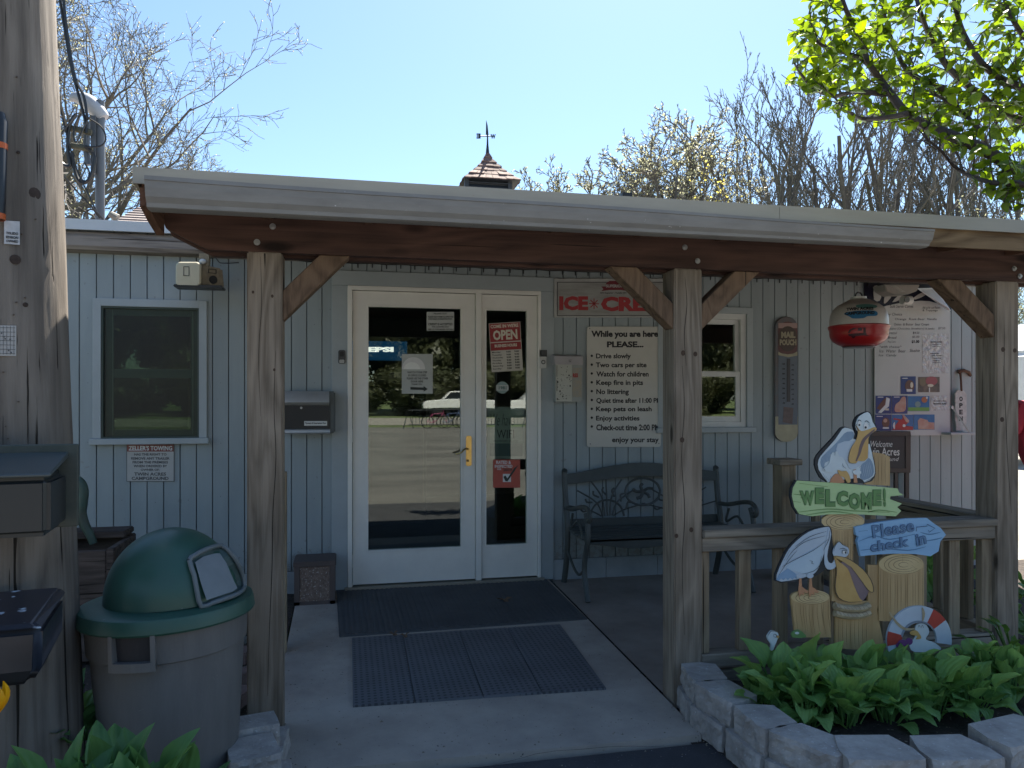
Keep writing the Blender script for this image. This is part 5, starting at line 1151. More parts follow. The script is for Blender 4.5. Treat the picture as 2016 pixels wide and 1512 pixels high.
mb = MB(); n = len(loop); inner = [dc + (p - dc) * .97 for p in loop]; mb.v = inner + [dc + (ctr - dc) * .985]; mb.f = [[i, (i + 1) % n, n] for i in range(n)]; mb.build('flap_recess', M('recess_green', (.05, .085, .08), .5), t)

# ================================================================ utility pole with its boxes
def ucam(l, tt, z): return camf(l, tt, z)
pt_, tb = 2.62, 2.62
top_c = camf(-1.572 * 2.62 / 2.6 - .172, 2.62, 5.2); 
m_pole = WOOD('utility_pole_wood', (.24, .205, .17), (.125, .105, .088), 'z', 15, 1.0, crack=.3, knots=.07, bump=.8)
base_c = camf(-1.478 - .205, 2.62, -.2); up_c = camf(-1.585 - .178 + .0, 2.62, 2.65)
def paxis(z): u = (z + .2) / 2.85; return base_c.lerp(up_c, u) if True else 0
def prad(z): return .205 - .027 * (z + .2) / 2.85
t = thing('utility_pole', 'thick weathered wooden utility pole at the left edge', 'utility pole', paxis(-.2))
mb = MB(); nz, na = 90, 56
for i in range(nz + 1):
    z = -.2 + 6.0 * i / nz; c_ = paxis(z); r = prad(z)
    for j in range(na):
        a = 2 * math.pi * j / na
        q = Vector((math.cos(a), math.sin(a), 0)); cr = mnoise.noise(Vector((math.cos(a) * 7, math.sin(a) * 7, z * .7)))
        rr = r * (1 + .035 * cr + .02 * mnoise.noise(Vector((math.cos(a) * 2, math.sin(a) * 2, z * 2 + 5)))) - (.005 if cr > .4 else 0)
        mb.v.append(Vector((c_.x + q.x * rr, c_.y + q.y * rr, z)))
for i in range(nz):
    for j in range(na): mb.f.append([i * na + j, i * na + (j + 1) % na, (i + 1) * na + (j + 1) % na, (i + 1) * na + j])
mb.build('trunk', m_pole, t, smooth=True, angle=60)
def on_pole(px, py, off=.0):
    z = 1.3; 
    for _ in range(3):
        c_ = paxis(z); r = prad(z) + off; d = ray(px, py); o_ = EYE - c_; A = d.x ** 2 + d.y ** 2; B = 2 * (d.x * o_.x + d.y * o_.y); Cq = o_.x ** 2 + o_.y ** 2 - r * r; D = max(B * B - 4 * A * Cq, 0); p = EYE + d * ((-B - math.sqrt(D)) / (2 * A)); z = p.z
    return p
def pole_patch(x0, y0, x1, y1, off, nx=5, sk=0):
    mb = MB()
    for i in range(nx + 1):
        x = x0 + (x1 - x0) * i / nx; mb.v += [on_pole(x, y0 + sk * i / nx, off), on_pole(x, y1 + sk * i / nx, off)]
    for i in range(nx): mb.f.append([2 * i, 2 * i + 1, 2 * i + 3, 2 * i + 2])
    return mb
# knots with ringed grain
for px, py, r in ((68, 381, .020), (30, 511, .016), (50, 600, .008), (36, 300, .005)):
    p = on_pole(px, py); c_ = paxis(p.z); nr_ = (p - Vector((c_.x, c_.y, p.z))).normalized()
    MB().tube([p - nr_ * .02, p + nr_ * .002, p + nr_ * .003], [r, r, r * .7], 12).build('knot', M('knot_dark', (.03, .02, .015), .9, (.06, .04, .03), 60), t, smooth=True)
random.seed(8)
for k in range(16):
    p = on_pole(random.uniform(-20, 118), random.uniform(60, 870)); c_ = paxis(p.z); nr_ = (p - Vector((c_.x, c_.y, p.z))).normalized(); MB().tube([p, p + nr_ * .007], .0026, 6).build('nail', M('rusty_nail', (.10, .07, .05), .7), t)
tg = thing('pole_owner_tag', 'small white metal tag reading TOLEDO EDISON OWNED on the utility pole', 'tag', on_pole(22, 480, .004))
pole_patch(8, 434, 39, 480, .006, 4, 2).build('plate', M('tag_white', (.55, .55, .56), .5, (.4, .4, .4), 30), tg)
mb = MB()
for s_, y in (('TOLEDO', 456), ('EDISON', 464), ('OWNED', 471.5)):
    text_into(mb, s_, [on_pole(12, y + 5, .0085), on_pole(36, y + 7, .0085), on_pole(36, y + 1.5, .0085), on_pole(12, y, .0085)], .04)
mb.build('lettering', m_ink, tg)
tg = thing('grid_notice', 'square white grid paper notice tacked to the utility pole', 'notice', on_pole(12, 700, .004))
pole_patch(-26, 640, 32, 700, .006, 6, 1).build('sheet', M('grid_paper', (.47, .45, .42), .7), tg)
mb = MB()
for i in range(8):
    x = -22 + i * 7; a = pole_patch(x, 642, x + .9, 698, .0075, 1); mb.add(a.v, a.f)
for i in range(7):
    y = 644 + i * 8.5; a = pole_patch(-24, y, 30, y + .9, .0075, 5, 1); mb.add(a.v, a.f)
for q in ((3, 656), (8, 663), (10, 667), (20, 668), (17, 690), (22, 694)): a = pole_patch(q[0] - 1.5, q[1] - 1.5, q[0] + 1.5, q[1] + 1.5, .008, 1); mb.add(a.v, a.f)
mb.build('grid_print', m_sink, tg)
tg = thing('pole_conduit', 'black conduit with orange bands on the left side of the utility pole', 'conduit', on_pole(2, 430, .02))
def ppt(px, py, off): return on_pole(px, py, off)
a, b = on_pole(-8, 432, .028), on_pole(-2, 240, .028)
MB().tube([a, b, b + Vector((0, 0, .03))], [.025, .025, .016], 12).build('pipe', m_black, tg, smooth=True)
m_org = M('orange_band', (.6, .12, .02), .5)
for f0, f1 in ((0, .06), (.72, .78)): MB().tube([a.lerp(b, f0), a.lerp(b, f1)], .0265, 12).build('band', m_org, tg, smooth=True)
# boxes; their frame is turned towards the road
dep = Vector(camf(-.34, .94, 0)); dep.z = 0; dep.normalize(); wid = Vector((-dep.y, dep.x, 0))
if camf(1, 0, 0).dot(wid) > 0: wid = -wid
def bx_pts(o, w0, w1, d0, d1, z0, z1): f = lambda a, b, z: o + wid * a + dep * b + Vector((0, 0, z)); return [f(w0, d0, z0), f(w1, d0, z0), f(w1, d1, z0), f(w0, d1, z0)], [f(w0, d0, z1), f(w1, d0, z1), f(w1, d1, z1), f(w0, d1, z1)]
O = camf((97 - 1008) / FPX * 2.16, 2.16, 0)
zt1 = 1.3 + (HZ - 936) / FPX * 2.16; zb1 = 1.3 + (HZ - 1057) / FPX * 2.16
tg = thing('upper_mail_box', 'black metal box with hinged lid on a green board, higher of two on the pole', 'mailbox', O + Vector((0, 0, zb1)))
m_mb = M('black_box_paint', (.022, .025, .026), .38, (.024, .027, .028), 5); m_lidg = M('green_grey_lid', (.07, .085, .085), .32)
a, b = bx_pts(O, 0, .34, 0, .24, zb1, zt1 - .004); MB().hexa(a, b).build('body', m_mb, tg, bevel=.018, seg=3)
a, b = bx_pts(O, -.004, .345, -.008, .245, zt1 - .004, zt1 + .006); b[2].z += .045; b[3].z += .045; a[2].z += .036; a[3].z += .036; MB().hexa(a, b).build('lid', m_lidg, tg, bevel=.003, seg=1)
a, b = bx_pts(O, -.03, .40, .245, .262, zb1 - .01, zt1 + .075); MB().hexa(a, b).build('back_board', M('mossy_green_board', (.05, .062, .05), .7, (.075, .08, .065), 18, bump=.4), tg, bevel=.003, seg=1)
q = [atT(x, y, 2.145) for x, y in ((-2, 984), (6, 984), (12, 981), (17, 977))]; MB().tube(smooth(q, 3, False), [.001, .003, .003, .004, .004, .004, .004, .003, .003, .001][:len(smooth(q, 3, False))], 6).build('printed_curve', m_whitepr, tg, smooth=True)
O2 = camf((80 - 1008) / FPX * 2.2, 2.2, 0)
tg = thing('lower_paper_box', 'dark worn plastic newspaper box, lower of two on the pole', 'mailbox', O2 + Vector((0, 0, .5)))
z_ = lambda py: 1.3 + (HZ - py) / FPX * 2.2
zt2, zb2 = z_(1232), z_(1352)
f = lambda a, b, z: O2 + wid * a + dep * b + Vector((0, 0, z))
m_worn = M('worn_black_plastic', (.03, .031, .038), .4, (.022, .023, .028), 6, bump=.3, bs=40, speck=((.35, .38, .42), 26, .735))
mb = MB(); mb.hexa([f(.03, .02, zb2), f(.34, .02, zb2), f(.34, .16, zb2), f(.03, .16, zb2)], [f(.0, -.01, zb2 + .05), f(.36, -.01, zb2 + .05), f(.36, .26, zb2 + .09), f(-.01, .26, zb2 + .09)])
mb.hexa([f(.0, -.01, zb2 + .05), f(.36, -.01, zb2 + .05), f(.36, .26, zb2 + .09), f(-.01, .26, zb2 + .09)], [f(-.005, -.015, zt2), f(.36, -.015, zt2), f(.36, .26, zt2 + .035), f(-.012, .26, zt2 + .035)])
mb.build('body', m_worn, tg, weld=True, bevel=.02, seg=3, smooth=True, angle=50)
MB().hexa([f(-.01, -.02, zt2 - .004), f(.37, -.02, zt2 - .004), f(.37, .262, zt2 + .03), f(-.02, .262, zt2 + .03)], [f(.02, .0, zt2 + .012), f(.37, .0, zt2 + .012), f(.37, .262, zt2 + .052), f(-.0, .262, zt2 + .052)]).build('lid', M('worn_black_lid', (.035, .036, .045), .3, (.03, .03, .037), 6, speck=((.5, .53, .58), 22, .68)), tg, bevel=.008, seg=2)

# ================================================================ old pump and trough behind the pole
Yp = 4.7
t = thing('hand_pump', 'old green hand pump with curved handle beside the wooden trough', 'water pump', atY(120, 1075, Yp))
m_pump = M('old_green_paint', (.05, .10, .08), .5, (.06, .07, .055), 14)
q = [(120, 950), (146, 944), (158, 950), (164, 966), (162, 990), (160, 1010), (166, 1032), (176, 1050), (184, 1070)]
pq = smooth([atY(x, y, Yp) for x, y in q], 4, False); MB().tube(pq, [.020 + .008 * math.sin(math.pi * i / len(pq)) for i in range(len(pq))], 10).build('handle', m_pump, t, smooth=True)
MB().tube([atY(118, 1090, Yp + .02), atY(118, 960, Yp + .02), atY(118, 930, Yp + .02)], [.05, .05, .03], 14).build('body', m_pump, t, smooth=True); MB().tube([atY(118, 985, Yp), atY(140, 983, Yp), atY(152, 985, Yp)], .02, 10).build('spout', m_pump, t, smooth=True)
A, B = atY(40, 1070, 4.45), atY(228, 1158, 4.45)
t = thing('wooden_trough', 'dark weathered wooden trough planter behind the utility pole', 'trough', ((A.x + B.x) / 2, 4.6, g(4.5)))
m_tr = WOOD('dark_trough_wood', (.13, .10, .085), (.05, .04, .034), 'x', 20, 1.5, crack=.5)
a_x, b_x = A.x, B.x; zt3 = A.z - .03; zb3 = g(4.5)
MB().box(a_x, b_x - .04, 4.42, 4.46, zb3, zt3 - .02).build('front_board', m_tr, t, bevel=.005); MB().box(a_x, b_x, 4.80, 4.86, zb3, zt3).build('rear_board', m_tr, t, bevel=.005)
MB().box(b_x - .04, b_x, 4.42, 4.80, zb3, zt3 - .01).build('end_board', m_tr, t, bevel=.005); MB().box(a_x, b_x - .02, 4.70, 4.90, zt3, zt3 + .035).build('top_board', m_tr, t, bevel=.006); MB().box(a_x, b_x - .04, 4.46, 4.80, zb3, zb3 + .03).build('bottom_board', m_tr, t)
# ================================================================ pelican yard sign
YS = 3.12
m_pw = M('pelican_white', (.46, .54, .60), .45, (.40, .48, .56), 5); m_pb = M('pelican_blue_grey', (.17, .25, .34), .45, (.22, .31, .40), 12, (1, 1, .3)); m_pl = M('pelican_light', (.60, .68, .70), .45)
m_bk = M('beak_orange', (.48, .28, .085), .45, (.55, .36, .13), 8); m_bkd = M('beak_inside', (.15, .10, .10), .5); m_ft = M('foot_orange', (.50, .24, .12), .5)
m_lg = M('painted_log_tan', (.50, .35, .17), .5, (.36, .23, .10), 14, (1.6, 1, .08), bump=.1); m_lt = M('painted_log_top', (.60, .46, .24), .5, (.5, .37, .18), 10)
m_gr = M('painted_green_plank', (.45, .60, .30), .5, (.34, .50, .21), 4, (.25, 1, 3)); m_grd = M('painted_green_dark', (.06, .16, .055), .5); m_grm = M('painted_green_mid', (.17, .30, .10), .5)
m_bp = M('painted_blue_plank', (.26, .46, .66), .5, (.18, .36, .56), 4, (.25, 1, 3)); m_bpd = M('painted_blue_dark', (.03, .075, .17), .5); m_out = M('outline_dark', (.02, .03, .04), .5); m_ol = M('outline_brown', (.10, .05, .02), .5)
m_rope = M('painted_rope', (.46, .38, .24), .5, (.3, .23, .14), 30); m_bck = M('sign_edge_dark', (.02, .025, .03), .6); m_pur = M('painted_purple', (.16, .05, .18), .4)
f8 = lambda u, v: (1480 + u / 2.8, 780 + v / 2.8)
f4 = lambda u, v: (1590 + u / 9.448, 800 + v / 9.45)
ys = thing('yard_sign', 'wooden cut out pelican sign with WELCOME and Please check in boards above the hostas', 'yard sign', atY(1680, 1330, YS))
def P_(fn, pts, dy, name, mat, sm=3, th=.003, parent=None):
    pts = [fn(*p) for p in pts]; return plate(pts, YS - dy, th, None, sm).build(name, mat, parent or ys)
def ribbon(mb, pts, w_, Y, sm=3, taper=True):
    P = [(p.x, p.y) for p in smooth([(x, y, 0) for x, y in pts], sm, False)] if sm and len(pts) > 2 else pts
    n = len(P); L_ = []; R_ = []
    for i in range(n):
        a = P[max(i - 1, 0)]; b = P[min(i + 1, n - 1)]; dx, dy = b[0] - a[0], b[1] - a[1]; l = math.hypot(dx, dy) or 1
        ww = w_ * ((.35 + .65 * math.sin(math.pi * i / (n - 1))) if taper else 1) / 2; L_.append((P[i][0] - dy / l * ww, P[i][1] + dx / l * ww)); R_.append((P[i][0] + dy / l * ww, P[i][1] - dx / l * ww))
    o = len(mb.v); mb.v += [atY(x, y, Y) for x, y in L_ + R_]; mb.f += [[o + i, o + i + 1, o + n + i + 1, o + n + i] for i in range(n - 1)]
def lines_(fn, LL, w_, dy, name, mat, sm=3, parent=None):
    mb = MB()
    for l_ in LL: ribbon(mb, [fn(*p) for p in l_], w_, YS - dy, sm)
    return mb.build(name, mat, parent or ys)
# logs
def log(cx, cy, rx, ry, bot, dy, lean=0, name='log', x1=None, x0=None):
    x0 = cx - rx if x0 is None else x0; x1 = cx + rx if x1 is None else x1
    L = P_(f8, [(x0, cy), (x0 + lean, bot), (x1 + lean * .3, bot), (x1, cy)] + ell(cx, cy, rx, ry, 12, 0, 180)[1:-1], dy, name, m_lg, 0, .012)
    LL = []; random.seed(int(cx))
    for k in range(int(rx / 9)):
        x = x0 + (x1 - x0) * (k + .5 + random.uniform(-.3, .3)) / int(rx / 9); yb_ = bot - random.uniform(0, 60); LL.append([(x, cy + ry * math.sqrt(max(0, 1 - ((x - cx) / rx) ** 2)) + 4), (x + random.uniform(-3, 3), (cy + yb_) / 2), (x + lean * .5, yb_)])
    lines_(f8, LL, .55, dy + .0012, 'grain_lines', m_ol, 2, L)
    plate([f8(*p) for p in ell(cx, cy, rx - 1.5, ry - 1.5, 28)], YS - dy - .002, .002).build('log_top', m_lt, L)
    lines_(f8, [ell(cx + 6, cy + 2, rx * k, ry * k, 20, 15, 330) for k in (.22, .45, .68, .86)] + [[(cx, cy - ry * .2), (cx + 2, cy - ry)], [(cx + rx * .4, cy + 4), (cx + rx * .62, cy + ry * .45)]], .8, .0, 'ring_lines', m_ol, 1, L)
    for c_ in [c for c in COL.objects if c.parent == L and c.name.startswith('ring_lines')]: c_.location.y -= dy + .0032
    return L
P_(f8, [(640, 930), (712, 930), (712, 1080), (690, 1180), (735, 1400), (640, 1400)], .001, 'plank', m_lg, 0, .012)
log(503, 690, 120, 50, 1130, .003, 0, 'log', 560, 440)
L4 = P_(f8, [(462, 1130), (462, 1390), (640, 1400), (640, 1130)], .004, 'log', m_lg, 0, .012)
lines_(f8, [[(480 + k * 22, 1230), (478 + k * 22, 1310), (482 + k * 22, 1390)] for k in range(8)], .6, .0055, 'grain_lines', m_ol, 2, L4)
log(323, 1107, 107, 40, 1330, .005, 25, 'log')
log(824, 925, 124, 58, 1240, .006, 0, 'log')
P_(f4, [(1200, 850), (1400, 880), (1530, 940), (1535, 1480), (1050, 1450)], -.004, 'log', m_lg, 0, .012)
lines_(f4, [[(1240 + k * 70, 900 + k * 12), (1260 + k * 60, 1200), (1240 + k * 70, 1450)] for k in range(4)], .6, -.0025, 'grain_lines', m_ol, 2)
for k, (y0, dx) in enumerate(((1148, 0), (1185, 0))):
    P_(f8, [(458, y0), (520, y0 + 16), (640, y0 + 8), (648, y0 + 26), (560, y0 + 36), (470, y0 + 24)], .0075, 'rope', m_rope, 3, .006)
for y0 in (1156, 1194):
    pr_ = smooth([atY(*f8(u, v), YS - .012) for u, v in ((456, y0), (500, y0 + 12), (560, y0 + 17), (610, y0 + 12), (648, y0 - 2))], 5, False); MB().tube(pr_, .0165, 8).build('rope_coil', m_rope, ys, smooth=True)
lines_(f8, [[(462 + i * 21, y0 - 8 + 12 * math.sin(math.pi * (i + .5) / 9)), (476 + i * 21, y0 + 10 + 12 * math.sin(math.pi * (i + .5) / 9))] for i in range(9) for y0 in (1156, 1194)], 1.3, .030, 'rope_strands', m_ol, 0)
# upper pelican
bk_ = P_(f4, [(620, 400), (730, 385), (850, 450), (880, 520), (890, 480), (855, 360), (875, 250), (950, 160), (1120, 92), (1200, 160), (1240, 290), (1285, 400), (1180, 560), (1180, 740), (1262, 1130), (1240, 1330), (1060, 1430), (380, 1425), (170, 1200), (140, 990), (240, 830), (470, 590)], .007, 'cut_out_edge', m_bck, 2, .012)
pel = P_(f4, [(650, 420), (740, 400), (850, 450), (870, 520), (850, 600), (910, 620), (1130, 700), (1165, 740), (1250, 1130), (1240, 1300), (1060, 1415), (960, 1330), (420, 1400), (370, 1400), (210, 1180), (205, 1000), (300, 860), (520, 610)], .009, 'pelican', m_pl, 2, .004)
P_(f4, [(690, 500), (780, 470), (850, 480), (860, 570), (780, 640), (640, 700), (520, 850), (420, 900), (430, 1000), (320, 1050), (300, 1150), (250, 1100), (250, 980), (330, 880), (540, 680)], .0105, 'left_wing_lining', m_pb, 2, .002, pel)
P_(f4, [(1140, 960), (1200, 1040), (1230, 1160), (1210, 1290), (1060, 1370), (980, 1320), (1000, 1100), (1060, 1010)], .0105, 'right_wing_lining', m_pb, 2, .002, pel)
P_(f4, [(560, 700), (850, 640), (1120, 760), (1130, 960), (1000, 1080), (880, 1160), (780, 1160), (700, 1000), (560, 900)], .0115, 'breast', m_pw, 2, .002, pel)
P_(f4, [(430, 920), (480, 850), (510, 930), (520, 840), (560, 850), (590, 930), (640, 940), (700, 1020), (740, 1160), (620, 1180), (500, 1200), (470, 1240), (330, 1210), (270, 1170), (330, 1130), (400, 1060)], .0125, 'breast_feathers', m_pl, 2, .002, pel)
hd_ = P_(f4, [(1120, 105), (1180, 180), (1210, 290), (1265, 390), (1180, 430), (1130, 560), (1000, 480), (940, 470), (890, 380), (930, 230), (1000, 160)], .0135, 'head', m_pl, 2, .003, pel)
P_(f4, [(900, 350), (940, 400), (1000, 460), (1100, 440), (1160, 420), (1240, 385), (1285, 410), (1270, 450), (1200, 500), (1130, 600), (1120, 960), (1000, 1020), (940, 1010), (900, 1060), (780, 1050), (762, 960), (800, 800), (900, 640), (940, 480)], .0150, 'beak', m_bk, 2, .003, pel)
lines_(f4, [[(1250, 430), (1150, 520), (1050, 620), (990, 760), (960, 880), (900, 1020)]], 6.5, .0155, 'mouth_line', m_bkd, 3, pel)
P_(f4, [(560, 1180), (640, 1210), (720, 1200), (780, 1290), (800, 1400), (740, 1420), (680, 1320), (600, 1290)], .0135, 'lower_beak', m_bk, 2, .002, pel)
P_(f4, [(480, 1290), (560, 1250), (640, 1330), (680, 1420), (420, 1420)], .0128, 'feet', m_ft, 2, .002, pel)
P_(f4, [(860, 1180), (900, 1170), (930, 1420), (860, 1420)], .0128, 'leg', m_ft, 1, .002, pel)
P_(f4, [(840, 1200), (960, 1180), (1000, 1250), (880, 1270)], .0138, 'cuff', m_pl, 2, .002, pel)
for x, y, rx in ((968, 325, 34), (1085, 370, 42)):
    plate([f4(*p) for p in ell(x, y, rx, rx * 1.55, 16)], YS - .0165, .001).build('eye', m_whitepr, pel); plate([f4(*p) for p in ell(x - 4, y + 22, rx * .5, rx * .55, 12)], YS - .0175, .001).build('pupil', m_out, pel)
lines_(f4, [[(930, 280), (960, 255), (1000, 280)], [(1060, 290), (1100, 270), (1160, 320)], [(1130, 330), (1160, 345)], [(1140, 360), (1170, 370)], [(920, 330), (900, 360), (930, 420), (960, 460)]], 1.6, .0175, 'face_lines', m_out, 3, pel)
lines_(f4, [[(870, 640), (800, 800), (765, 960), (790, 1050), (900, 1060)], [(850, 450), (880, 540), (850, 610)], [(650, 1060), (660, 1110), (720, 1160)], [(330, 1100), (300, 1150), (330, 1200)], [(1000, 1100), (960, 1140)], [(1200, 900), (1250, 1120), (1235, 1300), (1060, 1405)], [(340, 1300), (400, 1390)], [(280, 1240), (360, 1380)], [(420, 1290), (440, 1350)]], .9, .0172, 'drawn_lines', m_out, 3, pel)
lines_(f4, [[(280 + k * 28, 960 + (k % 3) * 30), (300 + k * 24, 1060 + (k % 2) * 20)] for k in range(5)] + [[(1020 + k * 32, 1080 - k * 10), (1040 + k * 36, 1200), (1010 + k * 40, 1310)] for k in range(5)], .8, .0125, 'feather_lines', m_pw, 2, pel)
# WELCOME board
wb = [(250, 465), (520, 482), (805, 509), (812, 530), (838, 545), (765, 552), (762, 568), (828, 592), (802, 612), (824, 632), (795, 662), (560, 650), (420, 652), (330, 662), (262, 650), (236, 610), (222, 550), (228, 505)]
P_(f8, [(u - 8, v - 2) for u, v in wb[:1]] + [(u - (10 if u < 400 else 0), v) for u, v in wb[1:]], .012, 'board_edge', m_bck, 0, .014)
wbo = P_(f8, wb, .0145, 'welcome_board', m_gr, 0, .006)
lines_(f8, [[(230, 540), (300, 548), (270, 560)], [(250, 640), (420, 622), (560, 632), (760, 640)], [(300, 655), (440, 636), (560, 648)], [(262, 480), (420, 500)], [(640, 640), (700, 628), (800, 640)], [(690, 560), (740, 575)], [(228, 580), (270, 585)]], 2.6, .0152, 'plank_grain', m_grm, 3, wbo)
mb = MB()
for ch, (u0, v0, u1, v1), sh in (('W', (262, 520, 346, 600), 5), ('E', (348, 503, 400, 595), 0), ('L', (404, 512, 462, 610), 0), ('C', (466, 520, 532, 608), 0), ('O', (530, 532, 602, 626), 2), ('M', (600, 530, 662, 624), 2), ('E', (666, 514, 716, 606), 0), ('!', (722, 505, 740, 610), 2)):
    q = [f8(u0 + sh * 2, v1), f8(u1, v1 + sh), f8(u1, v0), f8(u0, v0)]; text_into(mb, ch, [atY(x, y, YS - .0165) for x, y in q], .09, 2)
mb.build('lettering', m_grd, wbo)
mb2 = MB()
for ch, (u0, v0, u1, v1), sh in (('W', (262, 520, 346, 600), 5), ('E', (348, 503, 400, 595), 0), ('L', (404, 512, 462, 610), 0), ('C', (466, 520, 532, 608), 0), ('O', (530, 532, 602, 626), 2), ('M', (600, 530, 662, 624), 2), ('E', (666, 514, 716, 606), 0), ('!', (722, 505, 740, 610), 2)):
    q = [f8(u0 + sh * 2 + 4, v1 - 1), f8(u1 - 1, v1 + sh - 1), f8(u1 - 1, v0 + 4), f8(u0 + 4, v0 + 4)]; text_into(mb2, ch, [atY(x, y, YS - .0180) for x, y in q], .05, 2)
mb2.build('letter_faces', M('painted_green_letter', (.12, .26, .08), .5), wbo)
# Please check in board
cb = [(567, 722), (640, 705), (720, 692), (850, 675), (966, 672), (1010, 706), (1040, 725), (1071, 764), (1040, 800), (1030, 855), (985, 882), (900, 870), (780, 868), (700, 872), (600, 882), (582, 800), (590, 775), (575, 765)]
cbo = P_(f8, cb, .016, 'check_in_board', m_bp, 0, .016)
lines_(f8, [[(590, 800), (680, 770), (760, 790), (900, 760)], [(600, 850), (720, 838), (860, 850), (960, 830)], [(930, 750), (980, 762), (1040, 750)], [(950, 800), (1010, 790), (1050, 780)], [(590, 745), (640, 740)]], 2.4, .0168, 'plank_grain', M('painted_blue_mid', (.075, .20, .36), .5), 3, cbo)
mb = MB()
def t8(mb, s_, bl, br, tr, tl, b, dy): text_into(mb, s_, [atY(*f8(*p), YS - dy) for p in (bl, br, tr, tl)], b, 3)
t8(mb, 'Please', (668, 785), (898, 746), (892, 676), (660, 712), .035, .0185)
t8(mb, 'check', (655, 862), (868, 828), (866, 770), (652, 802), .05, .0185)
t8(mb, 'in', (908, 830), (965, 812), (958, 748), (900, 762), .05, .0185)
for l_ in ([(908, 745), (908, 722), (968, 716), (966, 706), (1010, 728), (978, 750), (974, 738)],): 
    m2 = MB(); ribbon(m2, [f8(*p) for p in l_], 1.3, YS - .0185, 0, False); mb.add(m2.v, m2.f)
mb.build('lettering', m_bpd, cbo)
mb = MB(); t8(mb, 'Please', (671, 783), (896, 745), (891, 679), (663, 715), .012, .0198); t8(mb, 'check', (658, 860), (866, 827), (864, 773), (655, 804), .03, .0198); t8(mb, 'in', (910, 828), (963, 811), (957, 751), (902, 764), .02, .0198)
mb.build('letter_faces', M('painted_blue_letter', (.10, .21, .36), .5), cbo)
# lower pelican
P_(f8, [(404, 718), (436, 728), (446, 800), (450, 900), (400, 960), (330, 1000), (250, 1020), (128, 1018), (170, 890), (220, 812), (310, 742)], .010, 'cut_out_edge', m_bck, 3, .012)
p2 = P_(f8, [(408, 722), (432, 732), (430, 800), (400, 865), (385, 905), (360, 960), (330, 985), (245, 1010), (137, 1014), (175, 900), (225, 820), (315, 748)], .012, 'pelican', m_pw, 3, .004)
P_(f8, [(385, 830), (388, 880), (360, 950), (310, 978), (240, 965), (190, 945), (250, 900), (330, 850)], .0135, 'belly', M('pelican_pale_blue', (.38, .50, .60), .45, (.46, .57, .64), 8), 3, .002, p2)
P_(f8, [(137, 1014), (150, 985), (200, 950), (240, 975), (250, 1008), (235, 1000), (225, 1012), (212, 1000), (200, 1014), (188, 1002), (175, 1014), (162, 1004), (150, 1017)], .014, 'tail', M('tail_blue', (.22, .36, .52), .45), 0, .002, p2)
P_(f8, [(424, 726), (438, 760), (424, 830), (416, 880), (424, 915), (446, 920), (456, 900), (470, 920), (455, 950), (420, 955), (402, 925), (402, 860), (410, 800)], .0145, 'neck', m_pw, 2, .003, p2)
h2 = P_(f8, [(452, 880), (448, 850), (462, 822), (482, 800), (500, 818), (530, 832), (536, 862), (520, 885), (480, 886)], .0155, 'head', m_pw, 2, .003, p2)
P_(f8, [(452, 884), (490, 920), (540, 930), (560, 1000), (590, 1070), (612, 1130), (540, 1136), (480, 1112), (460, 1050), (470, 960)], .0150, 'pouch', m_bk, 2, .003, p2)
P_(f8, [(490, 915), (545, 925), (610, 1000), (650, 1060), (612, 1128), (580, 1080), (550, 1000), (530, 950)], .0158, 'beak_inside', M('beak_inside_mauve', (.17, .12, .14), .5, (.22, .15, .15), 6), 2, .002, p2)
P_(f8, [(450, 880), (500, 884), (540, 900), (610, 950), (655, 1010), (672, 1060), (668, 1084), (640, 1068), (600, 1010), (545, 940), (490, 905)], .0172, 'beak', M('beak_light', (.55, .36, .13), .45), 2, .003, p2)
for x in (265, 322):
    P_(f8, [(x - 2, 1004), (x + 9, 1004), (x + 12, 1050), (x + 50, 1078), (x + 40, 1086), (x + 22, 1080), (x + 24, 1098), (x + 8, 1090), (x - 2, 1110), (x - 8, 1080)], .0145, 'foot', m_ft, 0, .002, p2)
    plate([f8(*p) for p in ell(x, 990, 19, 14, 14)], YS - .0155, .002).build('cuff', m_pw, p2)
lines_(f8, [[(404, 770), (300, 800), (230, 850), (190, 905)], [(412, 745), (320, 775), (240, 830)], [(420, 790), (340, 850), (230, 905), (170, 940)], [(430, 740), (425, 790), (395, 850)], [(318, 905), (335, 912), (330, 920), (345, 925)], [(385, 880), (375, 930), (340, 965), (280, 980)], [(250, 850), (200, 910), (150, 985)], [(210, 850), (180, 905)]], 1.0, .0162, 'drawn_lines', m_out, 3, p2)
lines_(f8, [[(450, 882), (500, 886), (545, 903), (612, 952), (656, 1010), (672, 1062), (666, 1082), (640, 1067), (598, 1008), (545, 938)], [(452, 884), (470, 955), (460, 1050), (480, 1112), (540, 1136), (612, 1130)], [(482, 844), (505, 838), (530, 850)], [(500, 870), (500, 850), (524, 852), (526, 870)], [(452, 856), (462, 822), (482, 800), (500, 818), (532, 834)]], 1.1, .0185, 'beak_lines', m_out, 2, p2)
plate([f8(*p) for p in ell(513, 861, 12, 9, 12)], YS - .0180, .001).build('eye', m_whitepr, p2); plate([f8(*p) for p in ell(518, 862, 4, 7, 10)], YS - .0192, .001).build('pupil', m_out, p2)
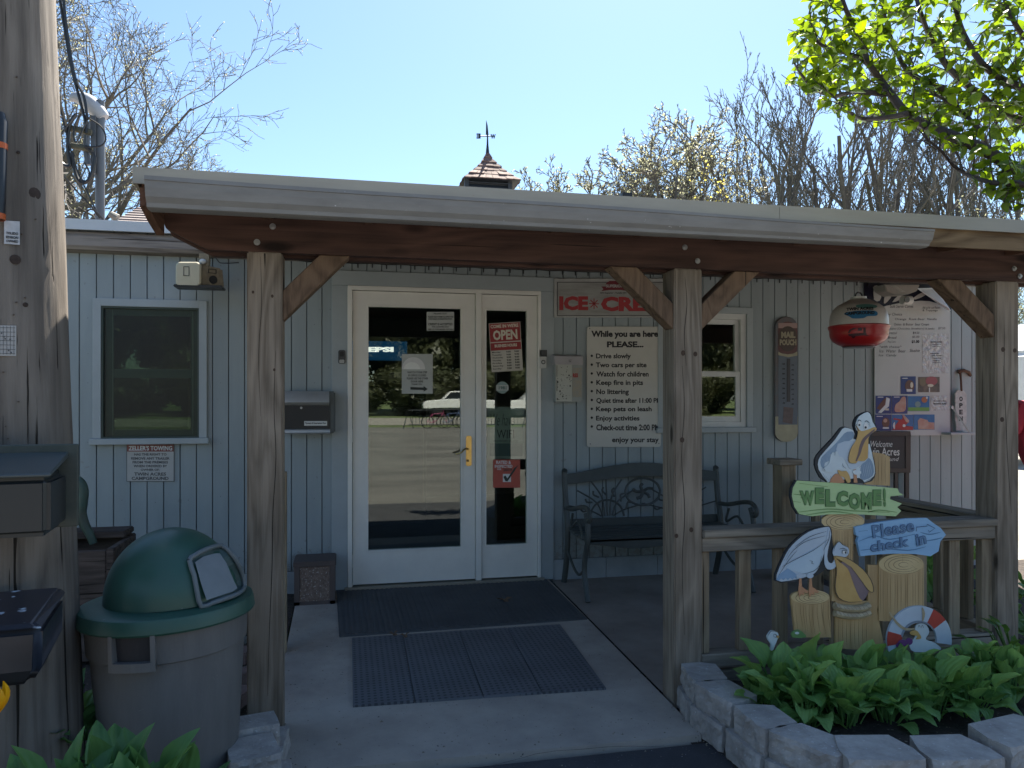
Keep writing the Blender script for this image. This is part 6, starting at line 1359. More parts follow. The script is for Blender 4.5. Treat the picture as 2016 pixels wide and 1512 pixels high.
# life ring with the small bird
rc = (925, 1345); ro_, ri_ = 178, 96
def ringpts(a0, a1, n=14): return ell(rc[0], rc[1], ro_, ro_ * 1.06, n, a0, a1) + ell(rc[0], rc[1], ri_, ri_ * 1.06, n, a1, a0)
lr = P_(f8, ringpts(-8, 205, 30), .019, 'life_ring', M('ring_white', (.50, .58, .66), .45), 0, .012)
for a0, a1 in ((36, 64), (165, 190)): P_(f8, ringpts(a0, a1, 6), .0202, 'red_band', M('ring_red', (.45, .05, .035), .45), 0, .002, lr)
P_(f8, ell(rc[0] - 4, rc[1] - 4, 100, 104, 20, 20, 170) + ell(rc[0], rc[1], 94, 96, 20, 170, 20), .0206, 'inner_shade', M('ring_grey', (.20, .25, .31), .45), 0, .001, lr)
lines_(f8, [[(940, 1165), (948, 1200), (942, 1240)], [(760, 1190), (800, 1250), (850, 1285), (905, 1280)]], 5.5, .0215, 'rope', m_rope, 3, lr)
bd = P_(f8, [(900, 1290), (905, 1262), (935, 1250), (965, 1262), (980, 1300), (960, 1340), (1010, 1360), (1040, 1400), (900, 1410), (870, 1370), (900, 1330)], .022, 'small_bird', m_pl, 3, .003, lr)
for x, y, r in ((832, 1370, 28), (812, 1375, 16), (868, 1352, 20)): plate([f8(*p) for p in ell(x, y, r, r, 16)], YS - .0235, .002).build('purple_ball', m_pur, lr)
P_(f8, [(872, 1300), (905, 1290), (925, 1310), (935, 1335), (905, 1340), (915, 1322), (880, 1316)], .0245, 'bird_beak', m_bk, 2, .002, lr)
lines_(f8, [[(918, 1275), (922, 1262), (930, 1275)], [(935, 1278), (940, 1262), (948, 1278)], [(900, 1290), (905, 1262), (935, 1250), (965, 1262), (980, 1300), (960, 1340)]], 1.0, .0255, 'drawn_lines', m_out, 2, lr)
# little white bird and green frog at the left foot
lb = P_(f8, [(100, 1305), (112, 1294), (138, 1300), (148, 1318), (140, 1345), (128, 1375), (118, 1400), (106, 1400), (108, 1370), (92, 1345), (88, 1325)], .02, 'small_bird', m_pl, 3, .012)
lines_(f8, [[(120, 1325), (122, 1312), (136, 1316), (134, 1330), (120, 1325)], [(88, 1325), (100, 1303), (112, 1294), (138, 1300)]], 1.1, .0215, 'drawn_lines', m_out, 2, lb)
P_(f8, [(140, 1318), (153, 1322), (150, 1334), (138, 1332)], .0215, 'bird_beak', m_bk, 0, .002, lb)
fg = P_(f8, [(225, 1330), (230, 1300), (262, 1290), (285, 1305), (300, 1330)], .02, 'frog', m_grm, 2, .012); plate([f8(*p) for p in ell(250, 1306, 12, 7, 12)], YS - .0215, .001).build('frog_eye', m_whitepr, fg)
MB().box(atY(1640, 1300, YS).x, atY(1650, 1300, YS).x, YS + .012, YS + .03, -.2, .5).box(atY(1760, 1300, YS).x, atY(1770, 1300, YS).x, YS + .012, YS + .03, -.2, .5).build('stake', m_railv, ys)

# drying cracks and knots on the posts
mb = MB()
for pts_, w_ in (([(543, 690), (540, 800), (544, 900), (537, 1010), (535, 1120), (531, 1250), (526, 1370)], 1.6), ([(512, 505), (516, 600), (510, 700), (514, 820)], 1.0), ([(1349, 545), (1352, 600), (1347, 660), (1351, 720)], 1.3), ([(1342, 720), (1348, 800), (1343, 900), (1349, 1010), (1344, 1110), (1348, 1250)], 1.4), ([(1975, 720), (1980, 830), (1984, 900), (1992, 1010)], 1.2)):
    c_ = MB(); ribbon(c_, [(x + random.uniform(-1, 1), y) for x, y in pts_], w_, PY0 - .0006, 4); c_.build('drying_crack', M('crack_dark', (.03, .022, .016), .95), por)
for px, py, r in ((498, 575, 3.2), (536, 583, 3.4), (540, 728, 3), (1345, 695, 5.5), (1369, 697, 5), (1343, 866, 5.5), (1332, 1055, 4.5), (1361, 1043, 5), (1975, 688, 5), (1998, 690, 4.5), (1973, 826, 5)):
    plate(ell(px, py, r * .8, r, 12), PY0 - .0008, .0006).build('knot', M('knot_brown', (.085, .05, .03), .85, (.045, .028, .018), 120), por)

# ================================================================ retaining blocks
m_blk = M('split_block', (.47, .43, .39), .95, (.29, .26, .235), 9, bump=1, bs=55, bdist=.006, speck=((.52, .5, .48), 60, .68))
def block(A, B, inward, h, zt_, dep_=.17, rough=.012, seed=0, parent=None, taper=.12):
    """a split faced block: front edge A-B at top height, rough front, tapered tail"""
    A, B = Vector(A), Vector(B); L = B - A; ln = L.length; l = L.normalized(); inw = Vector(inward).normalized()
    gap = .010; A = A + l * gap; B = B - l * gap; nx, nzz = 14, 7; mb = MB()
    for j in range(nzz + 1):
        for i in range(nx + 1):
            p = A.lerp(B, i / nx); z = zt_ - h + .003 + (h - .006) * j / nzz; e = (0 if 0 < i < nx else 1); ez = 1 if j in (0, nzz) else 0
            nn_ = mnoise.noise(Vector((p.x * 16 + seed, p.y * 16, z * 22))) + .5 * mnoise.noise(Vector((p.x * 45 + seed, p.y * 45, z * 50)))
            off = rough * (1.0 * nn_ + .5 * mnoise.noise(Vector((p.x * 110 + seed, p.y * 110, z * 120))) + .25) - .007 * e - .003 * ez; mb.v.append(Vector((p.x, p.y, z)) - inw * off)
    for j in range(nzz):
        for i in range(nx): a = j * (nx + 1) + i; mb.f.append([a, a + 1, a + nx + 2, a + nx + 1])
    C_, D_ = B + inw * dep_ - l * taper * ln, A + inw * dep_ + l * taper * ln; o = len(mb.v)
    B2, A2 = B + inw * dep_ * .45, A + inw * dep_ * .45
    for p in (B2, C_, D_, A2): mb.v += [Vector((p.x, p.y, zt_ - h + .003)), Vector((p.x, p.y, zt_ - .003))]
    topf = [nzz * (nx + 1) + i for i in range(nx + 1)]; botf = list(range(nx + 1))
    mb.f.append(topf + [o + 1, o + 3, o + 5, o + 7]); mb.f.append((botf + [o, o + 2, o + 4, o + 6])[::-1])
    lf = [j * (nx + 1) for j in range(nzz + 1)]; rf = [j * (nx + 1) + nx for j in range(nzz + 1)]
    mb.f.append(rf[::-1] + [o, o + 1] if False else [rf[k] for k in range(nzz + 1)] + [o + 1, o]); mb.f += [[o, o + 1, o + 3, o + 2], [o + 2, o + 3, o + 5, o + 4], [o + 4, o + 5, o + 7, o + 6], lf[::-1] + [o + 6, o + 7]]
    return mb.build('block', m_blk, parent, weld=True)
rw = thing('retaining_wall', 'low curved garden wall of grey split blocks round the hosta bed', 'garden wall', atZ(1600, 1480, -.16))
ZB = .07
F_ = [((1338, 1296), (1366, 1337)), ((1363, 1336), (1441, 1381)), ((1442, 1381), (1505, 1431)), ((1508, 1430), (1652, 1487)), ((1667, 1494), (1832, 1493)), ((1834, 1492), (1987, 1487)), ((1989, 1478), (2120, 1445)), ((2122, 1440), (2230, 1395))]
cen = Vector((2.6, 3.1, 0))
for i, (p, q) in enumerate(F_):
    A, B = atZ(*p, ZB), atZ(*q, ZB); l = (B - A).normalized(); inw = Vector((-l.y, l.x, 0)); 
    if inw.dot(cen - A) < 0: inw = -inw
    dzz = random.choice([-.009, .007, -.003, .010]); block(A, B, inw, .112, ZB + dzz, .16 if i < 4 else .20, .010, i * 7, rw)
pts = []
for p, q in F_: pts.append(atZ(*p, ZB)); pts.append(atZ(*q, ZB))
# lower course, staggered and a little proud
def along(s):
    acc = 0
    for a, b in zip(pts[:-1], pts[1:]):
        d = (b - a).length
        if acc + d >= s: return a.lerp(b, (s - acc) / d)
        acc += d
    return pts[-1]
tot = sum((b - a).length for a, b in zip(pts[:-1], pts[1:])); s = -.04; i = 0
while s < tot - .1:
    A, B = along(max(s, 0)), along(min(s + .28, tot)); l = (B - A).normalized(); inw = Vector((-l.y, l.x, 0))
    if inw.dot(cen - A) < 0: inw = -inw
    if s < 0: A = A - l * .04
    o_ = -inw * .022; block(A + o_, B + o_, inw, .115, ZB - .112 + random.uniform(-.001, .001), .2, .009, 50 + i, rw, .02); s += .283; i += 1
lw = thing('edging_blocks', 'three grey split blocks stacked beside the foot of the left porch post', 'garden wall', atZ(500, 1480, -.15))
for k, (p, q, z, h, sd_) in enumerate((((452, 1440), (556, 1422), .045, .12, 90), ((448, 1502), (560, 1480), .03, .13, 91), ((420, 1600), (566, 1570), .02, .13, 93))):
    A, B = atZ(*p, z), atZ(*q, z); l = (B - A).normalized(); inw = Vector((-l.y, l.x, 0)); inw = inw if inw.y > 0 else -inw; block(A, B, inw, h, z, .14 if k == 0 else .20, .008, sd_, lw, .02)
for k, (p, q) in enumerate((((552, 1490), (572, 1430)), ((560, 1600), (576, 1495)))):
    A, B = atZ(p[0], p[1], -.06), atZ(q[0], q[1], -.06); l = (B - A).normalized(); block(A, B, Vector((-l.y, l.x, 0)) if Vector((-l.y, l.x, 0)).x < 0 else Vector((l.y, -l.x, 0)), .12, -.05, .15, .006, 97 + k, lw, .02)
m_brk = M('old_brick', (.20, .13, .11), .95, (.13, .09, .08), 15, bump=.8, bs=50, bdist=.005)
for k, (px, py, a, lab) in enumerate(((475, 1290, .3, 'reddish brick lying beside the post, farthest of the three'), (482, 1330, -.15, 'reddish brick lying between the trash can and the post'), (472, 1372, .1, 'brick lying right behind the grey edging blocks'))):
    p = atG(px, py, .03); mb = MB(); mb.box(-.10, .10, -.045, .045, -.03, .03); o = link('brick', mb.mesh('brick', m_brk, bevel=.006)); o.location = p; o.rotation_euler = (0, .1, a + 1.2); tag(o, lab, 'brick')
m_rock = M('grey_rock', (.22, .22, .20), .9, (.13, .14, .125), 12, bump=.8, bs=30, bdist=.01)
for k, (px, py, r, lab) in enumerate(((478, 1225, .05, 'rounded grey rock behind the trash can by the post'), (466, 1262, .045, 'smaller grey rock between trash can and porch post'), (1502, 1412, .03, 'little grey stone on the soil behind the retaining wall'))):
    p = atG(px, py, r * .6); mb = MB(); mb.ball((0, 0, 0), r, 10, 8, (1.3, 1, .75)); mb.v = [v * (1 + .25 * mnoise.noise(v * 25 + Vector((k, 0, 0)))) for v in mb.v]; o = link('rock', mb.mesh('rock', m_rock, smooth=True)); o.location = p; tag(o, lab, 'rock')

# ================================================================ hostas and other plants
m_hos = LEAF('hosta_leaf', (.24, .40, .12), (.10, .22, .055), .30, .5, 420)
m_hos2 = LEAF('lily_leaf', (.13, .27, .09), (.06, .14, .045), .35, .45, 400)
m_weed = LEAF('weed_leaf', (.13, .22, .05), (.06, .13, .03), .35, .5)
def leaf_mesh(name, L, W0, pet, lean, droop, cup, mat, nl=7, point=1.0, wav=.1, seed=0):
    mb = MB(); rnd = random.Random(seed); path = []; x = z = 0; a = R(90 - lean * .4)
    for i in range(4): path.append((x, z)); x += math.cos(a) * pet / 3; z += math.sin(a) * pet / 3; a -= R(lean * .2)
    base = path[-1]; bx_, bz = base; a2 = a
    mb.tube([(p[0], 0, p[1]) for p in path], [.006, .005, .0045, .004], 4, False)
    rows = []; x, z = bx_, bz
    for i in range(nl + 1):
        t = i / nl; w_ = W0 * (math.sin(math.pi * min(t, 1) ** (.62 * point)) ** .85 if 0 < t < 1 else .02); dz_ = cup * w_
        row = []
        for j in range(5):
            v = (j - 2) / 2; yy = v * w_; up = abs(v) ** 1.5 * dz_ + (wav + .12 * (seed % 3)) * w_ * math.sin(t * 9 + j * 2 + seed) * abs(v); row.append(Vector((x - math.sin(a2) * up, yy, z + math.cos(a2) * up)))
        rows.append(row); x += math.cos(a2) * L / nl; z += math.sin(a2) * L / nl; a2 -= R(droop) / nl
    o = len(mb.v)
    for r in rows: mb.v += r
    for i in range(nl):
        for j in range(4): mb.f.append([o + i * 5 + j, o + i * 5 + j + 1, o + (i + 1) * 5 + j + 1, o + (i + 1) * 5 + j])
    return mb.mesh(name, mat, smooth=True, angle=180)
HL = [leaf_mesh('leaf', L, W_, p, ln, dr, cu, m_hos, seed=i) for i, (L, W_, p, ln, dr, cu) in enumerate(((.155, .055, .15, 30, 50, .35), (.14, .05, .17, 20, 30, .45), (.17, .06, .13, 45, 80, .25), (.12, .048, .10, 60, 70, .3), (.15, .052, .19, 15, 45, .5), (.13, .05, .14, 35, 110, .2), (.10, .04, .16, 12, 20, .6), (.165, .045, .15, 40, 95, .3), (.085, .034, .20, 25, 60, .4), (.15, .062, .12, 25, 60, .15)))]
def plant(name, label, cat, loc, meshes, n, sc, grp=None, spread=1.0, seed=0):
    rnd = random.Random(seed); t = thing(name, label, cat, loc, grp)
    for i in range(n):
        o = bpy.data.objects.new('leaf', meshes[rnd.randrange(len(meshes))]); COL.objects.link(o); o.parent = t
        a = i * 2.4 + rnd.uniform(-.3, .3); rr = .045 * math.sqrt(i / n) * spread; o.location = (rr * math.cos(a), rr * math.sin(a), -.02)
        k = sc * rnd.uniform(.75, 1.1) * (1.05 - .2 * i / n); o.scale = (k, k * rnd.uniform(.9, 1.15), k); o.rotation_euler = (rnd.uniform(-.2, .2), rnd.uniform(-.35, .35) * spread, a)
    return t
hp = [(1545, 3.00, 1.0, 'hosta clump at the left end of the bed below the small white bird'), (1625, 3.02, 1.0, 'hosta clump in front of the stump with the blue pelican'), (1700, 3.0, .95, 'hosta clump in front of the rope bound log'), (1775, 3.0, .85, 'hosta clump right under the life ring'), (1850, 3.02, .82, 'hosta clump at the right edge of the life ring'), (1925, 3.0, .85, 'hosta clump before the right hand baluster'), (1985, 2.92, .9, 'hosta clump at the right end of the bed by the third post'),
      (1580, 2.84, .95, 'front row hosta clump farthest left, above the widest block'), (1665, 2.80, .95, 'front row hosta clump second from the left'), (1745, 2.80, .9, 'front row hosta clump in the middle of the bed'), (1830, 2.80, .88, 'front row hosta clump third from the right'), (1910, 2.78, .85, 'front row hosta clump at the right'), (1505, 2.97, .72, 'small low hosta clump beside the porch post')]
for i, (px, Yh, sc, lab) in enumerate(hp):
    a = (px - 1008) / FPX; tt = Yh / (CO - a * SI); X = tt * (a * CO + SI)
    plant('hosta', lab, 'hosta', (X, Yh, -.055), HL, 30, sc * 1.03, 'hostas in the walled bed', 1.0, i + 3)
LL_ = [leaf_mesh('leaf', L, W_, p, ln, dr, cu, m_hos2, seed=i + 20) for i, (L, W_, p, ln, dr, cu) in enumerate(((.14, .036, .27, 18, 50, .3), (.13, .036, .32, 12, 30, .5), (.15, .034, .24, 28, 70, .3), (.13, .034, .20, 38, 70, .3), (.15, .032, .30, 10, 50, .4)))]
for i, (x, y, z, sc, lab) in enumerate(((-.58, 2.14, -.07, 1.0, 'leafy green plant at the bottom edge in front of the trash can'), (-.84, 2.12, -.09, .92, 'leafy green plant between pole foot and trash can'), (-.71, 2.10, -.09, .95, 'blurred green plant in the bottom left corner at the pole foot'), (-.47, 2.16, -.11, .8, 'low leafy plant under the right side of the trash can'), (-1.02, 3.05, -.13, .9, 'leafy plant glimpsed between the pole and the trash can'))):
    plant('leafy_plant', lab, 'plant', (x, y, z), LL_, 60, sc * 1.3, 'leafy plants at the pole foot', 1.2, 40 + i)
WL = [leaf_mesh('leaf', .07, .012, .10 + .05 * i, 20 + 12 * i, 60, .2, m_weed, seed=i + 60) for i in range(3)]
for i, (px, Yh, sc, lab) in enumerate(((2008, 3.1, 1.5, 'feathery pale green weed growing at the foot of the third post'), (1985, 2.98, 1.2, 'smaller pale green weed between third post and hostas'))):
    a = (px - 1008) / FPX; tt = Yh / (CO - a * SI); plant('weed_plant', lab, 'plant', (tt * (a * CO + SI), Yh, -.06), WL, 30, sc, None, 1.5, 70 + i)
for i, (x, y, sc, lab) in enumerate(((3.75, 4.2, 1.2, 'sunlit hosta beyond the side railing, nearest the third post'), (4.1, 4.7, 1.3, 'sunlit hosta beyond the side railing in the middle'), (4.6, 5.0, 1.3, 'hosta at the far corner of the building wall'), (3.8, 3.5, 1.2, 'hosta right of the third post'), (4.4, 4.1, 1.2, 'hosta at the right edge beyond the third post'))):
    plant('side_hosta', lab, 'hosta', (x, y, -.1), HL, 20, sc, 'hostas beyond the side railing', 1.0, 80 + i)
# yellow tulip
tu = thing('tulip', 'yellow tulip flower at the left edge below the newspaper box', 'flower', camf((-8 - 1008) / FPX * 2.0, 2.0, -.16))
tc2 = camf((-8 - 1008) / FPX * 2.0, 2.0, 1.3 + (HZ - 1376) / FPX * 2.0)
m_yt = LEAF('tulip_yellow', (.75, .48, .02), (.65, .36, .01), .4)
for k in range(6):
    a = k * math.pi / 3; mb = MB(); n = 6
    for i in range(n + 1):
        t_ = i / n; w_ = .022 * math.sin(math.pi * (t_ * .85 + .1)); r = .006 + .026 * math.sin(math.pi * min(t_ * .75 + .05, 1)); z = -.036 + .075 * t_
        for j in (-1, 0, 1): aa = a + j * w_ / max(r, .012) * .8; mb.v.append(tc2 + Vector((r * math.cos(aa), r * math.sin(aa), z)))
    for i in range(n):
        for j in range(2): mb.f.append([i * 3 + j, i * 3 + j + 1, i * 3 + j + 4, i * 3 + j + 3])
    mb.build('petal', m_yt, tu, smooth=True)
MB().tube([tc2 - Vector((0, 0, .03)), tc2 - Vector((.01, 0, .2)), Vector((tc2.x, tc2.y, -.17))], .004, 6).build('stem', m_hos2, tu)
# ================================================================ bare trees
m_bark = M('bare_bark', (.13, .115, .10), .9, (.08, .07, .06), 6, bump=.5)
m_bark2 = M('twig_bark', (.15, .135, .12), .9, (.10, .09, .08), 3)
m_bud = LEAF('buds', (.30, .31, .20), (.20, .20, .13), .4)
m_budy = LEAF('yellow_buds', (.40, .38, .10), (.30, .30, .08), .5)
def grow(seed, H, r0, fork=.35, kids=(6, 5, 4, 3, 3), ang=42, lean=(0, 0), up=.10, lens=.62, buds=0, budsz=.03, mind=.004, wob=.16, budmat=None):
    rnd = random.Random(seed); limbs = MB(); twigs = MB(); bd = MB()
    def rv(): return Vector((rnd.gauss(0, 1), rnd.gauss(0, 1), rnd.gauss(0, 1))).normalized()
    def branch(p, d, L, r, lv):
        k = (8, 6, 5, 3, 3, 2)[lv]; pts = [p.copy()]; rad = [r]; dirs = [d.copy()]
        for i in range(k):
            d = (d + rv() * wob * (1 + lv * .25) + Vector((0, 0, up if lv else .02))).normalized(); p = p + d * (L / k); pts.append(p.copy()); dirs.append(d.copy()); rad.append(max(r * (1 - .72 * (i + 1) / k), mind if lv > 2 else mind * 1.6))
        (limbs if lv < 2 else twigs).tube(pts, rad, (8, 5, 4, 3, 3, 3)[lv], False)
        if lv < len(kids):
            for c in range(kids[lv]):
                t = (fork + (1 - fork) * (c + rnd.random()) / kids[lv]) if lv == 0 else (.18 + .82 * (c + rnd.random()) / kids[lv]); t = min(t, .999); i = int(t * k); f_ = t * k - i
                q = pts[i].lerp(pts[i + 1], f_); dd = dirs[i]; ax = dd.cross(rv()).normalized(); nd = Matrix.Rotation(R(ang * rnd.uniform(.6, 1.25)), 3, ax) @ dd
                branch(q, nd, L * lens * rnd.uniform(.65, 1.15) * (1.0 if lv else 1.15 - .5 * t), max(rad[i] * .62, mind * 1.2), lv + 1)
        if buds and lv >= len(kids) - 1:
            for c in range(buds):
                q = pts[rnd.randrange(1, len(pts))] + rv() * .01; a = rv() * budsz * .35; b = rv() * budsz; bd.add([q, q + a + b * .5, q + b, q - a + b * .5], [(0, 1, 2, 3)])
    branch(Vector((0, 0, 0)), Vector((lean[0], lean[1], 1)).normalized(), H * .72, r0, 0)
    a = limbs.mesh('trunk', m_bark, smooth=True); b = twigs.mesh('crown', m_bark2); c = bd.mesh('buds', budmat or m_bud) if buds else None
    return a, b, c
def tree(meshes, loc, label, group=None, sc=1, rz=0, cat='tree', name='bare_tree'):
    t = thing(name, label, cat, loc, group); t.scale = (sc, sc, sc) if not hasattr(sc, '__len__') else sc; t.rotation_euler.z = rz
    for me, nm in zip(meshes, ('trunk', 'crown', 'bud_clusters')):
        if me is None: continue
        o = bpy.data.objects.new(nm, me); COL.objects.link(o); o.parent = t
    return t
def px_xy(px, Y): p = atY(px, HZ, Y); return p.x, p.y
def top_of(ms): return max(v.co.z for me in ms if me for v in me.vertices)
def ptree(ms, px, Y, ytop, label, group=None, rz=0, cat='tree', name='bare_tree'):
    p = atY(px, ytop, Y); k = (p.z + .2) / top_of(ms); tree(ms, (p.x, p.y, -.2), label, group, k, rz, cat, name)
A1 = grow(5, 11.5, .20, .25, (9, 6, 5, 4, 4), 48, (.02, 0), .08, .52, buds=1, budsz=.035)
A2 = grow(11, 9.5, .15, .25, (8, 6, 5, 4, 4), 46, (.05, 0), .08, .52, buds=1, budsz=.035)
ptree(A1, 110, 13.5, -330, 'large bare budding tree behind the utility pole, its crown reaching farthest right', None, .4)
ptree(A2, 215, 15.5, -60, 'smaller bare tree rising right behind the service mast', None, 1.0)
ptree(A2, 50, 17, -200, 'bare tree mostly hidden behind the utility pole', None, 2.2)
B1 = grow(21, 7.6, .17, .28, (8, 6, 5, 4, 3), 38, (-.06, 0), .09, .50, buds=1, budsz=.06, wob=.2, mind=.007)
B2 = grow(25, 7.2, .15, .22, (8, 6, 5, 4, 3), 40, (.06, 0), .09, .50, buds=1, budsz=.06, wob=.2, mind=.007)
GB = 'budding trees behind the porch roof'
for px, Y, yt, m_, rz, lab in ((1435, 18, 200, B1, .3, 'tallest budding tree behind the porch roof, left of the bare wood'), (1350, 18.5, 250, B2, 1.1, 'broad budding tree behind the roof between vent and tallest budding tree'), (1285, 18, 275, B1, 2.6, 'budding tree standing right behind the roof vent'), (1228, 20, 262, B2, 4.0, 'budding tree with the highest tip above the roof vent'), (1165, 19, 295, B1, 5.0, 'low budding tree between cupola and roof vent'), (1110, 21, 335, B1, 1.6, 'very low budding tree halfway between cupola and vent'), (1065, 19, 322, B2, .2, 'smallest budding tree top just right of the cupola'), (1395, 22, 262, B2, 3.0, 'budding tree behind the yellow flowering shrubs')):
    ptree(m_, px, Y, yt, lab, GB, rz, 'tree', 'budding_tree')
YB = grow(33, 4.2, .05, .15, (5, 5, 4, 3), 20, (0, 0), .2, .6, buds=2, budsz=.045, budmat=m_budy)
for px, yt, lab in ((1398, 322, 'yellow flowering shrub top left of the tallest budding tree trunk'),):
    ptree(YB, px, 14, yt + 12, lab, None, .5, 'shrub', 'flowering_shrub')
C1 = grow(41, 14.0, .21, .36, (7, 5, 4, 3, 2), 34, (.05, 0), .12, .46, wob=.10, mind=.010)
C2 = grow(45, 13.5, .19, .33, (7, 5, 4, 3, 2), 36, (-.12, 0), .11, .48, wob=.10, mind=.010)
C3 = grow(47, 13.5, .20, .34, (7, 5, 4, 3, 2), 32, (.10, 0), .13, .46, wob=.12, mind=.010)
rt = [(1518, 28, C1, 205, 0), (1556, 27, C2, 185, 1), (1592, 29, C3, 172, 2), (1625, 27, C1, 180, 3), (1668, 28, C2, 150, 2.5), (1702, 27, C3, 205, 5), (1738, 28, C1, 200, 1.5), (1775, 30, C3, 215, .6), (1822, 28, C2, 225, 2.9), (1862, 29, C1, 235, 4.4), (1905, 30, C3, 240, 3.6), (1950, 29, C2, 235, .3), (1990, 30, C1, 240, 1.9), (2050, 31, C3, 230, 5.4), (1545, 36, C3, 235, 4.1), (1655, 30, C3, 210, .8), (1755, 33, C2, 200, 2.2), (1880, 38, C3, 250, 5.0), (1965, 39, C1, 255, 3.0)]
names_ = ['slender bare tree at the left end of the wood', 'tall bare tree forking low, second from the left of the wood', 'straight tall bare tree in the left part of the wood', 'bare tree beside the tallest trunks left of the leafy branch', 'tall bare tree whose crown touches the tip of the leafy branch', 'bare tree under the tip of the leafy branch', 'bare tree with crossing limbs under the leafy branch', 'bare tree centred under the leafy branch', 'leaning bare tree right of centre under the leafy branch', 'thin bare tree in the right part of the wood', 'bare tree half hidden by the leafy branch', 'bare tree near the right edge under low leaves', 'bare tree at the right edge of the photo', 'bare tree beyond the right edge of the wood', 'far bare tree at the back of the wood, leftmost', 'far bare tree at the back, second from left', 'far bare tree at the back, in the middle', 'far bare tree at the back, second from right', 'far bare tree at the back, rightmost']
for i, (px, Y, m_, yt, rz) in enumerate(rt): ptree(m_, px, Y, yt - (95 if i < 14 else 60), names_[i], 'bare trees of the wood behind the roof', rz)
# brush along the foot of the wood
D1 = grow(51, 6.5, .06, .1, (9, 6, 5, 4), 34, (0, 0), .1, .6, buds=2, budsz=.08)
for i, px in enumerate((1530, 1600, 1690, 1770, 1845, 1915, 1960, 2005, 2060)):
    x, y = px_xy(px, 24 + (i % 3)); tree(D1, (x, y, -.2), ['low brush at the left foot of the wood', 'low brush left of centre before the wood', 'low brush behind the roof joint', 'low brush under the middle of the leafy branch', 'low brush right of centre', 'dense brush near the right edge', 'dense brush beside the lowest leaves', 'dense brush at the right edge', 'dense brush past the right edge'][i], 'low brush before the wood', 1.0 + .14 * (i > 3), i * 1.3, 'brush', 'brush_clump')
# evergreen and leafy trees across the drive (seen mirrored in the glass)
m_fol = LEAF('distant_foliage', (.06, .065, .028), (.028, .034, .016), .15)
def leafy(seed, H, Rr, n=12000, sz=.38):
    rnd = random.Random(seed); mb = MB()
    lumps = [(Vector((rnd.uniform(-1, 1) * Rr * .7, rnd.uniform(-1, 1) * Rr * .7, H * rnd.uniform(.3, .95))), Rr * rnd.uniform(.3, .55)) for _ in range(16)]
    for i in range(n):
        c_, r_ = lumps[i % 16]; v = Vector((rnd.gauss(0, 1), rnd.gauss(0, 1), rnd.gauss(0, 1))).normalized() * r_ * rnd.random() ** .4; q = c_ + v
        a, b = Vector((rnd.gauss(0, 1), rnd.gauss(0, 1), rnd.gauss(0, 1))).normalized() * sz * rnd.uniform(.5, 1), Vector((rnd.gauss(0, 1), rnd.gauss(0, 1), rnd.gauss(0, 1))).normalized() * sz * rnd.uniform(.5, 1); mb.add([q, q + a, q + a + b, q + b], [(0, 1, 2, 3)])
    for c_, r_ in lumps: mb.ball(c_, r_ * .78, 10, 7)
    tr = MB().tube([(0, 0, 0), (0, 0, H * .8)], [.25, .08], 8)
    return tr.mesh('trunk', m_bark, smooth=True), mb.mesh('crown', m_fol), None
E1 = leafy(1, 13, 5); E2 = leafy(2, 11, 4.5)
for i in range(26):
    x = -62 + i * 5.2; y = -56 - (i % 3) * 4; tree(E1 if i % 2 else E2, (x, y, zback(0, y)), 'dark leafy tree across the drive, only seen mirrored in the door glass', 'leafy trees across the drive', .9 + .3 * ((i * 7) % 5) / 5, i, 'tree', 'leafy_tree')
for i in range(24):
    x = -60 + i * 5.4; y = -49 - (i % 2) * 2.0; tree(E2, (x, y, zback(0, y) - 2), 'leafy undergrowth across the drive, only seen mirrored in the door glass', 'undergrowth across the drive', (.9, .9, .55), i * 2, 'bush', 'leafy_bush')
# bike rack, bicycles and pickup across the drive
rk = thing('bike_rack', 'long metal bike rack across the drive, seen mirrored in the door glass', 'bike rack', (7, -28, -.2))
mb = MB(); 
for x0_ in (3.2, 9.4):
    mb.tube([(x0_ - .25, -28, -.2), (x0_, -28, .75), (x0_ + .25, -28, -.2)], .03, 6)
mb.tube([(3.2, -28, .75), (9.4, -28, .75)], .03, 6).tube([(3.2, -28, .0), (9.4, -28, .0)], .025, 6); mb.build('frame', m_iron, rk)
for k in range(34): MB().tube([(3.4 + k * .178, -28, .0), (3.4 + k * .178, -28, .75)], .013, 5).build('bar', m_iron, rk)
def bike(x, col, nm, lab):
    b = thing('bicycle', lab, 'bicycle', (x, -28.3, -.2)); mf = M(nm, col, .4)
    for dx in (-.5, .5):
        MB().tube([(x + dx + .32 * math.cos(R(a)), -28.3, .13 + .32 * math.sin(R(a))) for a in range(0, 361, 24)], .022, 6, False).build('wheel', m_black, b, smooth=True)
    mb = MB()
    for p, q in (((-.5, .13), (-.15, .10)), ((-.5, .13), (-.25, .55)), ((-.25, .6), (-.15, .10)), ((-.15, .10), (.33, .55)), ((-.25, .53), (.33, .58)), ((.33, .6), (.5, .13)), ((.33, .6), (.30, .78))): mb.tube([(x + p[0], -28.3, p[1]), (x + q[0], -28.3, q[1])], .02, 6)
    mb.build('frame', mf, b); MB().tube([(x + .3, -28.55, .8), (x + .3, -28.05, .8)], .015, 6).build('handlebar', m_black, b); MB().box(x - .38, x - .14, -28.36, -28.24, .60, .65).build('saddle', m_black, b, bevel=.01)
bike(4.7, (.5, .1, .22), 'bike_pink', 'pink bicycle parked at the rack across the drive'); bike(5.5, (.1, .15, .3), 'bike_blue', 'blue bicycle parked at the rack across the drive'); bike(6.3, (.3, .3, .3), 'bike_grey', 'grey bicycle parked at the rack across the drive')
m_tw = M('truck_white', (.8, .8, .8), .25); m_twin = M('truck_window', (.02, .025, .03), .1)
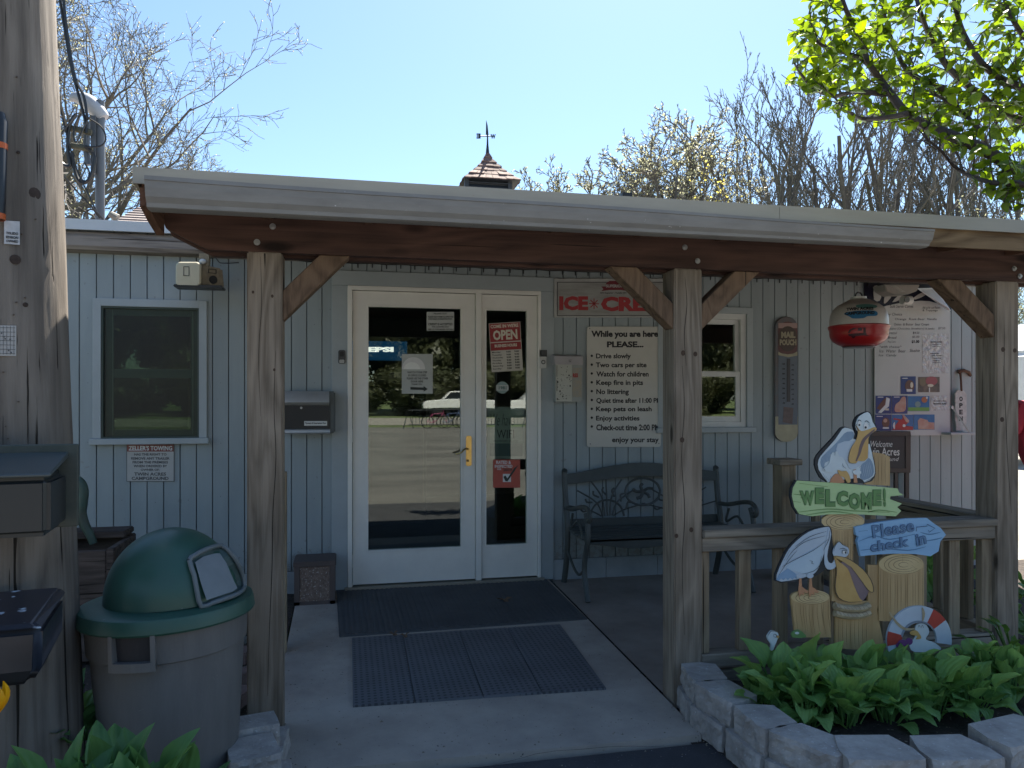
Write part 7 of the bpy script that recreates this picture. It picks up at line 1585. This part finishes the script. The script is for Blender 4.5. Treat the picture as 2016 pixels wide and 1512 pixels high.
def pickup(x, y, lab, s=1):
    t = thing('pickup_truck', lab, 'truck', (x, y, .1)); z = .1
    MB().prism([(x - 2.9, y - 1, z + .5), (x + 2.9, y - 1, z + .5), (x + 2.9, y - 1, z + 1.15), (x + 1.0, y - 1, z + 1.2), (x + .7, y - 1, z + 1.2), (x - 1.3, y - 1, z + 1.2), (x - 2.7, y - 1, z + 1.1), (x - 2.9, y - 1, z + .9)], (0, 2, 0)).build('body', m_tw, t, bevel=.06, seg=2)
    MB().prism([(x - 1.5, y - .9, z + 1.2), (x - .9, y - .9, z + 1.8), (x + .9, y - .9, z + 1.85), (x + 1.05, y - .9, z + 1.2)], (0, 1.8, 0)).build('cab', m_tw, t, bevel=.05, seg=2)
    MB().prism([(x - 1.25, y - .92, z + 1.25), (x - .85, y - .92, z + 1.7), (x + .8, y - .92, z + 1.75), (x + .9, y - .92, z + 1.25)], (0, 1.84, 0)).build('window', m_twin, t)
    for dx in (-1.8, 1.8):
        for yy in (-.95, .75): MB().tube([(x + dx, y + yy, z + .38), (x + dx, y + yy + .2, z + .38)], .38, 18).build('wheel', m_black, t)
pickup(8.6, -46.5, 'white pickup truck across the drive, mirrored at the right edge of the door glass'); pickup(14.5, -45, 'white pickup truck farther right across the drive')
# ================================================================ right edge: person and camper
m_skin = M('skin', (.45, .26, .18), .5); m_shirt = M('red_shirt', (.50, .035, .06), .8, bump=.4, bs=40); m_jean = M('navy_trousers', (.02, .03, .07), .8); m_hair = M('brown_hair', (.06, .035, .02), .7)
def skin_mesh(name, pts, edges, rad, mat, parent, lv=2):
    me = bpy.data.meshes.new(name); me.from_pydata([tuple(p) for p in pts], edges, []); o = link(name, me, parent)
    md = o.modifiers.new('skin', 'SKIN')
    for i, v in enumerate(me.skin_vertices[0].data if me.skin_vertices else []): v.radius = rad[i] if hasattr(rad[i], '__len__') else (rad[i], rad[i])
    if not me.skin_vertices: pass
    o.modifiers.new('sub', 'SUBSURF').levels = lv; o.modifiers['sub'].render_levels = lv; me.materials.append(mat); return o
px_ = atT(2046, HZ, 5.6); gx, gy = px_.x, px_.y
pr = thing('person', 'person in red shirt and navy trousers standing behind the third post', 'person', (gx, gy, -.13))
def Q(x, y, z): return Vector((gx + x, gy + y, -.13 + z))
def body_part(name, chain_sets, mat):
    pts = []; ed = []; rad = []
    for ch in chain_sets:
        for i, (p, r) in enumerate(ch):
            pts.append(Q(*p)); rad.append(r)
            if i: ed.append((len(pts) - 2, len(pts) - 1))
    me = bpy.data.meshes.new(name); me.from_pydata([tuple(p) for p in pts], ed, []); bm = bmesh.new(); bm.from_mesh(me); sl = bm.verts.layers.skin.verify(); bm.verts.ensure_lookup_table()
    for i, v in enumerate(bm.verts): v[sl].radius = rad[i] if hasattr(rad[i], '__len__') else (rad[i], rad[i])
    bm.verts[0][sl].use_root = True
    bmesh.ops.remove_doubles(bm, verts=bm.verts, dist=.0005); bm.to_mesh(me); bm.free(); o = link(name, me, pr); o.modifiers.new('skin', 'SKIN'); s_ = o.modifiers.new('sub', 'SUBSURF'); s_.levels = 1; s_.render_levels = 1
    me.materials.append(mat); return o
hips = (0, 0, .92)
body_part('body', [[(hips, (.13, .10)), ((0, 0, 1.1), (.12, .09)), ((0, 0, 1.3), (.14, .10)), ((0, .0, 1.42), (.10, .08)), ((0, -.01, 1.5), (.055, .055)), ((0, -.03, 1.58), (.075, .09)), ((0, -.03, 1.66), (.08, .095)), ((0, -.02, 1.72), (.055, .07))],
    [(hips, .12), ((-.10, 0, .82), .09), ((-.11, .01, .48), .06), ((-.11, .02, .1), .042), ((-.11, -.1, .03), .035)], [(hips, .12), ((.10, 0, .82), .09), ((.11, .01, .48), .06), ((.11, .02, .1), .042), ((.11, -.1, .03), .035)],
    [((0, 0, 1.42 - .12), (.14, .10)), ((-.17, 0, 1.38), .055), ((-.22, .01, 1.1), .042), ((-.19, -.12, .9), .032), ((-.17, -.2, .86), .025)], [((0, 0, 1.3), (.14, .10)), ((.17, 0, 1.38), .055), ((.22, .01, 1.1), .042), ((.23, -.03, .86), .032), ((.23, -.06, .78), .025)]], m_skin)
body_part('shirt', [[((0, 0, .90), (.155, .125)), ((0, 0, 1.1), (.145, .115)), ((0, 0, 1.3), (.165, .12)), ((0, 0, 1.41), (.115, .095))], [((0, 0, 1.3), (.165, .12)), ((-.18, 0, 1.375), .068), ((-.23, .01, 1.16), .06)], [((0, 0, 1.3), (.165, .12)), ((.18, 0, 1.375), .068), ((.23, .01, 1.16), .06)]], m_shirt)
body_part('trousers', [[((0, 0, .93), (.145, .12)), ((-.10, 0, .82), .105), ((-.11, .01, .48), .078), ((-.11, .02, .10), .06)], [((0, 0, .93), (.145, .12)), ((.10, 0, .82), .105), ((.11, .01, .48), .078), ((.11, .02, .10), .06)]], m_jean)
MB().ball(Q(0, -.01, 1.69), .098, 14, 10, (.9, 1.1, .85)).build('hair', m_hair, pr, smooth=True); MB().ball(Q(0, -.13, 1.63), .018, 8, 6, (.8, 1, 1.2)).build('nose', m_skin, pr, smooth=True)
for s_ in (-1, 1):
    MB().ball(Q(s_ * .03, -.118, 1.655), .011, 8, 6).build('eye', m_whitepr, pr, smooth=True)
    for k in range(5):
        hx, hy, hz = (-.17, -.2, .86) if s_ < 0 else (.23, -.06, .78); dx = (k - 2) * .013
        MB().tube([Q(hx + dx, hy, hz), Q(hx + dx * 1.4, hy - .035, hz - .03), Q(hx + dx * 1.3, hy - .04, hz - .065 + abs(k - 2) * .006)], [.010, .009, .006], 6).build('finger', m_skin, pr, smooth=True)
cmpx = atT(2300, HZ, 17)
cv = thing('camper_trailer', 'white camper trailer parked beyond the right end of the porch', 'camper', (cmpx.x, cmpx.y, -.15))
x0, y0 = cmpx.x - 3.6, cmpx.y
MB().prism([(x0, y0, .45), (x0 + 7, y0, .45), (x0 + 7, y0, 2.9), (x0 + .7, y0, 3.0), (x0, y0, 2.3)], (0, 2.4, 0)).build('body', M('camper_white', (.72, .74, .75), .3), cv, bevel=.08, seg=3)
MB().box(x0 + .05, x0 + 6.9, y0 - .012, y0, 1.05, 1.2).build('stripe', M('camper_tan', (.4, .3, .2), .4), cv)
MB().box(x0 + .4, x0 + 1.7, y0 - .02, y0, 1.6, 2.2).build('window', m_twin, cv, bevel=.01); MB().box(x0 + 4.2, x0 + 5.6, y0 - .02, y0, 1.6, 2.2).build('window', m_twin, cv, bevel=.01)
MB().box(x0 + 2.6, x0 + 3.3, y0 - .02, y0, .6, 2.3).build('door', M('camper_door', (.6, .62, .63), .3), cv, bevel=.01)
for dx in (3.0, 3.9): MB().tube([(x0 + dx, y0 - .02, .2), (x0 + dx, y0 + .2, .2)], .35, 18).build('wheel', m_black, cv)

# ================================================================ leafy cherry tree at the top right
m_chl = LEAF('cherry_leaf', (.15, .23, .022), (.055, .105, .014), .5, .35)
m_chb = M('cherry_bark', (.06, .045, .04), .8, (.035, .025, .022), 20, bump=.6)
ct = thing('cherry_tree', 'fresh green leafed tree whose dark limbs reach in from the top right corner', 'tree', (3.45, 2.35, -.17))
g2 = lambda u, v: (1480 + u / 3.437, v / 3.437)
rnd = random.Random(99)
LIMBS = [([(2260, 1330), (1842, 1180), (1600, 1030), (1350, 920), (1180, 850), (1050, 770), (960, 660), (870, 540), (790, 420), (730, 250), (640, 70), (600, -60)], 3.15, .020),
         ([(2260, 900), (2000, 860), (1700, 770), (1550, 650), (1350, 480), (1220, 280), (1140, 80), (1100, -80)], 3.4, .018), ([(2260, 760), (1842, 600), (1700, 540), (1560, 430), (1440, 240), (1380, 60), (1360, -60)], 3.3, .016),
         ([(2260, 1400), (1842, 1250), (1620, 1235), (1400, 1150), (1280, 1020), (1180, 940)], 3.05, .010), ([(870, 540), (760, 410), (640, 360), (520, 330), (420, 260), (380, 160), (400, 40)], 3.2, .008),
         ([(900, 640), (700, 620), (560, 650), (420, 600), (330, 500), (290, 430)], 3.1, .008), ([(1050, 770), (880, 800), (740, 800), (640, 740), (560, 660)], 3.1, .008), ([(2260, 500), (1900, 300), (1760, 120), (1700, -40)], 3.5, .014), ([(1842, 1180), (1760, 1260), (1700, 1330), (1760, 1420)], 3.0, .007), ([(1300, 600), (1180, 560), (1040, 460), (960, 300), (900, 100), (880, -40)], 3.3, .010), ([(1600, 1030), (1540, 880), (1400, 740), (1240, 640)], 3.2, .009)]
trunk_top = atT(*g2(2260, 1250), 3.3)
MB().tube(smooth([Vector((3.45, 2.35, -.2)), Vector((3.46, 2.33, .5)), Vector((3.55, 2.30, 1.1)), trunk_top], 4, False), [.085, .08, .078, .075, .072, .07, .068, .066, .064, .062, .058, .055, .05][:13], 12).build('trunk', m_chb, ct, smooth=True)
limb_pts = []
for pts_, tt, r in LIMBS:
    wob_ = [rnd.uniform(-.12, .12) for _ in pts_]; P = [atT(*g2(*p), tt + wob_[i]) for i, p in enumerate(pts_)]
    if pts_[0][0] > 2200: P = [trunk_top] + P
    S_ = smooth(P, 4, False); n = len(S_); MB().tube(S_, [max(1.45 * r * (1 - .75 * i / n), .004) for i in range(n)], 7).build('limb', m_chb, ct, smooth=True)
    limb_pts.append((S_, r))
tw = MB(); leaves = []
def inside(u, v):
    poly = [(280, -100), (230, 60), (225, 330), (140, 440), (160, 520), (350, 600), (340, 720), (500, 760), (700, 850), (880, 880), (1040, 960), (1180, 900), (1350, 1010), (1500, 1100), (1480, 1220), (1600, 1330), (1700, 1340), (1720, 1450), (1900, 1500), (2300, 1500), (2300, -100)]
    c_ = False; j = len(poly) - 1
    for i in range(len(poly)):
        if (poly[i][1] > v) != (poly[j][1] > v) and u < (poly[j][0] - poly[i][0]) * (v - poly[i][1]) / (poly[j][1] - poly[i][1]) + poly[i][0]: c_ = not c_
        j = i
    return c_
def proj(p):
    d = p - EYE; dep_ = d.x * SI + d.y * CO; lat = d.x * CO - d.y * SI; return ((1008 + FPX * lat / dep_) - 1480) * 3.437, (HZ - FPX * d.z / dep_) * 3.437
for S_, r in limb_pts:
    n = len(S_); Ltot = sum((S_[i + 1] - S_[i]).length for i in range(n - 1)); k = int(Ltot * 33)
    for c in range(k):
        i = int(rnd.uniform(.18, 1) * (n - 1)); i = min(i, n - 2); p = S_[i].lerp(S_[i + 1], rnd.random()); d = (S_[i + 1] - S_[i]).normalized()
        q = Vector((rnd.gauss(0, 1), rnd.gauss(0, 1), rnd.gauss(0, 1))).normalized(); dd = (d * .7 + q * .8 + Vector((-.1, 0, .1))).normalized(); L = rnd.uniform(.08, .30); pts_ = [p]
        for s_ in range(4): dd = (dd + Vector((rnd.gauss(0, .2), rnd.gauss(0, .2), rnd.gauss(0, .2) - .05))).normalized(); pts_.append(pts_[-1] + dd * L / 4)
        if not inside(*proj(pts_[-1])): continue
        tw.tube(pts_, [.003, .0026, .0022, .0018, .0014], 4, False)
        for s_ in range(int(L * 34) + 2):
            f_ = rnd.uniform(.2, 1) * 4; i2 = min(int(f_), 3); lp = pts_[i2].lerp(pts_[i2 + 1], f_ - i2); ld = (dd * .5 + Vector((rnd.gauss(0, 1), rnd.gauss(0, 1), rnd.gauss(0, .7) - .45))).normalized()
            if inside(*proj(lp + ld * .04)): leaves.append((lp, ld, rnd.uniform(.034, .066)))
twg = tw.build('twigs', m_chb, ct); twg['kind'] = 'stuff'
def cleaf(seed):
    mb = MB(); n = 6; rr = random.Random(seed); fold = rr.uniform(.15, .5); dr = rr.uniform(.1, .5)
    for i in range(n + 1):
        t_ = i / n; w_ = .30 * math.sin(math.pi * t_ ** .75) ** .9 if 0 < t_ < 1 else .01; z = -dr * t_ * t_ * .5
        for j in (-1, 0, 1): mb.v.append(Vector((t_ * (1 - .1 * dr), j * w_, z + abs(j) * w_ * fold)))
    for i in range(n):
        for j in range(2): mb.f.append([i * 3 + j, i * 3 + j + 1, i * 3 + j + 4, i * 3 + j + 3])
    return mb
CL = [cleaf(i) for i in range(5)]; CM = [c_.mesh('leaf', m_chl, smooth=True, angle=180) for c_ in CL]
leaves.sort(key=lambda q: -q[2] / max(.5, (q[0] - EYE).length)); rest = MB()
for i, (p, d, s_) in enumerate(leaves):
    z = Vector((rnd.gauss(0, .6), rnd.gauss(0, .6), 1)).normalized(); y = z.cross(d).normalized(); z = d.cross(y).normalized(); mt_ = Matrix((d, y, z)).transposed().to_4x4() @ Matrix.Scale(s_, 4); mt_.translation = p
    if i < 290:
        o = bpy.data.objects.new('leaf', CM[i % 5]); COL.objects.link(o); o.parent = ct; mm_ = mt_.copy(); mm_.translation = p - ct.location; o.matrix_local = mm_
    else: c_ = CL[i % 5]; rest.add([mt_ @ v for v in c_.v], c_.f)
fo = rest.build('foliage', m_chl, ct, smooth=True, angle=180); fo['kind'] = 'stuff'
print('cherry leaves', len(leaves))
